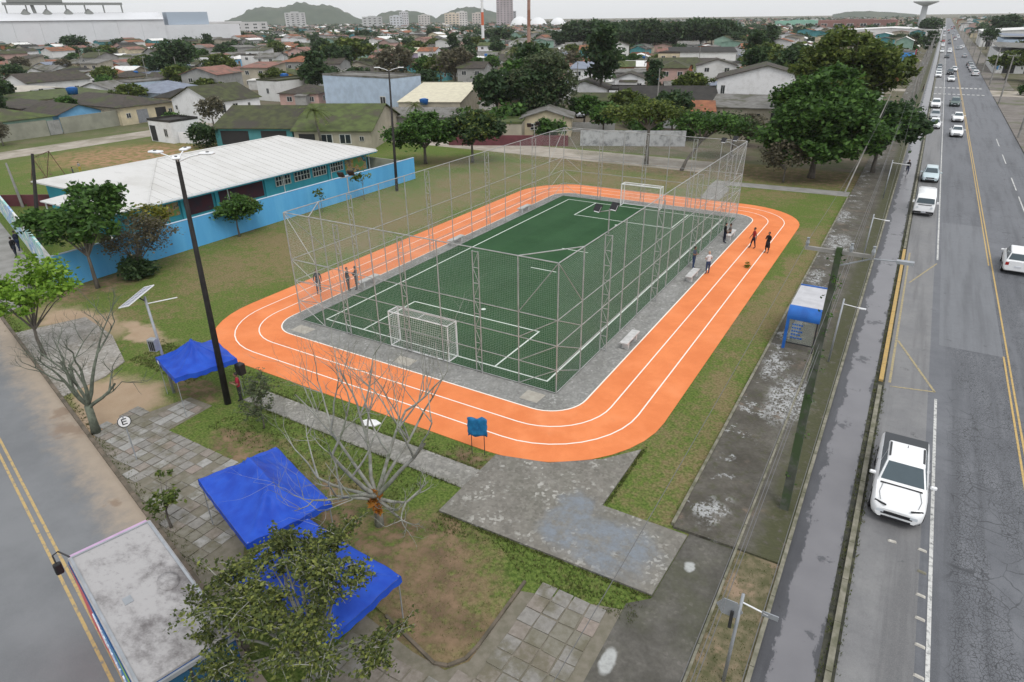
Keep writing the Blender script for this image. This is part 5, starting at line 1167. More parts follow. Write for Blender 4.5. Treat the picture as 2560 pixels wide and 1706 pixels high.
def kombi():
    t = thing('passenger_van', None, None); W, L, H = 1.72, 4.5, 1.98; w = W / 2
    b = MB(); sec = [(-2.25, .78, .34, 1.82), (-2.15, .86, .28, 1.92), (-1.0, .86, .26, 1.96), (1.0, .86, .26, 1.96), (1.75, .86, .26, 1.92), (2.05, .84, .28, 1.70), (2.18, .82, .28, 1.20), (2.24, .78, .32, 1.0)]
    rows = []
    for (y, hw, zb, zt) in sec: h = zt - zb; rows.append([(0, zb), (hw * .9, zb), (hw, zb + .12), (hw, zb + h * .5), (hw * .97, zb + h * .62), (hw * .88, zt - .10), (hw * .70, zt - .02), (0, zt)])
    k = 8
    for s in (1, -1):
        o = len(b.v)
        for (y, *_), rw in zip(sec, rows): b.v += [(s * p[0], y, p[1]) for p in rw]
        for i in range(len(sec) - 1):
            for j in range(k - 1):
                q = (o + i * k + j, o + i * k + j + 1, o + (i + 1) * k + j + 1, o + (i + 1) * k + j); b.f.append(q if s < 0 else q[::-1]); b.m.append(0)
        for i in (0, len(sec) - 1): b.f.append(tuple(o + i * k + j for j in range(k))); b.m.append(0)
    bo = b.build('body', PAINT['white'], t); bm = bmesh.new(); bm.from_mesh(bo.data); bmesh.ops.remove_doubles(bm, verts=bm.verts, dist=1e-4); bmesh.ops.recalc_face_normals(bm, faces=bm.faces); bm.to_mesh(bo.data); bm.free(); smooth_by_angle(bo.data, 45)
    m = MB(); m.add([(-.74, 2.165, 1.24), (.74, 2.165, 1.24), (.66, 2.06, 1.68), (-.66, 2.06, 1.68), (-.74, 2.215, 1.25), (.74, 2.215, 1.25), (.66, 2.09, 1.70), (-.66, 2.09, 1.70)], [(4, 5, 6, 7), (0, 1, 5, 4), (1, 2, 6, 5), (2, 3, 7, 6), (3, 0, 4, 7)]); m.build('windscreen', M['carglass'], t)
    for s in (-1, 1):
        for (y0, y1) in ((-2.0, -1.2), (-1.1, -.3), (-.2, .6), (.75, 1.65)): MB().obox((s * .835, (y0 + y1) / 2, 1.45), .03, y1 - y0, .42, 0, 0, 0, -s * R(8)).build('side_window', M['carglass'], t)
        MB().path([(s * .58, 2.20, .86), (s * .58, 2.262, .86)], .10, 14).build('headlight', M['headlamp'], t); MB().obox((s * .98, 1.95, 1.32), .16, .1, .2).build('mirror', M['black'], t)
        for wy in (-1.25, 1.25):
            x = s * (w - .09); tt = MB().path([(x - .09, wy, .31), (x + .09, wy, .31)], .31, 16).build('wheel', M['tyre'], t); MB().path([(x + s * .09, wy, .31), (x + s * .1, wy, .31)], .18, 12).build('rim', M['rim'], tt)
    MB().box(-.55, 2.20, 1.08, .55, 2.262, 1.13).build('air_slot', M['black'], t); MB().box(-.82, 2.14, .34, .82, 2.30, .50).build('bumper', M['black'], t); MB().box(-.2, 2.29, .40, .2, 2.312, .48).build('number_plate', M['plate'], t)
    MB().box(-.7, -2.0, .2, .7, 2.0, .30).build('underbody', M['black'], t)
    return t
kb_t = kombi()
used = set()
def place(tmpl, x, y, toward, label, paint, group=None, cat='car', name=None, rz=0.0, keep=None):
    o = tmpl if tmpl.as_pointer() not in used else copy_tree(tmpl, keep=keep)
    used.add(tmpl.as_pointer()); o.location = (x, y, 0.012); o.rotation_euler = (0, 0, (math.pi if toward else 0) + rz)
    tag(o, label, cat, group)
    if name: o.name = name
    set_paint(o, PAINT[paint]); return o
place(pk_t, 15.38, 0.22, True, 'white double-cab pickup with dark bed cover parked in the lane', 'white', None, 'pickup')
place(kb_t, 15.08, 48.1, True, 'old white boxy van parked in front of pale blue car', 'white', None, 'van')
G = 'cars on the avenue'
place(suv, 21.45, 33.4, False, 'white car driving away, cut by the picture edge', 'white', G, rz=R(-3)).name = 'moving_car'
place(hatch, 15.35, 63.6, True, 'pale blue hatchback parked behind the old white van', 'pale_blue', G)
place(sedan, 18.25, 99.9, True, 'white car driving towards camera, nearest of the oncoming cars', 'white', G, name='moving_car')
place(sedan, 18.6, 117.8, True, 'white sedan driving towards camera, second oncoming car', 'white', G, name='moving_car')
place(suv, 18.35, 141.9, True, 'grey-green car driving towards camera, third oncoming car', 'green', G, name='moving_car')
place(suv, 14.98, 137.6, True, 'white car parked just before the crosswalk', 'white', G)
place(hatch, 15.2, 107.5, True, 'white hatchback parked under the big trees', 'white', G); place(hatch, 15.1, 119.5, True, 'pale hatchback parked under the tree, second in line', 'silver', G)
place(sedan, 17.95, 203.3, True, 'white car driving towards camera just beyond the crosswalk', 'white', G, name='moving_car'); place(suv, 17.8, 229.5, True, 'dark van-like car driving behind a white car beyond crosswalk', 'dark', G, name='moving_car')
place(hatch, 18.9, 243, True, 'white car driving behind the dark car', 'white', G, name='moving_car')
for i, (y, c) in enumerate(((217, 'white'), (229, 'white'), (241, 'silver'), (256, 'dark'))): place((hatch, sedan)[i % 2], 14.75, y, True, '%s car parked left beyond the crosswalk, %s in line' % (c, ('first', 'second', 'third', 'fourth')[i]), c, G)
for i, (x, y, c) in enumerate(((24.2, 226.5, 'white'), (24.0, 242, 'silver'), (23.9, 252, 'white'), (23.8, 263, 'silver'), (23.7, 274, 'dark'), (23.2, 330, 'silver'), (22.9, 409, 'white'))): place((suv, hatch, sedan)[i % 3], x, y, False, '%s car parked on right side, %s beyond the crosswalk' % (c, ('first', 'second', 'third', 'fourth', 'fifth', 'sixth', 'seventh')[i]), c, G)
place(sedan, 16.9, 322, True, 'dark car coming far down the avenue near the junction', 'dark', G, name='moving_car'); place(suv, 17.9, 366, True, 'white car coming far down the avenue behind a dark one', 'white', G, name='moving_car')
FARL = 'small car among the distant traffic at the end of the avenue'
for i in range(44):
    y = 372 + i * 17 + random.uniform(-4, 4); lane = random.choice((14.9, 14.9, 18.2, 21.6, 24.0)); place((hatch, sedan, suv)[i % 3], lane, y, lane < 19, FARL, random.choice(('white', 'white', 'silver', 'dark', 'black', 'white', 'red')), 'distant avenue traffic', name='distant_car', keep=('body', 'cabin', 'windscreen', 'rear_window', 'underbody'))

def bus():
    r = thing('bus', 'parked bus with dirty white roof and colourful painted side', 'bus', (-2.80, -19.66, 0.0045), R(76.1)); W, L = 2.36, 6.35; w, l = W / 2, L / 2
    roofm = mat_dirty_white('stained_white_roof', (0.37, 0.36, 0.36), (0.12, 0.11, 0.11), 0.85, 1.0, (1, 1.4, 1), 0.55, 0.1)
    body = MB().box(-w, -l, .45, w, l - .25, 3.08).build('body', simple('bus_side_paint', (0.03, 0.10, 0.30), (0.02, 0.08, 0.24), 1.0, .4), r); bevel_obj(body, .06, 2)
    rf = MB().prism([(-w + .02, -l + .02), (w - .02, -l + .02), (w - .02, l - .3), (-w + .02, l - .3)], 3.085, 3.17).build('roof', roofm, r); bevel_obj(rf, .03, 2)
    for s in (-1, 1): MB().box(s * (w - .1) - .035, -l + .08, 3.172, s * (w - .1) + .035, l - .4, 3.205).build('gutter_rail', M['grey_metal'], r)
    MB().box(-w + .12, l - .42, 3.172, w - .12, l - .36, 3.20).build('front_rail', M['grey_metal'], r)
    hat = MB().ellipsoid((.62, -.2, 3.175), .30, .42, .05, 14, 5).build('roof_vent', roofm, r, True); MB().box(-.52, -.25, 3.172, -.30, .05, 3.185).build('roof_hatch', M['grey_metal'], r)
    fr = MB(); fr.add([(-w + .05, l - .25, .6), (w - .05, l - .25, .6), (w - .05, l - .25, 3.05), (-w + .05, l - .25, 3.05), (-w + .12, l - .05, .6), (w - .12, l - .05, .6), (w - .12, l + .06, 2.3), (-w + .12, l + .06, 2.3), (w - .1, l + .02, 3.0), (-w + .1, l + .02, 3.0)], [(4, 7, 6, 5), (7, 9, 8, 6), (9, 3, 2, 8), (0, 4, 5, 1), (5, 6, 8, 2, 1), (4, 0, 3, 9, 7)]); fr.build('front', simple('bus_front_pink', (0.55, 0.38, 0.56), (0.46, 0.30, 0.47), 2, .4), r)
    MB().box(-w + .2, l - .02, 1.5, w - .2, l + .035, 2.4).build('windscreen', M['carglass'], r)
    mi = MB().path([(-w + .1, l - .2, 3.10), (-w - .10, l + .06, 3.28), (-w - .26, l - .02, 3.28), (-w - .26, l - .2, 3.1)], .025).build('mirror_arm', M['black'], r); bevel_obj(MB().box(-w - .36, l - .28, 2.70, -w - .14, l - .12, 3.10).build('mirror', M['black'], r), .05, 2)
    # painted side: red, blue and green fields 4 mm proud
    def field(name, pts, c): MB().poly([(-w - .005, y, z) for y, z in pts]).build(name, flat(name + '_paint', c, .35), r)
    field('red_panel', [(l - .35, .55), (l - .35, 3.03), (1.2, 3.03), (.2, 2.2), (-.9, .55)], (.72, .07, .10)); field('blue_panel', [(1.2, 3.03), (.2, 2.2), (-.9, .55), (-3.05, .55), (-2.2, 2.0), (-1.3, 3.03)], (.015, .24, .60)); field('green_panel', [(-1.3, 3.03), (-2.2, 2.0), (-3.05, .55), (-l + .05, .55), (-l + .05, 3.03)], (.32, .62, .06)); field('yellow_panel', [(-2.5, 2.95), (-3.0, 2.0), (-l + .04, 2.0), (-l + .04, 2.95)], (.62, .55, .05))
    # white script lettering
    let = MB(); y = .75
    for k in range(9):
        z0 = 2.35 - .05 * k; pts = [(-w - .012, y - .30 * t + .07 * math.sin(6.3 * t + k), z0 - .14 * k * .6 + .26 * math.sin(5.2 * t + k * 1.7)) for t in [i / 7 for i in range(8)]]; let.path(pts, .035, 4); y -= .27
    let.build('script_lettering', M['white_metal'], r)
    for k, (x0, x1) in enumerate(((-w + .08, -.03), (.03, w - .08))): MB().box(x0, -l - .02, .9, x1, -l + .01, 2.92).build('rear_window', flat('blue_rear_glass', (.008, .07, .14), .12, .6) if k == 0 else bpy.data.materials['blue_rear_glass'], r)
    MB().box(-.03, -l - .035, .8, .03, -l - .004, 3.0).build('rear_pillar', M['dark_metal'], r); MB().box(-w + .02, -l - .06, 2.94, w - .02, -l + .0, 3.07).build('rear_cornice', M['grey_metal'], r)
    for y in (-1.9, 1.9):
        for s in (-1, 1): t = MB().path([(s * (w - .3), y, .45), (s * (w - .02), y, .45)], .45, 18).build('wheel', M['tyre'], r); MB().path([(s * (w - .02), y, .45), (s * (w + .005), y, .45)], .26, 12).build('rim', M['rim'], t)
    return r
bus()
for i, (x, y) in enumerate(((16.37, -3.05), (16.38, -4.23), (16.38, -5.40), (16.39, -6.47), (16.42, -7.60), (16.42, -8.80), (15.41, -3.09))):
    o = MB().add([(-.14, -.055, 0), (.14, -.055, 0), (.14, .055, 0), (-.14, .055, 0), (-.10, -.03, .05), (.10, -.03, .05), (.10, .03, .05), (-.10, .03, .05)], [(4, 5, 6, 7), (0, 1, 5, 4), (1, 2, 6, 5), (2, 3, 7, 6), (3, 0, 4, 7)]).build('road_stud', M['kerb'] if i == 1 else simple('stud_paint_%d' % i, (.55, .53, .48), (.4, .38, .34), 6.0)); o.location = (x, y, .012); o.rotation_euler = (0, 0, R(-8 if i < 6 else 5))
    tag(o, ('pale road stud beside white line, number %s from the pickup' % ('one', 'two', 'three', 'four', 'five', 'six')[i]) if i < 6 else 'loose pale stud lying just ahead of the pickup', 'road stud', 'road studs by the white line')

# ------------------------------------------------------------------ people
SKIN = [simple('skin_light', (.50, .32, .24), (.42, .26, .19), 8, .6), simple('skin_brown', (.26, .15, .10), (.21, .12, .08), 8, .6)]
CL = {}
def cloth(c):
    if c not in CL: CL[c] = simple('cloth_%02d' % len(CL), c, tuple(q * .75 for q in c), 9, .9)
    return CL[c]
HAIR = flat('dark_hair', (.02, .016, .014), .7); EYE = flat('eye_dark', (.03, .025, .02), .3)
PEOPLE = []
def person(label, x, y, rz, pose, shirt, pants, skin=0, h=1.72, z=.035, hair=True, shoes=(.03, .03, .035), sleeves='short', skirt=False, group=None):
    """Skin-modifier skeleton; every joint carries a radius and a material (0 shirt, 1 trousers, 2 skin, 3 shoes)."""
    k = h / 1.75; J = {}; E = []
    def j(n, p, r, m): J[n] = (Vector(p) * k, r * k, m)
    sit = pose == 'sit'; hz = .52 if sit else .94
    j('pel', (0, 0, hz), .135, 1); j('belly', (0, .01, hz + .16), .14, 0); j('chest', (0, 0, hz + .36), .155, 0); j('neckb', (0, -.01, hz + .52), .075, 0); j('neck', (0, .01, hz + .60), .052, 2)
    E += [('pel', 'belly'), ('belly', 'chest'), ('chest', 'neckb'), ('neckb', 'neck')]
    ar = 2 if sleeves == 'short' else 0
    for s, t in ((-1, 'l'), (1, 'r')):
        j('sh' + t, (s * .175, 0, hz + .46), .07, 0); E.append(('chest', 'sh' + t)) if False else E.append(('neckb', 'sh' + t))
        if pose in ('stand', 'walk'): sw = (.16 if pose == 'walk' else .03) * s; el = (s * .25, -.02 + sw * .5, hz + .20); wr = (s * .25, .06 + sw, hz - .04)
        elif pose == 'fold': el = (s * .24, .05, hz + .22); wr = (-s * .04, .22, hz + .25)
        elif pose == 'phone': el = (s * .23, .06, hz + .20); wr = (s * .06, .27, hz + .30)
        elif pose == 'ride': el = (s * .22, .22, hz + .26); wr = (s * .22, .42, hz + .12)
        else: el = (s * .24, .06, hz + .22); wr = (s * .14, .26, hz + .10)
        j('el' + t, el, .046, ar); j('wr' + t, wr, .033, ar); hd = (Vector(wr) - Vector(el)).normalized() * .08 + Vector(wr); j('hd' + t, hd, .036, 2)
        E += [('sh' + t, 'el' + t), ('el' + t, 'wr' + t), ('wr' + t, 'hd' + t)]
        st = .17 * s if pose == 'walk' else (.03 * s)
        if sit: hp, kn, an, to = (s * .10, .03, hz - .02), (s * .13, .42, hz - .02), (s * .13, .40, .09), (s * .14, .56, .04)
        elif pose == 'ride': hp, kn, an, to = (s * .09, .02, hz - .05), (s * .11, .30, hz - .30 + .12 * s), (s * .11, .12, hz - .66 + .14 * s), (s * .11, .26, hz - .68 + .14 * s)
        else: hp, kn, an, to = (s * .095, 0, hz - .08), (s * .11, st * .6 + .02, .50), (s * .115, st, .09), (s * .13, st + .17, .035)
        j('hp' + t, hp, .105, 1); j('kn' + t, kn, .068, 1); j('an' + t, an, .045, 1 if not skirt else 2); j('to' + t, to, .04, 3)
        E += [('pel', 'hp' + t), ('hp' + t, 'kn' + t), ('kn' + t, 'an' + t), ('an' + t, 'to' + t)]
    names = list(J); me = bpy.data.meshes.new('body'); me.from_pydata([J[n][0] for n in names], [(names.index(a), names.index(b)) for a, b in E], [])
    o = bpy.data.objects.new('skeleton_tmp', me); COL.objects.link(o); md = o.modifiers.new('s', 'SKIN'); md.use_smooth_shade = True; o.modifiers.new('u', 'SUBSURF').levels = 1
    if not me.skin_vertices:
        bm = bmesh.new(); bm.from_mesh(me); bm.verts.layers.skin.verify(); bm.to_mesh(me); bm.free()
    sv = me.skin_vertices[0].data
    for i, n in enumerate(names): sv[i].radius = (J[n][1], J[n][1] * (.78 if n in ('belly', 'chest', 'pel') else 1)); sv[i].use_root = (n == 'pel')
    PEOPLE.append((o, J, names, label, x, y, rz, z, shirt, pants, skin, k, hz, hair, shoes, group, skirt))
def finish_people():
    dg = bpy.context.evaluated_depsgraph_get()
    for (o, J, names, label, x, y, rz, z, shirt, pants, skin, k, hz, hair, shoes, group, skirt) in PEOPLE:
        me = bpy.data.meshes.new_from_object(o.evaluated_get(dg)); vs = [tuple(v.co) for v in me.vertices]; fs = [tuple(p.vertices) for p in me.polygons]; P = [(J[n][0], J[n][2], J[n][1]) for n in names]
        b = MB(); b.v = vs; b.f = fs
        for p in me.polygons: c = p.center; b.m.append(min(P, key=lambda q: (q[0] - c).length - q[2] * .6)[1])
        hc = Vector((0, .03, hz + .725)) * k; b.ellipsoid(hc, .078 * k, .098 * k, .122 * k, 12, 9, 2)
        b.add([hc + Vector(q) * k for q in ((-.014, .09, -.01), (.014, .09, -.01), (0, .122, -.025), (0, .09, .03))], [(0, 2, 3), (2, 1, 3), (0, 1, 2)], 2)
        for s in (-1, 1):
            b.ellipsoid(hc + Vector((s * .08, -.005, 0)) * k, .012 * k, .02 * k, .03 * k, 6, 4, 2); b.ellipsoid(hc + Vector((s * .03, .09, .012)) * k, .012 * k, .008 * k, .008 * k, 6, 4, 4)
        b.add([hc + Vector(q) * k for q in ((-.025, .094, -.055), (.025, .094, -.055), (.02, .092, -.066), (-.02, .092, -.066))], [(0, 3, 2, 1)], 4)
        for t, s in (('l', -1), ('r', 1)):      # four fingers and a thumb on each hand
            hd, wr = J['hd' + t][0], J['wr' + t][0]; d = (hd - wr).normalized(); sd = d.cross(Vector((s, .3, 0))).normalized()
            for q in range(4):
                p0 = hd + d * .02 + sd * (.014 * (q - 1.5)); p1 = p0 + d * (.035 + .006 * (1 if q in (1, 2) else 0)); b.path([p0, p1, p1 + (d * .5 + Vector((-s * .5, .3, 0))).normalized() * .028], [.009, .008, .006], 4, 2)
            p0 = hd + sd * .03; b.path([p0, p0 + (sd + d * .6).normalized() * .03, p0 + (sd * .6 + d).normalized() * .055], [.010, .009, .007], 4, 2)
        if skirt: b.path([(0, 0, .98 * k), (0, 0, .8 * k), (0, 0, .48 * k)], [.12 * k, .17 * k, .20 * k], 12, 1)
        ob = b.build('person', [cloth(shirt), cloth(pants), SKIN[skin], cloth(shoes), EYE], None, True); ob.location = (x, y, z); ob.rotation_euler = (0, 0, rz); tag(ob, label, 'person', group)
        if hair:
            hb = MB(); hb.ellipsoid(hc + Vector((0, -.018, .028)) * k, .088 * k, .10 * k, .108 * k, 12, 8)
            hb.build('hair', HAIR, ob, True)
        bpy.data.objects.remove(o)
navy = (.018, .024, .045); jean = (.035, .06, .13); blk = (.014, .014, .016)
person('man in white shirt and jeans standing by a bench', 1.82, 20.9, R(40), 'fold', (.72, .73, .75), jean, 0, 1.74, hair=False)
person('man in dark checked shirt and jeans, arms folded, next to the fence', .53, 21.6, R(-100), 'fold', (.07, .09, .13), jean, 1, 1.70)
person('person in black jacket standing by the far right bench', .95, 28.9, R(-60), 'stand', blk, navy, 0, 1.72, sleeves='long')
person('person in grey sitting on the far right bench', 1.05, 30.4, R(120), 'sit', (.16, .15, .14), (.05, .05, .05), 1, 1.70)
person('person in red shirt walking on the orange track', 3.36, 28.7, R(120), 'walk', (.33, .03, .03), navy, 1, 1.72, z=.022)
person('woman in long dark dress walking on the orange track', 4.62, 28.0, R(160), 'phone', blk, (.02, .016, .018), 1, 1.72, z=.022, skirt=True, sleeves='long')
person('man in navy jacket walking alone on the far side of track', -20.95, 4.0, R(-130), 'walk', navy, (.045, .055, .08), 1, 1.74, z=.022, sleeves='long')
person('man in dark jacket standing beside far bench, left of two', -19.35, 5.3, R(-70), 'stand', (.03, .035, .045), (.05, .06, .075), 0, 1.72, sleeves='long')
person('man in black jacket standing beside far bench, right of two', -18.95, 5.75, R(110), 'phone', blk, (.04, .05, .065), 0, 1.74, sleeves='long')
person('person in red and black shirt near the tall dark pole', -13.5, -8.55, R(150), 'phone', (.30, .02, .04), (.03, .03, .03), 1, 1.68, z=0)
person('person in black walking on the sidewalk past the mural wall', -48.85, -2.75, R(100), 'walk', blk, (.03, .035, .05), 1, 1.70, z=.04, sleeves='long')
person('person in dark blue walking close beside the mural wall', -50.5, -1.75, R(100), 'walk', (.02, .025, .045), (.025, .04, .09), 1, 1.72, z=.04, sleeves='long')
person('child in yellow shorts standing in the play yard', -79.0, 18.6, R(40), 'stand', (.30, .30, .30), (.50, .38, .05), 0, 1.35, z=0)
person('child playing beside the swing frame', -76.5, 16.5, R(140), 'phone', (.08, .10, .12), (.10, .05, .05), 1, 1.3, z=0)
person('cyclist in dark clothes riding along the bike lane', 12.95, 64.4, R(180), 'ride', blk, (.05, .06, .10), 1, 1.72, z=.18, sleeves='long')
person('pedestrian in black crossing at the crosswalk', 12.0, 168, R(90), 'walk', blk, navy, 1, 1.7, z=.12)
finish_people()
def bicycle(x, y, rz):
    r = thing('bicycle', 'dark bicycle ridden along the bike lane', 'bicycle', (x, y, .006), rz)
    for yy in (-.52, .52):
        m = MB(); n = 18; m.path([(0, yy + .32 * math.cos(a), .33 + .32 * math.sin(a)) for a in [2 * math.pi * i / n for i in range(n + 1)]], .02, 5, caps=False); m.build('wheel', M['tyre'], r)
    f = MB()
    for p, q in (((0, -.52, .33), (0, -.15, .85)), ((0, -.15, .85), (0, .40, .88)), ((0, .40, .88), (0, -.08, .30)), ((0, -.08, .30), (0, -.15, .85)), ((0, -.52, .33), (0, -.08, .30)), ((0, .36, 1.0), (0, .52, .33))): f.tube(p, q, .018)
    f.build('frame', M['dark_metal'], r); MB().tube((-.27, .36, 1.02), (.27, .36, 1.02), .016).build('handlebar', M['dark_metal'], r); MB().obox((0, -.18, .90), .16, .26, .06).build('saddle', M['black'], r)
bicycle(12.95, 64.4, R(180))

# ------------------------------------------------------------------ school, walls
WALLS = {
    'white': mat_dirty_white('dirty_white_plaster', (.64, .64, .63), (.36, .35, .33), .35, .5), 'cream': simple('cream_plaster', (.60, .52, .36), (.48, .42, .30), .8, .9, c3=(.36, .32, .25), s3=.25), 'pink': simple('pink_plaster', (.50, .33, .29), (.40, .28, .25), .8, .9),
    'blue': simple('light_blue_plaster', (.17, .40, .62), (.13, .31, .50), .8, .9), 'paleblue': simple('pale_blue_plaster', (.46, .56, .68), (.38, .46, .56), .8, .9), 'teal': simple('teal_plaster', (.08, .27, .29), (.06, .21, .23), .8, .9), 'brick': simple('raw_brick', (.36, .145, .075), (.26, .105, .055), 2.5, .95),
    'grey': mat_dirty_white('grey_render', (.30, .30, .29), (.15, .15, .145), .5, .7), 'beige': simple('beige_plaster', (.42, .38, .30), (.33, .30, .24), .7, .9), 'yellow': simple('ochre_plaster', (.55, .36, .10), (.44, .29, .09), .8, .9), 'green': simple('mint_plaster', (.25, .38, .31), (.19, .30, .24), .8, .9), 'lilac': simple('lilac_plaster', (.50, .42, .55), (.42, .35, .46), .8, .9), 'greywall': simple('grey_green_render', (.30, .30, .245), (.23, .23, .19), .6, .9),
    'white2': mat_dirty_white('weathered_white_plaster', (.74, .74, .75), (.46, .45, .44), .8, .5),
}
ROOFS = {
    'brown': simple('dark_brown_tiles', (.075, .062, .052), (.045, .040, .035), 1.2, .9, bump=.3, c3=(.06, .07, .03), s3=.3), 'moss': simple('mossy_roof', (.075, .085, .036), (.048, .05, .03), .9, .95, bump=.4, c3=(.055, .05, .04), s3=.25), 'green': simple('bright_mossy_roof', (.095, .125, .04), (.058, .07, .03), .8, .95, bump=.4, c3=(.07, .065, .045), s3=.22),
    'grey': simple('grey_fibre_cement', (.20, .195, .185), (.13, .125, .115), .8, .9, c3=(.085, .085, .06), s3=.3), 'terra': simple('terracotta_tiles', (.30, .125, .065), (.20, .085, .05), 1.0, .9, c3=(.11, .075, .05), s3=.35), 'cream': simple('cream_roof_sheet', (.62, .58, .44), (.52, .48, .37), 1.2, .8), 'white': mat_dirty_white('white_roof_sheet', (.70, .70, .68), (.44, .43, .41), .5, .5), 'blue': simple('grey_blue_roof', (.22, .25, .31), (.17, .19, .24), .8, .8), 'dark': simple('blackened_roof', (.045, .042, .038), (.028, .027, .025), .8, .9),
    'pinkroof': simple('faded_red_roof', (.27, .135, .105), (.19, .10, .08), .8, .9, c3=(.12, .10, .08), s3=.3),
}
WGLASS = M['glass']; WFRAME = simple('pale_window_frame', (.60, .60, .58), (.46, .46, .44), 3, .6)
def unit_window():
    f = MB().box(-.5, -.06, 0, .5, .03, .07).box(-.5, -.06, .93, .5, .03, 1).box(-.5, -.055, .07, -.43, .03, .93).box(.43, -.055, .07, .5, .03, .93).box(-.03, -.05, .07, .03, .02, .93).mesh('window', WFRAME)
    p = MB().box(-.43, -.035, .07, -.03, -.01, .93).box(.03, -.035, .07, .43, -.01, .93).mesh('pane', WGLASS); return f, p
UW, UP = unit_window()
DOORM = {c: MB().box(-.5, -.05, 0, .5, .02, 1).mesh('door', simple('door_' + c, k, tuple(q * .8 for q in k), 3, .6)) for c, k in (('dark', (.03, .03, .032)), ('brown', (.14, .075, .04)), ('grey', (.24, .25, .27)), ('red', (.35, .05, .04)), ('white', (.6, .6, .6)))}

def house(label, cx, cy, w, d, h, rz=0.0, roof='gx', rise=1.2, wall='white', rm='brown', S=(), Ea=(), name='house', group=None, over=.4, cat='house', sub=True, gable_wall=None, z0=0.0, shed=0.8):
    """House centred at (cx, cy); S lists openings (kind, x, z, w, h) on the front (-Y) side, Ea on the right (+X) side."""
    r = thing(name, label, cat, (cx, cy, z0), rz, group); a, b = w / 2, d / 2; m = MB(); zt = h
    if roof in ('gx', 'gy', 'hip', 'flat', 'shy', 'shx'):
        m.add([(-a, -b, 0), (a, -b, 0), (a, b, 0), (-a, b, 0), (-a, -b, h), (a, -b, h), (a, b, h), (-a, b, h)], [(0, 1, 5, 4), (1, 2, 6, 5), (2, 3, 7, 6), (3, 0, 4, 7), (4, 5, 6, 7)])
    if roof == 'gx': m.add([(-a, -b, h), (-a, b, h), (-a, 0, h + rise), (a, -b, h), (a, b, h), (a, 0, h + rise)], [(0, 2, 1), (3, 4, 5)])
    if roof == 'gy': m.add([(-a, -b, h), (a, -b, h), (0, -b, h + rise), (-a, b, h), (a, b, h), (0, b, h + rise)], [(0, 1, 2), (3, 5, 4)])
    if roof == 'shy': m.add([(-a, -b, h), (-a, b, h), (-a, b, h + rise), (a, -b, h), (a, b, h), (a, b, h + rise)], [(0, 2, 1), (3, 4, 5), (1, 2, 5, 4)])
    m.build('wall', WALLS[wall], r)
    t = .10; o = over; q = MB()
    def slab(pts):
        pts = [Vector(p) for p in pts]; n = len(pts); q.add(pts + [p - Vector((0, 0, t)) for p in pts], [tuple(range(n)), tuple(range(2 * n - 1, n - 1, -1))] + [(i, n + i, n + (i + 1) % n, (i + 1) % n) for i in range(n)])
    e = h + .13
    if roof == 'gx':
        k = rise * o / b; slab([(-a - o, -b - o, e - k), (a + o, -b - o, e - k), (a + o, 0, e + rise), (-a - o, 0, e + rise)]); slab([(-a - o, .004, e + rise), (a + o, .004, e + rise), (a + o, b + o, e - k), (-a - o, b + o, e - k)])
    elif roof == 'gy':
        k = rise * o / a; slab([(-a - o, -b - o, e - k), (0, -b - o, e + rise), (0, b + o, e + rise), (-a - o, b + o, e - k)]); slab([(.004, -b - o, e + rise), (a + o, -b - o, e - k), (a + o, b + o, e - k), (.004, b + o, e + rise)])
    elif roof == 'hip':
        A, B = a + o, b + o
        if w >= d: R0, R1 = (-A + B, 0, e + rise), (A - B, 0, e + rise); F = [[(-A, -B, e), (A, -B, e), R1, R0], [(A, B, e), (-A, B, e), R0, R1], [(A, -B, e), (A, B, e), R1], [(-A, B, e), (-A, -B, e), R0]]
        else: R0, R1 = (0, -B + A, e + rise), (0, B - A, e + rise); F = [[(A, -B, e), (A, B, e), R1, R0], [(-A, B, e), (-A, -B, e), R0, R1], [(-A, -B, e), (A, -B, e), R0], [(A, B, e), (-A, B, e), R1]]
        for f in F: q.poly(f)
        q.box(-A, -B, e - t, A, B, e - .004)
    elif roof == 'shy': slab([(-a - o, -b - o, e), (a + o, -b - o, e), (a + o, b + o, e + rise), (-a - o, b + o, e + rise)])
    elif roof == 'shx': slab([(-a - o, -b - o, e + rise), (a + o, -b - o, e), (a + o, b + o, e), (-a - o, b + o, e + rise)]); 
    else:
        q.box(-a + .15, -b + .15, h - .02, a - .15, b - .15, h + .05)
        for (x0, y0, x1, y1) in ((-a - .05, -b - .05, a + .05, -b + .14), (-a - .05, b - .14, a + .05, b + .05), (-a - .05, -b + .145, -a + .14, b - .145), (a - .14, -b + .145, a + .05, b - .145)): q.box(x0, y0, h + .004, x1, y1, h + .35)
    q.build('roof', ROOFS[rm], r)
    for side, lst in ((0, S), (1, Ea)):
        for (k, x, z, ww, hh) in lst:
            if k == 'w':
                ob = link('window', UW, r); p = link('pane', UP, ob)
            else: ob = link('door', DOORM[k], r)
            if side == 0: ob.location = (x, -b - .004, z)
            else: ob.location = (a + .004, x, z); ob.rotation_euler = (0, 0, R(90))
            ob.scale = (ww, 1.0, hh)
    return r

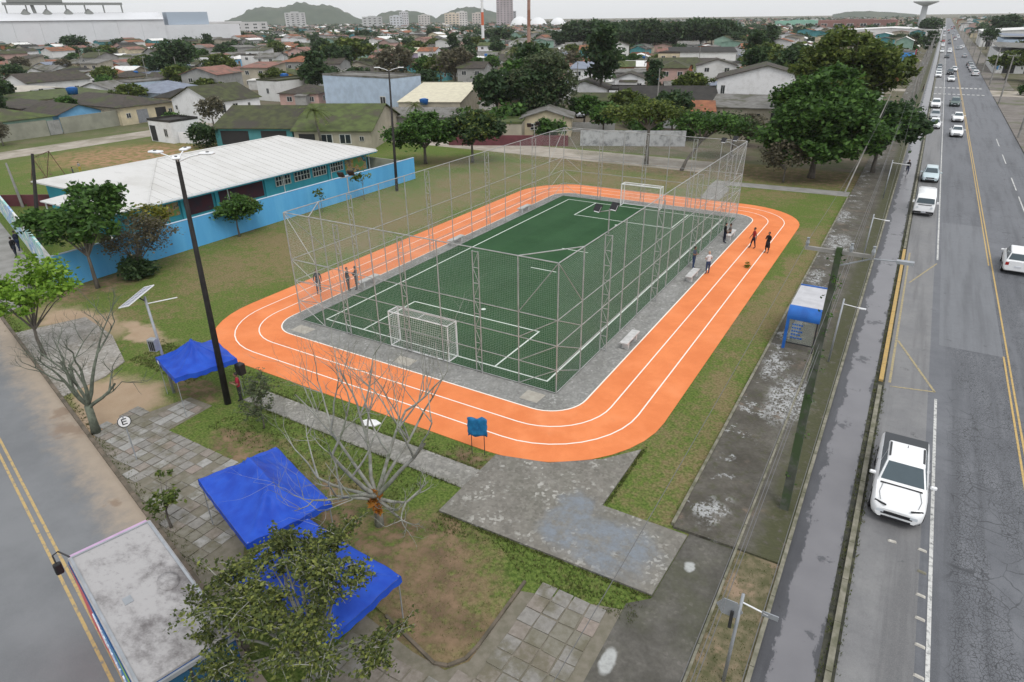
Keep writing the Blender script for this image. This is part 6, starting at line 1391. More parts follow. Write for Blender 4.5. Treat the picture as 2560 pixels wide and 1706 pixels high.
def wall_run(name, label, p, q, h, th, mat, panel=2.5, cat='wall', cap=None, post=None):
    p, q = Vector((*p, 0)), Vector((*q, 0)); d = q - p; ln = d.length; r = thing(name, label, cat, p, math.atan2(d.y, d.x)); n = max(1, round(ln / panel)); s = ln / n
    for i in range(n): MB().box(i * s + .004, -th / 2, 0, (i + 1) * s - .004, th / 2, h).build('wall_panel', mat, r)
    if cap: MB().box(0, -th / 2 - .03, h + .003, ln, th / 2 + .03, h + .06).build('coping', cap, r)
    return r
BLUEW = simple('sky_blue_wall_paint', (.105, .39, .70), (.09, .35, .66), .9, .75, c3=(.12, .41, .71), s3=.5, stretch=(1, 1.2, .25))
bw = thing('blue_wall', 'long sky-blue wall between the lawn and the school', 'wall', (-38.0, -4.7, 0))
MB((-38.0, -4.7, 0)).box(-38.12, -4.7, 0, -37.95, 36.2, 2.48).build('wall_face', BLUEW, bw); MB((-38.0, -4.7, 0)).box(-38.14, -4.72, 2.483, -37.93, 36.22, 2.53).build('coping', WALLS['paleblue'], bw)
MB((-38, -4.7, 0)).box(-50, 36.03, 0, -38.13, 36.2, 2.0).build('return_wall', M['black'] if False else WALLS['greywall'], bw)
def mural():
    t = NT('mural_paint'); v = t.pos(); x, y, z = t.xyz(v)
    col = t.ramp(t.noise(t.scale(v, .25, .25, .6), 1.0, 3), [(.0, (.62, .63, .62)), (.47, (.66, .66, .64)), (.5, (.20, .52, .48)), (.56, (.55, .60, .62)), (.62, (.18, .36, .62)), (.68, (.7, .7, .68))])
    return t.done(col, .8)
wall_run('mural_wall', 'white wall with teal painted patterns along the sidewalk', (-38.2, -4.75), (-69, 4.6), 2.5, .16, mural(), 3.2)

def school():
    ox, oy = -53.6, 20.0; r = thing('school', 'long single-storey school with white hipped roof behind the blue wall', 'building', (ox, oy, 0)); off = (ox, oy, 0); TEAL = simple('turquoise_school_wall', (.055, .36, .46), (.045, .30, .39), .6, .8)
    MB(off).box(-62.6, 7.0, 0, -44.6, 35.2, 2.9).build('wall', TEAL, r)
    rm = mat_dirty_white('clean_white_roof', (.58, .575, .56), (.44, .43, .40), .3, .6, (.35, 1.2, 1))
    X0, X1, Y0, Y1, z, zr = -63.6, -43.6, 6.2, 36.0, 2.98, 4.75; xm = -53.6
    q = MB(off); R0, R1 = (xm, 14.0, zr), (xm, 30.0, zr)
    for f in ([(X1, Y0, z), (X1, Y1, z), R1, R0], [(X0, Y1, z), (X0, Y0, z), R0, R1], [(X0, Y0, z), (X1, Y0, z), R0], [(X1, Y1, z), (X0, Y1, z), R1]): q.poly(f)
    q.box(X0, Y0, z - .14, X1, Y1, z - .004); q.build('roof', rm, r)
    MB(off).add([(-54, 2.4, 2.95), (-43.6, 2.4, 2.95), (-43.6, 6.194, 2.97), (-54, 6.194, 3.15), (-54, 2.4, 2.85), (-43.6, 2.4, 2.85), (-43.6, 6.194, 2.87), (-54, 6.194, 2.87)], [(0, 1, 2, 3), (7, 6, 5, 4), (0, 4, 5, 1), (1, 5, 6, 2), (3, 7, 4, 0)]).build('porch_roof', rm, r)
    for (x, y) in ((-53.7, 2.7), (-49, 2.7), (-44.0, 2.7)): MB(off).tube((x, y, 0), (x, y, 2.85), .07).build('porch_post', M['white_metal'], r)
    MB(off).box(-53.5, 4.6, 0, -44.6, 6.98, 2.8).build('porch_wall', TEAL, r)
    rb_ = MB(off); yy = Y0 + .5
    while yy < Y1:
        tm = min(1.0, (yy - Y0) / 7.8, (Y1 - yy) / 6.0); rb_.path([(X1, yy, z + .015), (X1 + (xm - X1) * tm, yy, z + (zr - z) * tm + .015)], .028, 4); yy += 1.0
    rb_.build('roof_ribs', rm, r)
    MB(off).path([(xm, 14.0, zr + .01), (xm, 30.0, zr + .01)], .11, 6).build('ridge_cap', rm, r)
    for cn in ((X1, Y0), (X1, Y1)): MB(off).path([(cn[0], cn[1], z + .01), (xm, 14.0 if cn[1] == Y0 else 30.0, zr + .01)], .09, 6).build('hip_cap', rm, r)
    MB(off).box(X1 + .065, Y0, z - .14, X1 + .20, Y1, z - .02).build('gutter', M['white_metal'], r)
    for y in (8, 15, 22, 29, 35.5): MB(off).tube((X1 - .9, y, 0), (X1 - .9, y, z - .15), .05).build('downpipe', M['white_metal'], r)
    MB(off).box(X1 - .02, Y0, z - .30, X1 + .06, Y1, z - .03).build('fascia', TEAL, r)
    for (y0, y1) in ((10.2, 13.2), (14.0, 19.3)): MB(off).box(-44.62, y0, .9, -44.54, y1, 2.75).build('dark_opening_panel', simple('dark_porch_%d' % int(y0), (.035, .025, .04), (.07, .02, .03), 1.0, .8), r)  # dark panels on the solid wall: open porch's shade put into their colour
    for y in (9.9, 13.6, 19.6, 28.6): MB(off).box(-44.66, y - .13, 0, -44.40, y + .13, 2.84).build('column', TEAL, r)
    for (y0, y1) in ((21.0, 23.0), (23.6, 25.8), (26.3, 28.3), (29.0, 31.0)):
        w = MB(off); n = 5; s = (y1 - y0) / n
        for k in range(n + 1): w.box(-44.60, y0 + k * s - .035, 1.45, -44.50, y0 + k * s + .035, 2.6)
        for zz in (1.45, 2.0, 2.6): w.box(-44.598, y0 - .035, zz - .035, -44.502, y1 + .035, zz + .035)
        ww = w.build('window', WFRAME, r)
        for k in range(n):
            for zz in (1.49, 2.04): MB(off).box(-44.58, y0 + k * s + .04, zz, -44.56, y0 + (k + 1) * s - .04, zz + .47 + (.04 if zz > 2 else 0)).build('pane', WGLASS, ww)
    t = NT('school_mural'); v = t.pos(); col = t.ramp(t.noise(v, 1.4, 4), [(.0, (.10, .22, .10)), (.45, (.16, .30, .10)), (.5, (.45, .22, .05)), (.55, (.40, .34, .22)), (.62, (.08, .06, .05)), (.7, (.06, .32, .40))]); MB(off).box(-44.598, 31.4, .8, -44.55, 35.0, 2.7).build('mural', t.done(col, .8), r)
    MB(off).box(-44.598, 7.2, 1.2, -44.55, 9.6, 2.7).build('mural', t.mat, r)
school()
# yard behind the mural wall
def swing():
    r = thing('swing_frame', 'rusty A-frame swing in the play yard', 'swing', (-78, 14.2, 0), R(42)); RUST = simple('rusty_steel', (.16, .09, .06), (.10, .06, .045), 4, .8)
    for y in (-2.2, 2.2):
        for s in (-1, 1): MB().tube((s * 1.1, y, 0), (0, y, 3.1), .05).build('leg', RUST, r)
    MB().tube((0, -2.4, 3.1), (0, 2.4, 3.1), .05).build('top_bar', RUST, r)
    for y in (-.9, .9):
        for s in (-.2, .2): MB().tube((0, y + s, 3.1), (0, y + s, .55), .012, n=3).build('chain', M['dark_metal'], r)
        MB().box(-.12, y - .24, .5, .12, y + .24, .55).build('swing_seat', RUST, r)
swing()
MAROON = simple('maroon_wall', (.15, .05, .06), (.11, .04, .045), 1, .9); wall_run('yard_wall', 'low maroon wall at the back of the play yard', (-69.2, 4.8), (-63.8, 8.0), 1.2, .2, MAROON, 3)
utility_pole(-66.5, 5.9, (-66.6, 5.8, 4.6), 'short grey pole standing behind the mural wall', M['pole_grey'], False, w=.12); utility_pole(-46.9, -1.9, (-48.9, 0.9, 7.8), 'dark leaning utility pole on the sidewalk near the mural wall', M['pole_dark'], False, w=.15)

# ------------------------------------------------------------------ nearer houses
wall_run('boundary_wall', 'grey-green boundary wall with a grey gate across the back street', (-115.6, 12), (-115.9, 33.2), 2.6, .2, WALLS['greywall'], 4); wall_run('boundary_wall', 'grey-green boundary wall before the blue gabled house', (-115.7, 35.4), (-116.5, 46.4), 2.7, .2, WALLS['greywall'], 4)
MB().box(-1.05, -.05, 0, 1.05, .05, 2.5)
gt = thing('metal_gate', 'grey sheet metal gate set in the boundary wall', 'gate', (-115.8, 34.3, 0), R(90))
for k in range(2): MB().box(-1.02 + 1.03 * k, -.04, .05, -.01 + 1.03 * k, .04, 2.4).build('gate_leaf', WALLS['grey'], gt)
house('house with bright mossy hipped roof behind grey-green wall', -126, 28, 20, 13, 3.0, 0, 'hip', 1.9, 'green', 'green')
house('light blue gabled house behind grey-green wall', -124, 40.2, 12, 7.6, 2.9, 0, 'gx', 1.3, 'blue', 'brown', Ea=(('w', -2, 1.0, 1.5, 1.1), ('w', 1.8, 1.0, 1.5, 1.1)))
house('cream house with broad dark roof and dark garage openings', -128, 51.5, 25, 11, 3.1, 0, 'hip', 1.5, 'cream', 'brown', Ea=(('w', -4, 1.2, .9, .9), ('grey', -1.2, .1, 2.2, 2.4), ('dark', 2.6, .1, 2.2, 2.4), ('w', 4.6, 1.2, .8, .9)))
house('white gabled house with mossy roof and pink front', -107.4, 61, 12.8, 10.5, 3.9, 0, 'gy', 2.4, 'white2', 'moss', S=(('w', -5.2, 2.0, .7, .8),), Ea=(('w', -3.4, 1.7, 1.2, 1.6), ('w', -.6, 1.7, 1.2, 1.6), ('w', 2.6, 2.4, .6, .7)))
MB().box(0, 0, 0, 0, 0, 0)
house('tiny white flat-roofed house beside the back street', -91.1, 40.6, 5.8, 5.0, 3.2, 0, 'flat', 0, 'white2', 'dark', S=(('dark', -1.9, .1, 1.4, 2.4), ('w', 1.4, .9, .9, 1.3)), Ea=(('red', 1.2, .05, .9, 2.1),))
wall_run('garden_wall', 'white garden wall beside the tiny white house', (-87.9, 39.0), (-82.5, 40.6), 1.7, .15, WALLS['white2'], 1.2)
tree('garden_shrub', 'dark rounded garden tree in front of the white garden wall', (-80.5, 38.5, 0), [(0, 0, 2.0, 2.0, 2.0, 1.5), (1, .5, 2.4, 1.3, 1.3, 1.0)], 2600, 'dark', .26, .12, .8, clumps=50)
house('white house with stained grey side and balustrade', -123.2, 94.5, 7, 15, 4.5, 0, 'flat', 0, 'white', 'moss', S=(('w', 0, 1.6, .9, 1.3),), Ea=(('w', -4, 1.2, 1.6, 1.2), ('dark', 2, .2, 5, 2.4)))
house('big blank white-blue walled building among the houses', -90.3, 87.5, 20.5, 9, 6.6, R(-4), 'flat', 0, 'paleblue', 'grey', S=(('w', 7.6, .6, 1.6, 2.6),))
house('house with wide mossy roof behind the school', -64.6, 53.4, 11.6, 17, 2.8, R(26), 'gx', 2.7, 'beige', 'green', S=(('dark', -3.9, .9, 2.4, 1.4), ('w', -.9, .9, 1.8, 1.4), ('w', 1.9, .9, 1.8, 1.4), ('w', 4.4, 1.3, .7, .7)))
house('teal-fronted house with mossy gable just behind the school', -76.3, 48.4, 12.2, 15, 2.9, R(25), 'gx', 2.3, 'teal', 'moss', S=(('dark', -3, .5, 4.4, 2.0), ('dark', 3.2, .5, 4.0, 2.0)))
house('house with cream sheet roof beside the blank white building', -68.5, 83, 11.5, 20, 3.7, R(24), 'shy', 1.6, 'beige', 'cream', over=.2)
def corrugated():
    r = thing('corrugated_shed', 'long low shed with grey corrugated roof', 'shed', (-59.5, 66.5, 0), R(24)); MB().box(-7, -2.4, 0, 7, 3, 2.5).build('wall', WALLS['grey'], r); q = MB(); n = 56
    for i in range(n + 1):
        x = -7.4 + 14.8 * i / n; zz = .07 * (i % 2); q.v += [(x, -3.0, 2.62 + zz), (x, 3.4, 3.5 + zz)]
    for i in range(n): q.f.append((2 * i, 2 * i + 2, 2 * i + 3, 2 * i + 1)); q.m.append(0)
    q.build('roof', ROOFS['grey'], r)
corrugated()
house('teal gabled house with mossy roof among dark trees', -122, 147, 13, 12, 3.4, R(14), 'gy', 2.6, 'teal', 'moss', S=(('w', 2.5, 1.2, 1.2, 1.1),), Ea=(('w', 0, 1.2, 1.6, 1.1),))
house('raw brick house with mossy roof and white window', -71.5, 178, 11, 10, 3.6, R(22), 'gx', 1.3, 'brick', 'green', S=(('w', 3.6, .9, 1.4, 1.7),))
house('long raw brick house with grey side wall', -55.5, 184, 14, 12, 4.2, R(30), 'gx', 1.6, 'brick', 'moss', S=(('dark', -3.5, .6, 1.2, 2.0),))
house('small grey rendered shed before the brick houses', -62.5, 166, 9, 7, 2.9, R(24), 'shy', .5, 'grey', 'grey', S=(('w', 2.6, 1.0, 1.1, 1.1),))
house('tall weathered white gabled house near the big trees', -15.2, 118.5, 17.5, 12, 6.3, R(13), 'gy', 2.3, 'white2', 'brown', S=(('w', -7.6, 3.4, .8, 1.8),), Ea=(('w', -3.5, 3.6, 1.4, 1.3), ('w', 1.5, 3.6, 1.4, 1.3)))
house('low beige house with grey awning roof before tall white house', -12.6, 99.0, 13, 13, 3.3, R(10), 'shy', .8, 'beige', 'grey', S=(('dark', -4.0, .1, 2.6, 2.4), ('dark', .2, .1, 2.4, 2.4), ('dark', 4.2, .1, 2.2, 2.6)))
house('dark brown roofed house with white front behind umbrella tree', -31.5, 108.0, 18, 14, 2.8, R(24), 'gx', 2.0, 'white', 'dark', S=(('dark', 6.6, .1, 1.1, 2.1), ('w', 4.2, .9, 1.4, 1.1), ('w', -2, .9, 1.4, 1.1)))
house('open dark carport with a car inside', -43.5, 101, 9, 9, 2.7, R(24), 'gx', 1.0, 'grey', 'moss', S=(('dark', 0, .05, 6.4, 2.4),), cat='carport')  # dark front panel is no door: the carport's inner shade as colour
cc = place(suv, -43.3, 93.8, True, 'silver car parked before the dark carport', 'silver', None, rz=R(24))
wall_run('mural_fence', 'white painted wall with grey markings behind the far fence', (-30.0, 65.6), (-16.0, 72.0), 2.2, .2, mat_dirty_white('painted_white_wall', (.46, .47, .48), (.17, .175, .18), .9, 1.0), 2.5)
wall_run('boundary_wall', 'maroon brick wall beside the gravel street', (-48.0, 57.0), (-31.5, 64.6), 1.5, .2, MAROON, 2.5); wall_run('boundary_wall', 'dark stained garden wall below the umbrella tree', (-37, 77), (-30.5, 80.0), 1.5, .2, WALLS['grey'], 2.5)
house('low house with green canopy by the gravel street', -45.5, 65.5, 10, 6, 2.6, R(24), 'flat', 0, 'beige', 'green', S=(('dark', 1.2, .1, 1.6, 2.0), ('w', -2.2, 1.0, 1.4, 1.0)))
house('white stained workshop with dark roof beyond the brick houses', -64, 243, 24, 14, 5.0, R(20), 'shy', 1.2, 'white', 'dark', S=(('w', -4, 1.6, 3, 1.2), ('w', 2, 1.6, 3, 1.2), ('w', 7, 1.6, 3, 1.2)))
house('lilac house with cream gabled roof deep in the town', -182, 214, 15, 13, 4.6, R(10), 'gx', 1.8, 'lilac', 'cream', Ea=(('w', -2, 1.6, 1.4, 1.4),))
house('white house with dark roof at the left among the trees', -189, 70, 12, 16, 4.0, R(0), 'gy', 1.9, 'white', 'brown', S=(('w', -3, 1.4, 1.2, 1.2), ('w', 2, 1.4, 1.2, 1.2)), Ea=(('w', -5, 1.2, 1.2, 1.3), ('w', -1, 1.2, 1.2, 1.3), ('w', 4, 1.2, 1.2, 1.3)))
house('house with grey-blue hipped roof behind the white gable', -139, 72, 13, 13, 3.2, R(0), 'hip', 2.0, 'paleblue', 'blue')
house('pale blue walled house deep left in the town', -166, 82, 9, 12, 3.6, R(0), 'flat', 0, 'paleblue', 'grey')
house('long flat mossy roofed house with a blue water tank', -155, 54, 16, 20, 3.0, R(0), 'shx', .5, 'beige', 'green')
def canopy_roof():
    r = thing('curved_canopy', 'pale curved canvas-like roof beside the mossy house', 'canopy', (-170, 57, 0)); q = MB(); n, m = 14, 8
    for i in range(n + 1):
        for j in range(m + 1): x = -9 + 18 * i / n; y = -7 + 14 * j / m; q.v.append((y, x, 2.6 + 1.6 * math.cos(math.pi * x / 18) * (1 - .1 * (y / 7) ** 2)))
    for i in range(n):
        for j in range(m): a = i * (m + 1) + j; q.f.append((a, a + m + 1, a + m + 2, a + 1)); q.m.append(0)
    q.build('roof_sheet', simple('pale_canvas', (.46, .43, .37), (.38, .35, .30), 1, .9), r, True)
    for x in (-6.5, 6.5):
        for y in (-8.5, 0, 8.5): MB().tube((x, y, 0), (x, y, 2.6), .08).build('post', M['grey_metal'], r)
canopy_roof()
def water_tank(x, y, z, label, s=1.0):
    r = thing('water_tank', label, 'water tank', (x, y, z)); MB().path([(0, 0, 0), (0, 0, .7 * s), (0, 0, .8 * s)], [.62 * s, .75 * s, .75 * s], 14).build('tank', simple('blue_tank_%d' % int(abs(x)), (.02, .13, .40), (.015, .10, .32), 2, .5), r, True); MB().path([(0, 0, .8 * s), (0, 0, .95 * s)], [.78 * s, .3 * s], 14).build('lid', bpy.data.materials['blue_tank_%d' % int(abs(x))], r, True)
water_tank(-150, 56, 3.3, 'blue water tank on the long mossy roof', 1.6); water_tank(-64.5, 72.5, 3.5, 'blue water tank on the cream sheet roof', 1.1); water_tank(-135, 103, 3.4, 'blue water tank standing on a roof behind the white house', 1.5)

# ------------------------------------------------------------------ the town
house('low house with grey roof under a blue water tank', -135, 103.5, 11, 9, 3.0, R(5), 'shy', .3, 'beige', 'grey')
# town centre avenue frontage
house('grey-roofed shop with blue corner sign on the left of the avenue', -4.5, 262, 17, 26, 5.2, 0, 'shx', 1.0, 'white', 'grey', Ea=(('dark', -8, .2, 3, 3), ('dark', -2, .2, 3, 3), ('dark', 4, .2, 3, 3), ('w', 9, .6, 3, 2)), name='shop', cat='shop')
house('blue painted shop front at the street corner', 3.2, 243, 7, 8, 5.6, 0, 'flat', 0, 'blue', 'grey', S=(('w', 0, .6, 4, 2),), Ea=(('dark', 0, .2, 4, 2.6),), name='shop', cat='shop')
house('low white-walled house with brown tiled roof beside the avenue', -1.5, 205, 12, 16, 3.2, 0, 'gy', 1.6, 'beige', 'grey', S=(('w', -2, 1, 1.4, 1.2), ('dark', 2.4, .1, 1.2, 2.2)), Ea=(('w', -4, 1, 1.4, 1.2), ('w', 2, 1, 1.4, 1.2), ('dark', 5, .1, 1.2, 2.1)))
house('small pale shelter-like house under the big trees', -0.5, 150, 10, 9, 2.8, R(6), 'gx', 1.0, 'white', 'terra')
rb = [('low white warehouse with dark doors on right of avenue', 46, 262, 34, 46, 6.0, 'shx', 'white', 'grey'), ('blue signed warehouse farther along right of avenue', 60, 345, 50, 40, 7.0, 'shx', 'paleblue', 'blue'), ('dark open-fronted shop with green awning at right edge', 47, 205, 22, 18, 4.4, 'flat', 'grey', 'green'), ('cream shop with yellow band on right of avenue', 66, 292, 22, 22, 5.6, 'flat', 'cream', 'grey'), ('long pale hall far along right side of avenue', 62, 470, 60, 60, 7.5, 'gy', 'white', 'white'), ('brick-red roofed building right beyond the blue warehouse', 84, 400, 30, 24, 5.5, 'gx', 'beige', 'terra'), ('white hall near the water tower', -18, 560, 60, 60, 6.5, 'gy', 'white', 'white')]
for (lb, cx, cy, w, d, h, rf, wl, rm_) in rb:
    house(lb, cx, cy, w, d, h, 0, rf, 1.4, wl, rm_, S=tuple(('dark', -w / 2 + 4 + 5.5 * k, .1, 3.0, 2.8) for k in range(int(w / 6))), name='warehouse', cat='warehouse')
def banner(cx, cy, z, w, h, d, c, label, rz=0.0):
    o = MB().box(-w / 2, -d / 2, 0, w / 2, d / 2, h).build('shop_sign', flat('sign_paint_%d' % len(bpy.data.materials), c, .5)); o.location = (cx, cy, z); o.rotation_euler = (0, 0, rz); tag(o, label, 'sign')
banner(50, 238.6, 4.2, 16, 1.6, .3, (.02, .10, .38), 'long blue sign on the low white warehouse'); banner(66, 280.8, 4.0, 16, 1.2, .3, (.55, .45, .10), 'yellow band sign on the cream shop'); banner(30, 239, 1.2, .3, 2.2, 5, (.02, .16, .34), 'blue board standing at the right sidewalk'); banner(7.2, 234, 3.2, .3, 3.6, 4, (.30, .03, .05), 'red sign panel on the blue corner shop'); banner(3.0, 238.7, 4.4, 5.5, 1.2, .2, (.05, .25, .60), 'blue sign over the corner shop entrance')
# right edge: poles and small signs
for k, (x, y) in enumerate(((26.3, 101), (26.2, 148), (26.4, 192), (26.3, 236), (26.3, 280), (26.3, 330), (26.3, 390), (26.3, 460), (26.3, 540), (26.3, 640))):
    utility_pole(x, y, (x + .1, y, 9.4), ('grey utility pole on right of avenue, number %d from camera' % (k + 1)), M['pole_grey'], True, k % 2 == 0, 'utility poles along the avenue', w=.15)
for k, y in enumerate((112, 150, 190, 226, 262, 300, 345, 395, 450, 520, 600)):
    utility_pole(10.9, y, (10.9, y, 9.6), ('grey utility pole left of avenue, number %d beyond the big trees' % (k + 1)), M['pole_grey'], True, False, 'utility poles along the avenue', w=.15)
utility_pole(7.7, 52.4, (9.6, 59.5, 9.4), 'slender leaning pole at the end of grey footpath', M['pole_grey'], False, w=.07)
def cables(label, pts, dx, dz, r=.007):
    b = MB()
    for (x, z0) in zip(dx, dz):
        for p, q in zip(pts[:-1], pts[1:]):
            P = [Vector((p[0] + x, p[1], p[2] + z0)).lerp(Vector((q[0] + x, q[1], q[2] + z0)), t / 8) - Vector((0, 0, .5 * (1 - (2 * t / 8 - 1) ** 2))) for t in range(9)]; b.path(P, r, 3, caps=False)
    tag(b.build('overhead_cables', M['wire']), label, 'cable')
cables('overhead cables running along the left side of the avenue', [(11.5, -45, 10.3), (11.55, -2.27, 10.35), (11.2, 45, 10.0), (10.9, 112, 9.7), (10.9, 190, 9.7), (10.9, 300, 9.7)], (-1.0, .35, 1.0), (.1, .1, .1))
cables('lower bundle of telephone cables along the avenue', [(11.5, -45, 6.8), (11.6, -2.4, 7.0), (11.2, 45, 6.8), (10.9, 112, 6.6), (10.9, 190, 6.6)], (0, .05), (0, -.25), .010)
cables('overhead cables along the right side of the avenue', [(26.4, 101, 9.5), (26.3, 148, 9.5), (26.5, 192, 9.5), (26.4, 236, 9.5), (26.4, 330, 9.5)], (-.8, 0, .8), (0, 0, 0))
for (k, x, y, s, lb) in (('wide', 31, 212, 1.2, 'broad tree on right of avenue in front of white warehouse'), ('green', 36, 240, .9, 'small green tree beside the blue sign'), ('bushy', 33, 170, .8, 'green bush at the side street corner'), ('bushy', 36, 186, 1.0, 'green bush beyond the side street'), ('tall', 9.5, 330, 1.0, 'dark tall tree left of the avenue before the shops'), ('round', 47, 520, 2.6, 'large dark tree on the skyline right of avenue'), ('round', 5.5, 545, 2.3, 'large dark tree beside the water tower'), ('round', 34, 410, 1.4, 'dark tree among right side shops'), ('wide', 44, 310, 1.3, 'olive tree between right side shops')):
    put_tree(k, x, y, s, lb, None, 'street_tree')
for (k, x, y, s, lb) in (('palm', -61.8, 44.3, 1.12, 'palm tree in front of the wide mossy roof'), ('palm', -106, 172, 1.6, 'tall palm above the town houses'), ('palm', -61, 150, 1.5, 'palm tree beside the dark trees in the town'), ('palm', -58.2, 62, .8, 'low palm beside the corrugated shed'), ('palm', -150, 250, 1.6, 'palm far back among the roofs'), ('palm', -98, 215, 1.5, 'palm rising behind the blank white building')):
    put_tree(k, x, y, s, lb, None, 'palm_tree')
for (k, x, y, s, lb) in (('tall', -56, 98, 1.3, 'tall dark tree left of the large grey-green tree'), ('round', -62, 110, 1.8, 'dark rounded tree behind the cream roof'), ('green', -53.5, 89, 1.5, 'green tree beside the cream roof'), ('tall', -50, 118, 1.4, 'dark tall tree behind the carport'), ('bushy', -47, 72, 1.5, 'green bush beside the green canopy house'), ('bushy', -53, 70, 1.2, 'green bush by the corrugated shed'), ('wide', -33, 92, 0.9, 'small flat dark tree in front of dark brown roof'), ('round', -14, 150, 1.7, 'dark tree behind the tall white house'), ('wide', -26, 168, 1.6, 'broad dark tree left of the tall white house'), ('green', -4, 128, 1.3, 'green tree beside the tall white house'), ('tall', -36, 205, 1.2, 'dark tree beyond the brick houses'), ('grey', -110, 118, 1.8, 'twiggy grey-brown tree behind the blank white building'), ('grey', -100, 132, 1.7, 'second twiggy brown tree behind the blank white building'), ('wide', -165, 160, 2.0, 'wide dark tree left of the lilac house'), ('round', -152, 140, 1.5, 'round green tree among left town houses'), ('round', -205, 120, 2.0, 'large round tree at left above the roofs'), ('bushy', -100, 47, .9, 'bush beside the white gabled house'), ('grey', -97, 52, .8, 'thin pale-branched tree before the white gable'), ('grey', -111.5, 24, .55, 'little brown shrub tree before the boundary wall'), ('bushy', -160, 62, 1.0, 'bush on the far side of mossy roof'), ('round', -176, 100, 1.0, 'small dark tree before the white town house')):
    put_tree(k, x, y, s, lb, None)
tree('large_town_tree', 'large grey-green tree rising behind the far left fence corner', (-44.6, 80.0, 0), [(0, 0, 5.4, 3.8, 3.8, 2.8), (2.8, 1.6, 7.6, 3.2, 3.2, 2.4), (-2.4, -.8, 7.2, 3.0, 3.0, 2.4), (.6, .4, 10.0, 3.4, 3.4, 2.0), (-1.6, .6, 3.4, 2.8, 2.8, 1.8), (2.0, .5, 3.6, 2.4, 2.4, 1.6)], 11500, 'grey', .32, .34, 2.0, clumps=150, spread=.18, extra=([(0, 0, 6.4, 3.6, 3.6, 3.4)], 3500, 'dark', .34))

for (k, x, y, s, lb) in (('bushy', -36, 68, 1.1, 'rounded bush behind the maroon wall'), ('green', -30, 74, .9, 'small green tree behind the painted white wall'), ('bushy', -24, 76, 1.2, 'green bush behind the painted white wall'), ('round', -22, 84, .9, 'round dark tree behind the far fence'), ('bushy', -17, 78, 1.0, 'green bush near the low beige house'), ('green', -38, 84, .9, 'green tree beside the dark carport'), ('bushy', -29, 86, 1.1, 'green bush in front of the dark brown roof'), ('round', -53, 79, 1.3, 'dark tree beside the large grey-green tree'), ('grey', -8, 76, .8, 'twiggy tree before the low beige house'), ('green', -1, 74, 1.0, 'green tree left of the big trees'), ('round', -3, 84, 1.1, 'dark tree behind the big bright green tree'), ('bushy', 4, 78, 1.2, 'bush behind the big bright green tree'), ('wide', -57, 92, .9, 'spreading tree between cream roof and dark trees')):
    put_tree(k, x, y, s, lb, None)
house('small white house peeping between trees behind the pitch', -22, 92, 8, 7, 2.9, R(20), 'gx', 1.2, 'white2', 'terra', S=(('w', -2, 1, 1.2, 1), ('dark', 1.5, .05, 1, 2.1)))
house('small cream house with grey roof behind the maroon wall', -40, 74, 8, 7, 2.8, R(24), 'gy', 1.2, 'cream', 'grey', S=(('w', -2, 1, 1.2, 1), ('brown', 1.5, .05, 1, 2.1)))
used_rects = [(-40, 26, -30, 53), (-66, -38, -8, 37), (-108, -60, -10, 30), (8, 27, -100, 2600), (-106, -98, -60, 500), (26, 400, -100, 560), (-56, -4, 50, 90), (-108, -36, 36, 53), (-120, -96, -60, 57), (-104, -66, 50, 80)]
hand = [(o.location.x, o.location.y) for o in SC.objects if o.parent is None and o.get('category') in ('house', 'shop', 'warehouse', 'building', 'shed', 'canopy', 'carport')]
treep = [(o.location.x, o.location.y) for o in SC.objects if o.parent is None and o.get('category') in ('tree', 'palm')]
HEAD = math.atan2(_h.y, _h.x)
def in_view(x, y, m=.69):
    a = math.atan2(y - CAM.y, x - CAM.x) - HEAD; a = (a + math.pi) % (2 * math.pi) - math.pi; return abs(a) < m
def free(x, y, r=9.0):
    if any(x0 - 3 < x < x1 + 3 and y0 - 3 < y < y1 + 3 for x0, x1, y0, y1 in used_rects): return False
    return all((x - a) ** 2 + (y - b) ** 2 > r * r for a, b in hand)
WN = {'white': 'white', 'cream': 'cream', 'pink': 'pink', 'blue': 'blue', 'teal': 'teal', 'brick': 'raw brick', 'grey': 'grey', 'beige': 'beige', 'yellow': 'ochre', 'green': 'mint green', 'paleblue': 'pale blue', 'white2': 'weathered white'}
RN = {'brown': 'dark brown', 'moss': 'mossy', 'green': 'green mossy', 'grey': 'grey', 'terra': 'terracotta', 'white': 'white sheet', 'dark': 'blackened', 'pinkroof': 'faded red', 'blue': 'grey-blue', 'cream': 'cream'}
lots = []
ca, sa = math.cos(R(20)), math.sin(R(20))
for i in range(-170, 215):
    for j in range(-45, 230):
        u, v = i * 10.6 + random.uniform(-1.0, 1.0), j * 12.0 + random.uniform(-1.2, 1.2)
        x, y = u * ca - v * sa, u * sa + v * ca
        if j % 4 == 0: continue                      # streets
        dd = math.hypot(x - CAM.x, y - CAM.y)
        if dd < 95 or dd > 2300 or not in_view(x, y) or (dd > 900 and random.random() < .45): continue
        if (dd < 700 and not free(x, y, 12.5 if dd < 300 else 10)) or 2 < x < 32: continue
        lots.append((dd, x, y))
lots.sort()
near, rest = lots[:290], lots[290:]
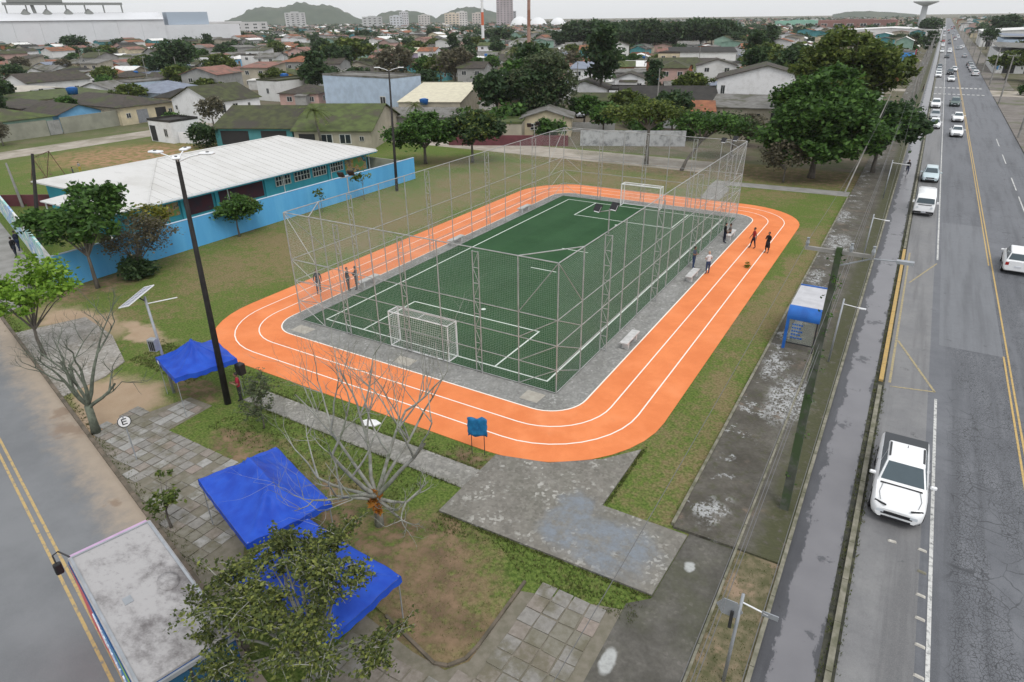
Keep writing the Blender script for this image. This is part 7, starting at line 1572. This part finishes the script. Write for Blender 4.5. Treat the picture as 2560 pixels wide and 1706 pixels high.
for (dd, x, y) in near:
    if random.random() < .06: continue
    wl = random.choices(['white', 'white2', 'cream', 'pink', 'blue', 'teal', 'brick', 'grey', 'beige', 'yellow', 'green', 'paleblue'], [6, 5, 2.4, 1.4, .6, .5, 2.0, 3, 3.5, .6, .6, 1.0])[0]
    rm_ = random.choices(['brown', 'moss', 'green', 'grey', 'terra', 'white', 'dark', 'pinkroof', 'blue'], [5, 4, 1.4, 5, 2.4, 1.4, 2.0, 1.6, .8])[0]
    w, d = random.uniform(6.5, 10.4), random.uniform(7, 11.5); two = random.random() < .14; h = random.uniform(2.6, 3.2) + (2.6 if two else 0); rf = random.choices(['gx', 'gy', 'hip', 'shy', 'flat', 'shx'], [3, 3, 2, 2, 1.4, 1])[0]
    rise = {'gx': .2 * d * .5 + .5, 'gy': .2 * w * .5 + .5, 'hip': 1.5, 'shy': 1.0, 'flat': 0, 'shx': .8}[rf]
    S = [('w', -w * .25, 1.0, 1.3, 1.1), (random.choice(('dark', 'brown', 'white')), w * .08, .05, .95, 2.1), ('w', w * .32, 1.0, 1.2, 1.1)]; Ea = [('w', -d * .22, 1.0, 1.2, 1.1), ('w', d * .22, 1.0, 1.2, 1.1)]
    if two: S += [('w', -w * .25, 3.7, 1.3, 1.1), ('w', w * .25, 3.7, 1.3, 1.1)]
    lb = '%s%s-walled house with %s %s roof in the town' % ('two-storey ' if two else '', WN[wl], RN[rm_], {'gx': 'gabled', 'gy': 'gabled', 'hip': 'hipped', 'shy': 'sloping', 'flat': 'flat', 'shx': 'sloping'}[rf])
    hr = house(lb, x, y, w, d, h, R(20 + random.uniform(-6, 6)), rf, rise, wl, rm_, S, Ea, name='town_house', group='town houses: ' + lb)
    if dd < 330 and random.random() < .6:      # lean-to at the front or side
        aw, ad, ah = random.uniform(2.5, 4.5), random.uniform(2, 3.2), random.uniform(2.1, 2.5); ax, ay = random.choice(((random.uniform(-1, 1) * (w - aw) / 2, -d / 2 - ad / 2 - .02), (w / 2 + aw / 2 + .02, random.uniform(-1, 1) * (d - ad) / 2)))
        MB().box(ax - aw / 2, ay - ad / 2, 0, ax + aw / 2, ay + ad / 2, ah).build('annex_wall', WALLS[random.choice(('grey', 'beige', 'white', 'brick', wl))], hr); MB().add([(ax - aw / 2 - .2, ay - ad / 2 - .25, ah + .05), (ax + aw / 2 + .2, ay - ad / 2 - .25, ah + .05), (ax + aw / 2 + .2, ay + ad / 2, ah + .35), (ax - aw / 2 - .2, ay + ad / 2, ah + .35), (ax - aw / 2 - .2, ay - ad / 2 - .25, ah - .02), (ax + aw / 2 + .2, ay - ad / 2 - .25, ah - .02), (ax + aw / 2 + .2, ay + ad / 2, ah + .28), (ax - aw / 2 - .2, ay + ad / 2, ah + .28)], [(0, 1, 2, 3), (7, 6, 5, 4), (0, 4, 5, 1), (1, 5, 6, 2), (2, 6, 7, 3), (3, 7, 4, 0)]).build('annex_roof', ROOFS[random.choice(('grey', 'grey', 'brown', 'white', 'pinkroof', 'moss'))], hr)
    if dd < 260 and random.random() < .45: MB().box(-w / 2 - 1.5, -d / 2 - 4.2, 0, w / 2 + 1.0, -d / 2 - 4.05, random.uniform(1.3, 2.0)).build('yard_wall', WALLS[random.choice(('grey', 'beige', 'white', 'white2', 'greywall'))], hr)
TKM = simple('roof_tank_blue', (.03, .15, .42), (.02, .11, .34), 2, .5); tk = MB().path([(0, 0, 0), (0, 0, .7), (0, 0, .8), (0, 0, .95)], [.55, .68, .7, .25], 12).mesh('tank', TKM, True)
for q, (dd, x, y) in enumerate(near[::11]):
    o = link('water_tank', tk); o.location = (x + 1.0, y + 1.2, 3.5); tag(o, 'small blue water tank on a roof in the town', 'water tank', 'blue roof tanks of the town')
    st_ = MB().box(-.5, -.5, -3.5, .5, .5, 0).build('tank_stand', WALLS['grey'], o); KIDS
# thin poles standing between the houses
for k in range(26):
    for _ in range(40):
        dd = random.uniform(115, 330); a = HEAD + random.uniform(-.62, .58); x, y = CAM.x + dd * math.cos(a), CAM.y + dd * math.sin(a)
        if free(x, y, 7): break
    utility_pole(x, y, (x, y, 8.6), 'thin grey pole standing between the town houses', M['pole_grey'], k % 2 == 0, False, 'poles between the town houses', w=.11)
# the rest of the town reads as one mass
fb = {}
for (dd, x, y) in rest:
    if random.random() < .25: continue
    wl = random.choice(['white', 'white2', 'cream', 'pink', 'brick', 'grey', 'beige', 'white', 'teal', 'green']); rm_ = random.choice(['brown', 'moss', 'grey', 'terra', 'white', 'grey', 'dark', 'pinkroof'])
    a, b, h = random.uniform(3.4, 5.6), random.uniform(3.6, 6), random.uniform(2.6, 3.4) + (3 if random.random() < .2 else 0); k = random.uniform(.6, 1.6)
    m = fb.setdefault(('w', wl), MB()); m.box(x - a, y - b, 0, x + a, y + b, h); m.add([(x - a, y - b, h), (x + a, y - b, h), (x, y - b, h + k), (x - a, y + b, h), (x + a, y + b, h), (x, y + b, h + k)], [(0, 1, 2), (3, 5, 4)])
    q = fb.setdefault(('r', rm_), MB()); q.poly([(x - a - .4, y - b - .4, h), (x, y - b - .4, h + k + .1), (x, y + b + .4, h + k + .1), (x - a - .4, y + b + .4, h)]); q.poly([(x, y - b - .4, h + k + .1), (x + a + .4, y - b - .4, h), (x + a + .4, y + b + .4, h), (x, y + b + .4, h + k + .1)])
mats = []; allm = MB()
for (t, kx), m in fb.items():
    mats.append(WALLS[kx] if t == 'w' else ROOFS[kx]); o = len(allm.v); allm.v += m.v; allm.f += [tuple(i + o for i in f) for f in m.f]; allm.m += [len(mats) - 1] * len(m.f)
tag(allm.build('far_town', mats), 'far mass of low house roofs towards the horizon', 'town', kind='stuff')
# town trees
cnt = 0; tr_far = []
for _ in range(6000):
    dd = 100 + 620 * random.random() ** .8; a = HEAD + random.uniform(-.70, .70); x, y = CAM.x + dd * math.cos(a), CAM.y + dd * math.sin(a)
    if not free(x, y, 6): continue
    if any((x - p) ** 2 + (y - q) ** 2 < 20 for p, q in treep): continue
    if any((x - p) ** 2 + (y - q) ** 2 < 36 for _, p, q in near): continue
    treep.append((x, y)); tr_far.append((dd, x, y))
    if len(tr_far) > 640: break
tr_far.sort(); DS = {'round': 'round dark green', 'green': 'mid green bushy', 'wide': 'spreading olive-green', 'bushy': 'low green', 'tall': 'tall dark green', 'grey': 'twiggy brown', 'palm': 'feathery palm'}
for i, (dd, x, y) in enumerate(tr_far[:235]):
    k = random.choices(['round', 'green', 'wide', 'bushy', 'tall', 'grey', 'palm'], [4, 3, 3, 3, 1.2, 1.2, .8])[0]; lb = '%s tree between the houses of the town' % DS[k]
    put_tree(k, x, y, random.uniform(.7, 1.25), lb, 'town trees: ' + lb)
ft = []
while len(ft) < 1700:
    dd = 600 + 1900 * random.random(); a = HEAD + random.uniform(-.70, .70); x, y = CAM.x + dd * math.cos(a), CAM.y + dd * math.sin(a)
    if not 2 < x < 36: ft.append((x, y))
fl2 = np.concatenate([clump_points([(x, y, 4.0, 4.6, 4.6, 3.4)], 60, 6, .3) for (x, y) in ft]); tag(link('distant_trees', leaf_mesh('distant_trees', fl2, 1.9, LEAF['dark'])), 'distant dark tree crowns along the horizon', 'trees', kind='stuff')
fl = np.concatenate([clump_points([(x, y, 3.2, 3.2, 3.2, 2.6)], 170, 8, .28) for (dd, x, y) in tr_far[235:]] ); tag(link('far_trees', leaf_mesh('far_trees', fl, .9, LEAF['dark'])), 'far tree crowns between the distant roofs', 'trees', kind='stuff')
# dark wood on the skyline
for k in range(44):
    px = 1388 + (k % 22) * 23.5 + (k // 22) * 11 + random.uniform(-6, 6); d = 395 + (k // 22) * 30 + random.uniform(-10, 10); p = bearing(px, d); s = random.uniform(1.55, 2.65) * (1.0 if 1 < k % 22 < 19 else .72); put_tree('round', p.x, p.y, s, 'dark tree in the wooded belt on the skyline', 'wooded belt trees', 'belt_tree', .95)
for (px, d, s, lb) in ((165, 470, 2.2, 'lone dark umbrella tree in front of the white warehouse'), (905, 560, 2.0, 'dark tree on the skyline left of the striped mast'), (870, 600, 1.6, 'dark tree beside another near the far apartment blocks'), (1080, 640, 2.0, 'dark tree below the far apartment blocks'), (1250, 470, 2.2, 'dense dark tree behind the striped mast'), (1225, 500, 2.0, 'dark tree just right of the red and white mast'), (600, 640, 1.8, 'dark tree below the hill on the left'), (280, 560, 1.5, 'dark tree right of the white warehouse')):
    p = bearing(px, d); put_tree('round', p.x, p.y, s, lb, None, 'skyline_tree', .8)

# ------------------------------------------------------------------ skyline
def zpix(py, px, dist):
    """Height of a point dist metres away that appears at photograph row py."""
    d = _f + _r2 * ((px - 1280) / F_PX) + _v2 * (-(py - 853) / F_PX); return CAM.z + dist * d.z / math.hypot(d.x, d.y)
def toward(p): return math.atan2(p.y - CAM.y, p.x - CAM.x) - math.pi / 2
def ware():
    d = 620; p = bearing(150, d); r = thing('port_warehouse', 'huge white warehouse with conveyor frame on its roof', 'warehouse', p, toward(p) + R(4)); WH = mat_dirty_white('pale_warehouse_sheet', (.62, .63, .65), (.48, .49, .50), .05, .4)
    for k in range(9): MB().box(-78 + k * 16 + .04, -14, 0, -62 + k * 16 - .04, 14, zpix(48, 150, d) - 1).build('wall_bay', WH, r)
    zt = zpix(48, 150, d); q = MB(); q.add([(-78, -15, zt - 1), (66, -15, zt - 1), (66, 0, zt + 4), (-78, 0, zt + 4), (-78, 15, zt - 1), (66, 15, zt - 1)], [(0, 1, 2, 3), (3, 2, 5, 4)]); q.build('roof', WH, r)
    G2 = flat('weathered_grey_steel', (.20, .21, .20), .7)
    MB().box(-32, -3, zt + 9.0, 42, 3, zt + 10.6).build('conveyor_gallery', G2, r); MB().box(-29, -3.5, zt + 10.7, 4, 3.5, zt + 12.6).build('conveyor_gallery', G2, r)
    for k in range(7): MB().box(-31 + k * 12, -.5, zt + 3, -30.2 + k * 12, .5, zt + 9).build('gallery_leg', G2, r)
    MB().path([(-14, 0, zt + 2), (-15, 0, zt + 10), (-18, 0, zt + 30)], 1.1, 6).build('elevator_mast', G2, r)
    for k in range(4): MB().path([(-20 + 13 * k, 0, zt + 3), (-20 + 13 * k, 0, zt + 6.5)], [4, .5], 8).build('hopper', G2, r)
    MB().box(66.2, -12, 0, 122, 12, zt - 5).build('side_hall', WH, r); MB().box(70, -8, zt - 4.9, 100, 8, zt + 4).build('silo_block', flat('pale_blue_steel', (.34, .40, .47), .6), r)
    MB().box(-110, -40, 0, -45, -30, 6).build('front_shed', WALLS['grey'], r)
ware()
def blockb(px, d, w, top, label, c, fl=9, name='apartment_block', cols=6):
    p = bearing(px, d); z = zpix(top, px, d); r = thing(name, label, 'building', p, toward(p)); mt = simple('tower_plaster_%d' % px, c, tuple(q * .8 for q in c), .05, .9); MB().box(-w / 2, -w * .3, 0, w / 2, w * .3, z).build('wall', mt, r)
    n = max(2, int(z / 4)); wm = MB()
    for i in range(1, n):
        for k in range(cols): o = link('window', UW, r); o.location = (-w / 2 + w * (k + .5) / cols, -w * .3 - .01, i * z / n); o.scale = (w / cols * .5, 4, z / n * .5); link('pane', UP, o)
    MB().box(-w / 5, -w * .15, z, w / 5, w * .15, z + z * .06).build('roof_tank', mt, r)
blockb(1262, 1500, 34, -60, 'tall pinkish apartment tower cut by the top of the picture', (.42, .36, .38), cols=5)
blockb(1275, 1540, 26, 28, 'pale block beside the tall pinkish tower', (.46, .46, .50), cols=4)
for (px, w, tp, c, lb) in ((990, 26, 40, (.55, .57, .60), 'pale apartment block below the middle hill'), (1010, 18, 30, (.60, .60, .62), 'taller white apartment block below the middle hill'), (930, 40, 42, (.45, .46, .46), 'grey apartment block left of the middle hill'), (1130, 30, 34, (.60, .52, .42), 'cream apartment block left of the striped mast'), (1155, 22, 30, (.62, .60, .58), 'white apartment block close to the striped mast'), (1195, 24, 33, (.56, .50, .46), 'beige apartment block behind the striped mast'), (1060, 24, 38, (.50, .48, .46), 'grey-beige apartment block right of the middle hill')):
    blockb(px, 1500, w * 1.0, tp, lb, c, cols=4)
blockb(738, 1700, 44, 32, 'cluster of pale silos in front of the left hill', (.50, .50, .50), cols=4, name='silo_block'); blockb(2010, 900, 60, 52, 'mint green hall far left of the avenue', (.25, .46, .36), name='far_hall'); blockb(2145, 800, 70, 50, 'red-brown hall far left of the avenue', (.27, .15, .13), name='far_hall'); blockb(560, 1100, 110, 56, 'long pale port shed at the left of the hills', (.55, .54, .54), name='far_hall', cols=10)
for (px, w, tp, lb) in ((1300, 36, 41, 'white domed tank right of the tall tower'), (1345, 34, 43, 'second white domed tank before the wooded belt'), (1395, 30, 44, 'third white domed tank beside the wooded belt')):
    p = bearing(px, 1250); o = MB().ellipsoid((0, 0, 0), w / 2, w / 2, zpix(tp, px, 1250), 20, 10).build('storage_dome', simple('white_dome_%d' % px, (.74, .75, .76), (.66, .67, .68), .03, .6), None, True); o.location = p; tag(o, lb, 'storage tank')
def mast(px, base_py, label, d, r0, c1, c2):
    p = bearing(px, d); H = 75; r = thing('radio_mast', label, 'mast', p); n = 11
    for i in range(n): MB().tube((0, 0, H * i / n), (0, 0, H * (i + 1) / n), r0 * (1 - .5 * i / n), r0 * (1 - .5 * (i + 1) / n), 8).build('section', c1 if i % 2 == 0 else c2, r)
ORG = flat('mast_orange', (.55, .12, .05), .6); WHT = flat('mast_white', (.72, .72, .72), .6); RST = simple('rusty_mast', (.30, .14, .09), (.22, .11, .08), 2, .8)
mast(1206, 85, 'red and white striped radio mast', 420, .9, ORG, WHT); mast(1322, 110, 'rusty red lattice mast right of the striped one', 330, .85, RST, simple('rusty_mast_pale', (.38, .24, .19), (.3, .18, .14), 2, .8))
def water_tower():
    d = 640; p = bearing(2306, d); r = thing('water_tower', 'concrete water tower with inverted cone tank beside the avenue', 'water tower', p); c = simple('water_tower_concrete', (.48, .49, .49), (.40, .41, .41), .1, .9); zt = zpix(3, 2306, d); z1 = zpix(15, 2306, d)
    MB().path([(0, 0, 0), (0, 0, z1)], [2.6, 1.9], 14).build('shaft', c, r, True); MB().path([(0, 0, z1), (0, 0, zt - .8), (0, 0, zt)], [2.2, 8.6, 8.6], 20).build('tank', c, r, True)
water_tower()
# hills
HILL = simple('forested_hill', (.055, .075, .045), (.035, .055, .032), .02, .95, c3=(.08, .09, .06), s3=.006)
def hill(px, d, prof, label, depth=260):
    """Ridge seen as (px, py) points; built as a rounded mound with real depth."""
    r = MB(); n = len(prof); K = 10; P0 = bearing(px, d); rows = []
    for (x, y) in prof:
        b = bearing(x, d); hh = max(0.5, zpix(y, x, d)); dirv = (b - Vector((CAM.x, CAM.y, 0))).normalized(); row = []
        for k in range(K + 1):
            t = -1 + 2 * k / K; q = b + dirv * depth * t * (0.4 + .6 * min(1, hh / 90)); row.append((q.x, q.y, hh * max(0, math.cos(t * math.pi / 2)) ** 1.3 + 3 * math.sin(x * .3 + k * 2) * (1 - t * t) * min(1, hh / 60) - .5))
        rows.append(row)
    for row in rows: r.v += row
    for i in range(n - 1):
        for k in range(K): a = i * (K + 1) + k; r.f.append((a, a + K + 1, a + K + 2, a + 1)); r.m.append(0)
    struct(r.build('hill', HILL, None, True), label)
def dens(pts):
    out = []
    for (a, b), (c, d) in zip(pts[:-1], pts[1:]):
        for k in range(4): t = k / 4; s = t * t * (3 - 2 * t); out.append((a + (c - a) * t, b + (d - b) * (t * .5 + s * .5)))
    return out + [pts[-1]]
hill(750, 3200, dens([(560, 52), (600, 40), (625, 24), (660, 17), (700, 20), (725, 14), (748, 6), (765, 6), (790, 14), (815, 11), (840, 17), (870, 32), (895, 46), (920, 52)]), 'long wooded hill with two summits behind the town', 420)
hill(1010, 3300, dens([(930, 50), (950, 34), (980, 28), (1010, 26), (1045, 29), (1075, 38), (1095, 48)]), 'low rounded hill in the middle of the skyline', 300)
hill(1170, 3300, dens([(1085, 48), (1110, 34), (1145, 21), (1175, 17), (1200, 20), (1235, 30), (1260, 34), (1285, 44)]), 'low wooded hill behind the striped mast', 300)
hill(2150, 3500, dens([(2080, 36), (2120, 29), (2170, 28), (2230, 31), (2290, 36)]), 'faint distant hill left of the water tower', 300)
# ------------------------------------------------------------------ haze
hz = MB().box(-4300, -300, -1.0, 900, 4100, 175).build('haze', None)
hm = bpy.data.materials.new('haze_air'); hm.use_nodes = True; ht = hm.node_tree; ht.nodes.clear(); ho = ht.nodes.new('ShaderNodeOutputMaterial'); hp = ht.nodes.new('ShaderNodeVolumePrincipled'); hp.inputs['Color'].default_value = (.95, .97, 1.0, 1); hp.inputs['Density'].default_value = .00008; hp.inputs['Anisotropy'].default_value = 0.0
ht.links.new(hp.outputs[0], ho.inputs['Volume']); hz.data.materials.clear(); hz.data.materials.append(hm); tag(hz, 'thin pale haze over the whole scene', 'haze', kind='stuff')
for o in SC.objects:
    if o.type == 'EMPTY' and o.parent is None and 'category' not in o and 'kind' not in o: o['kind'] = 'helper'
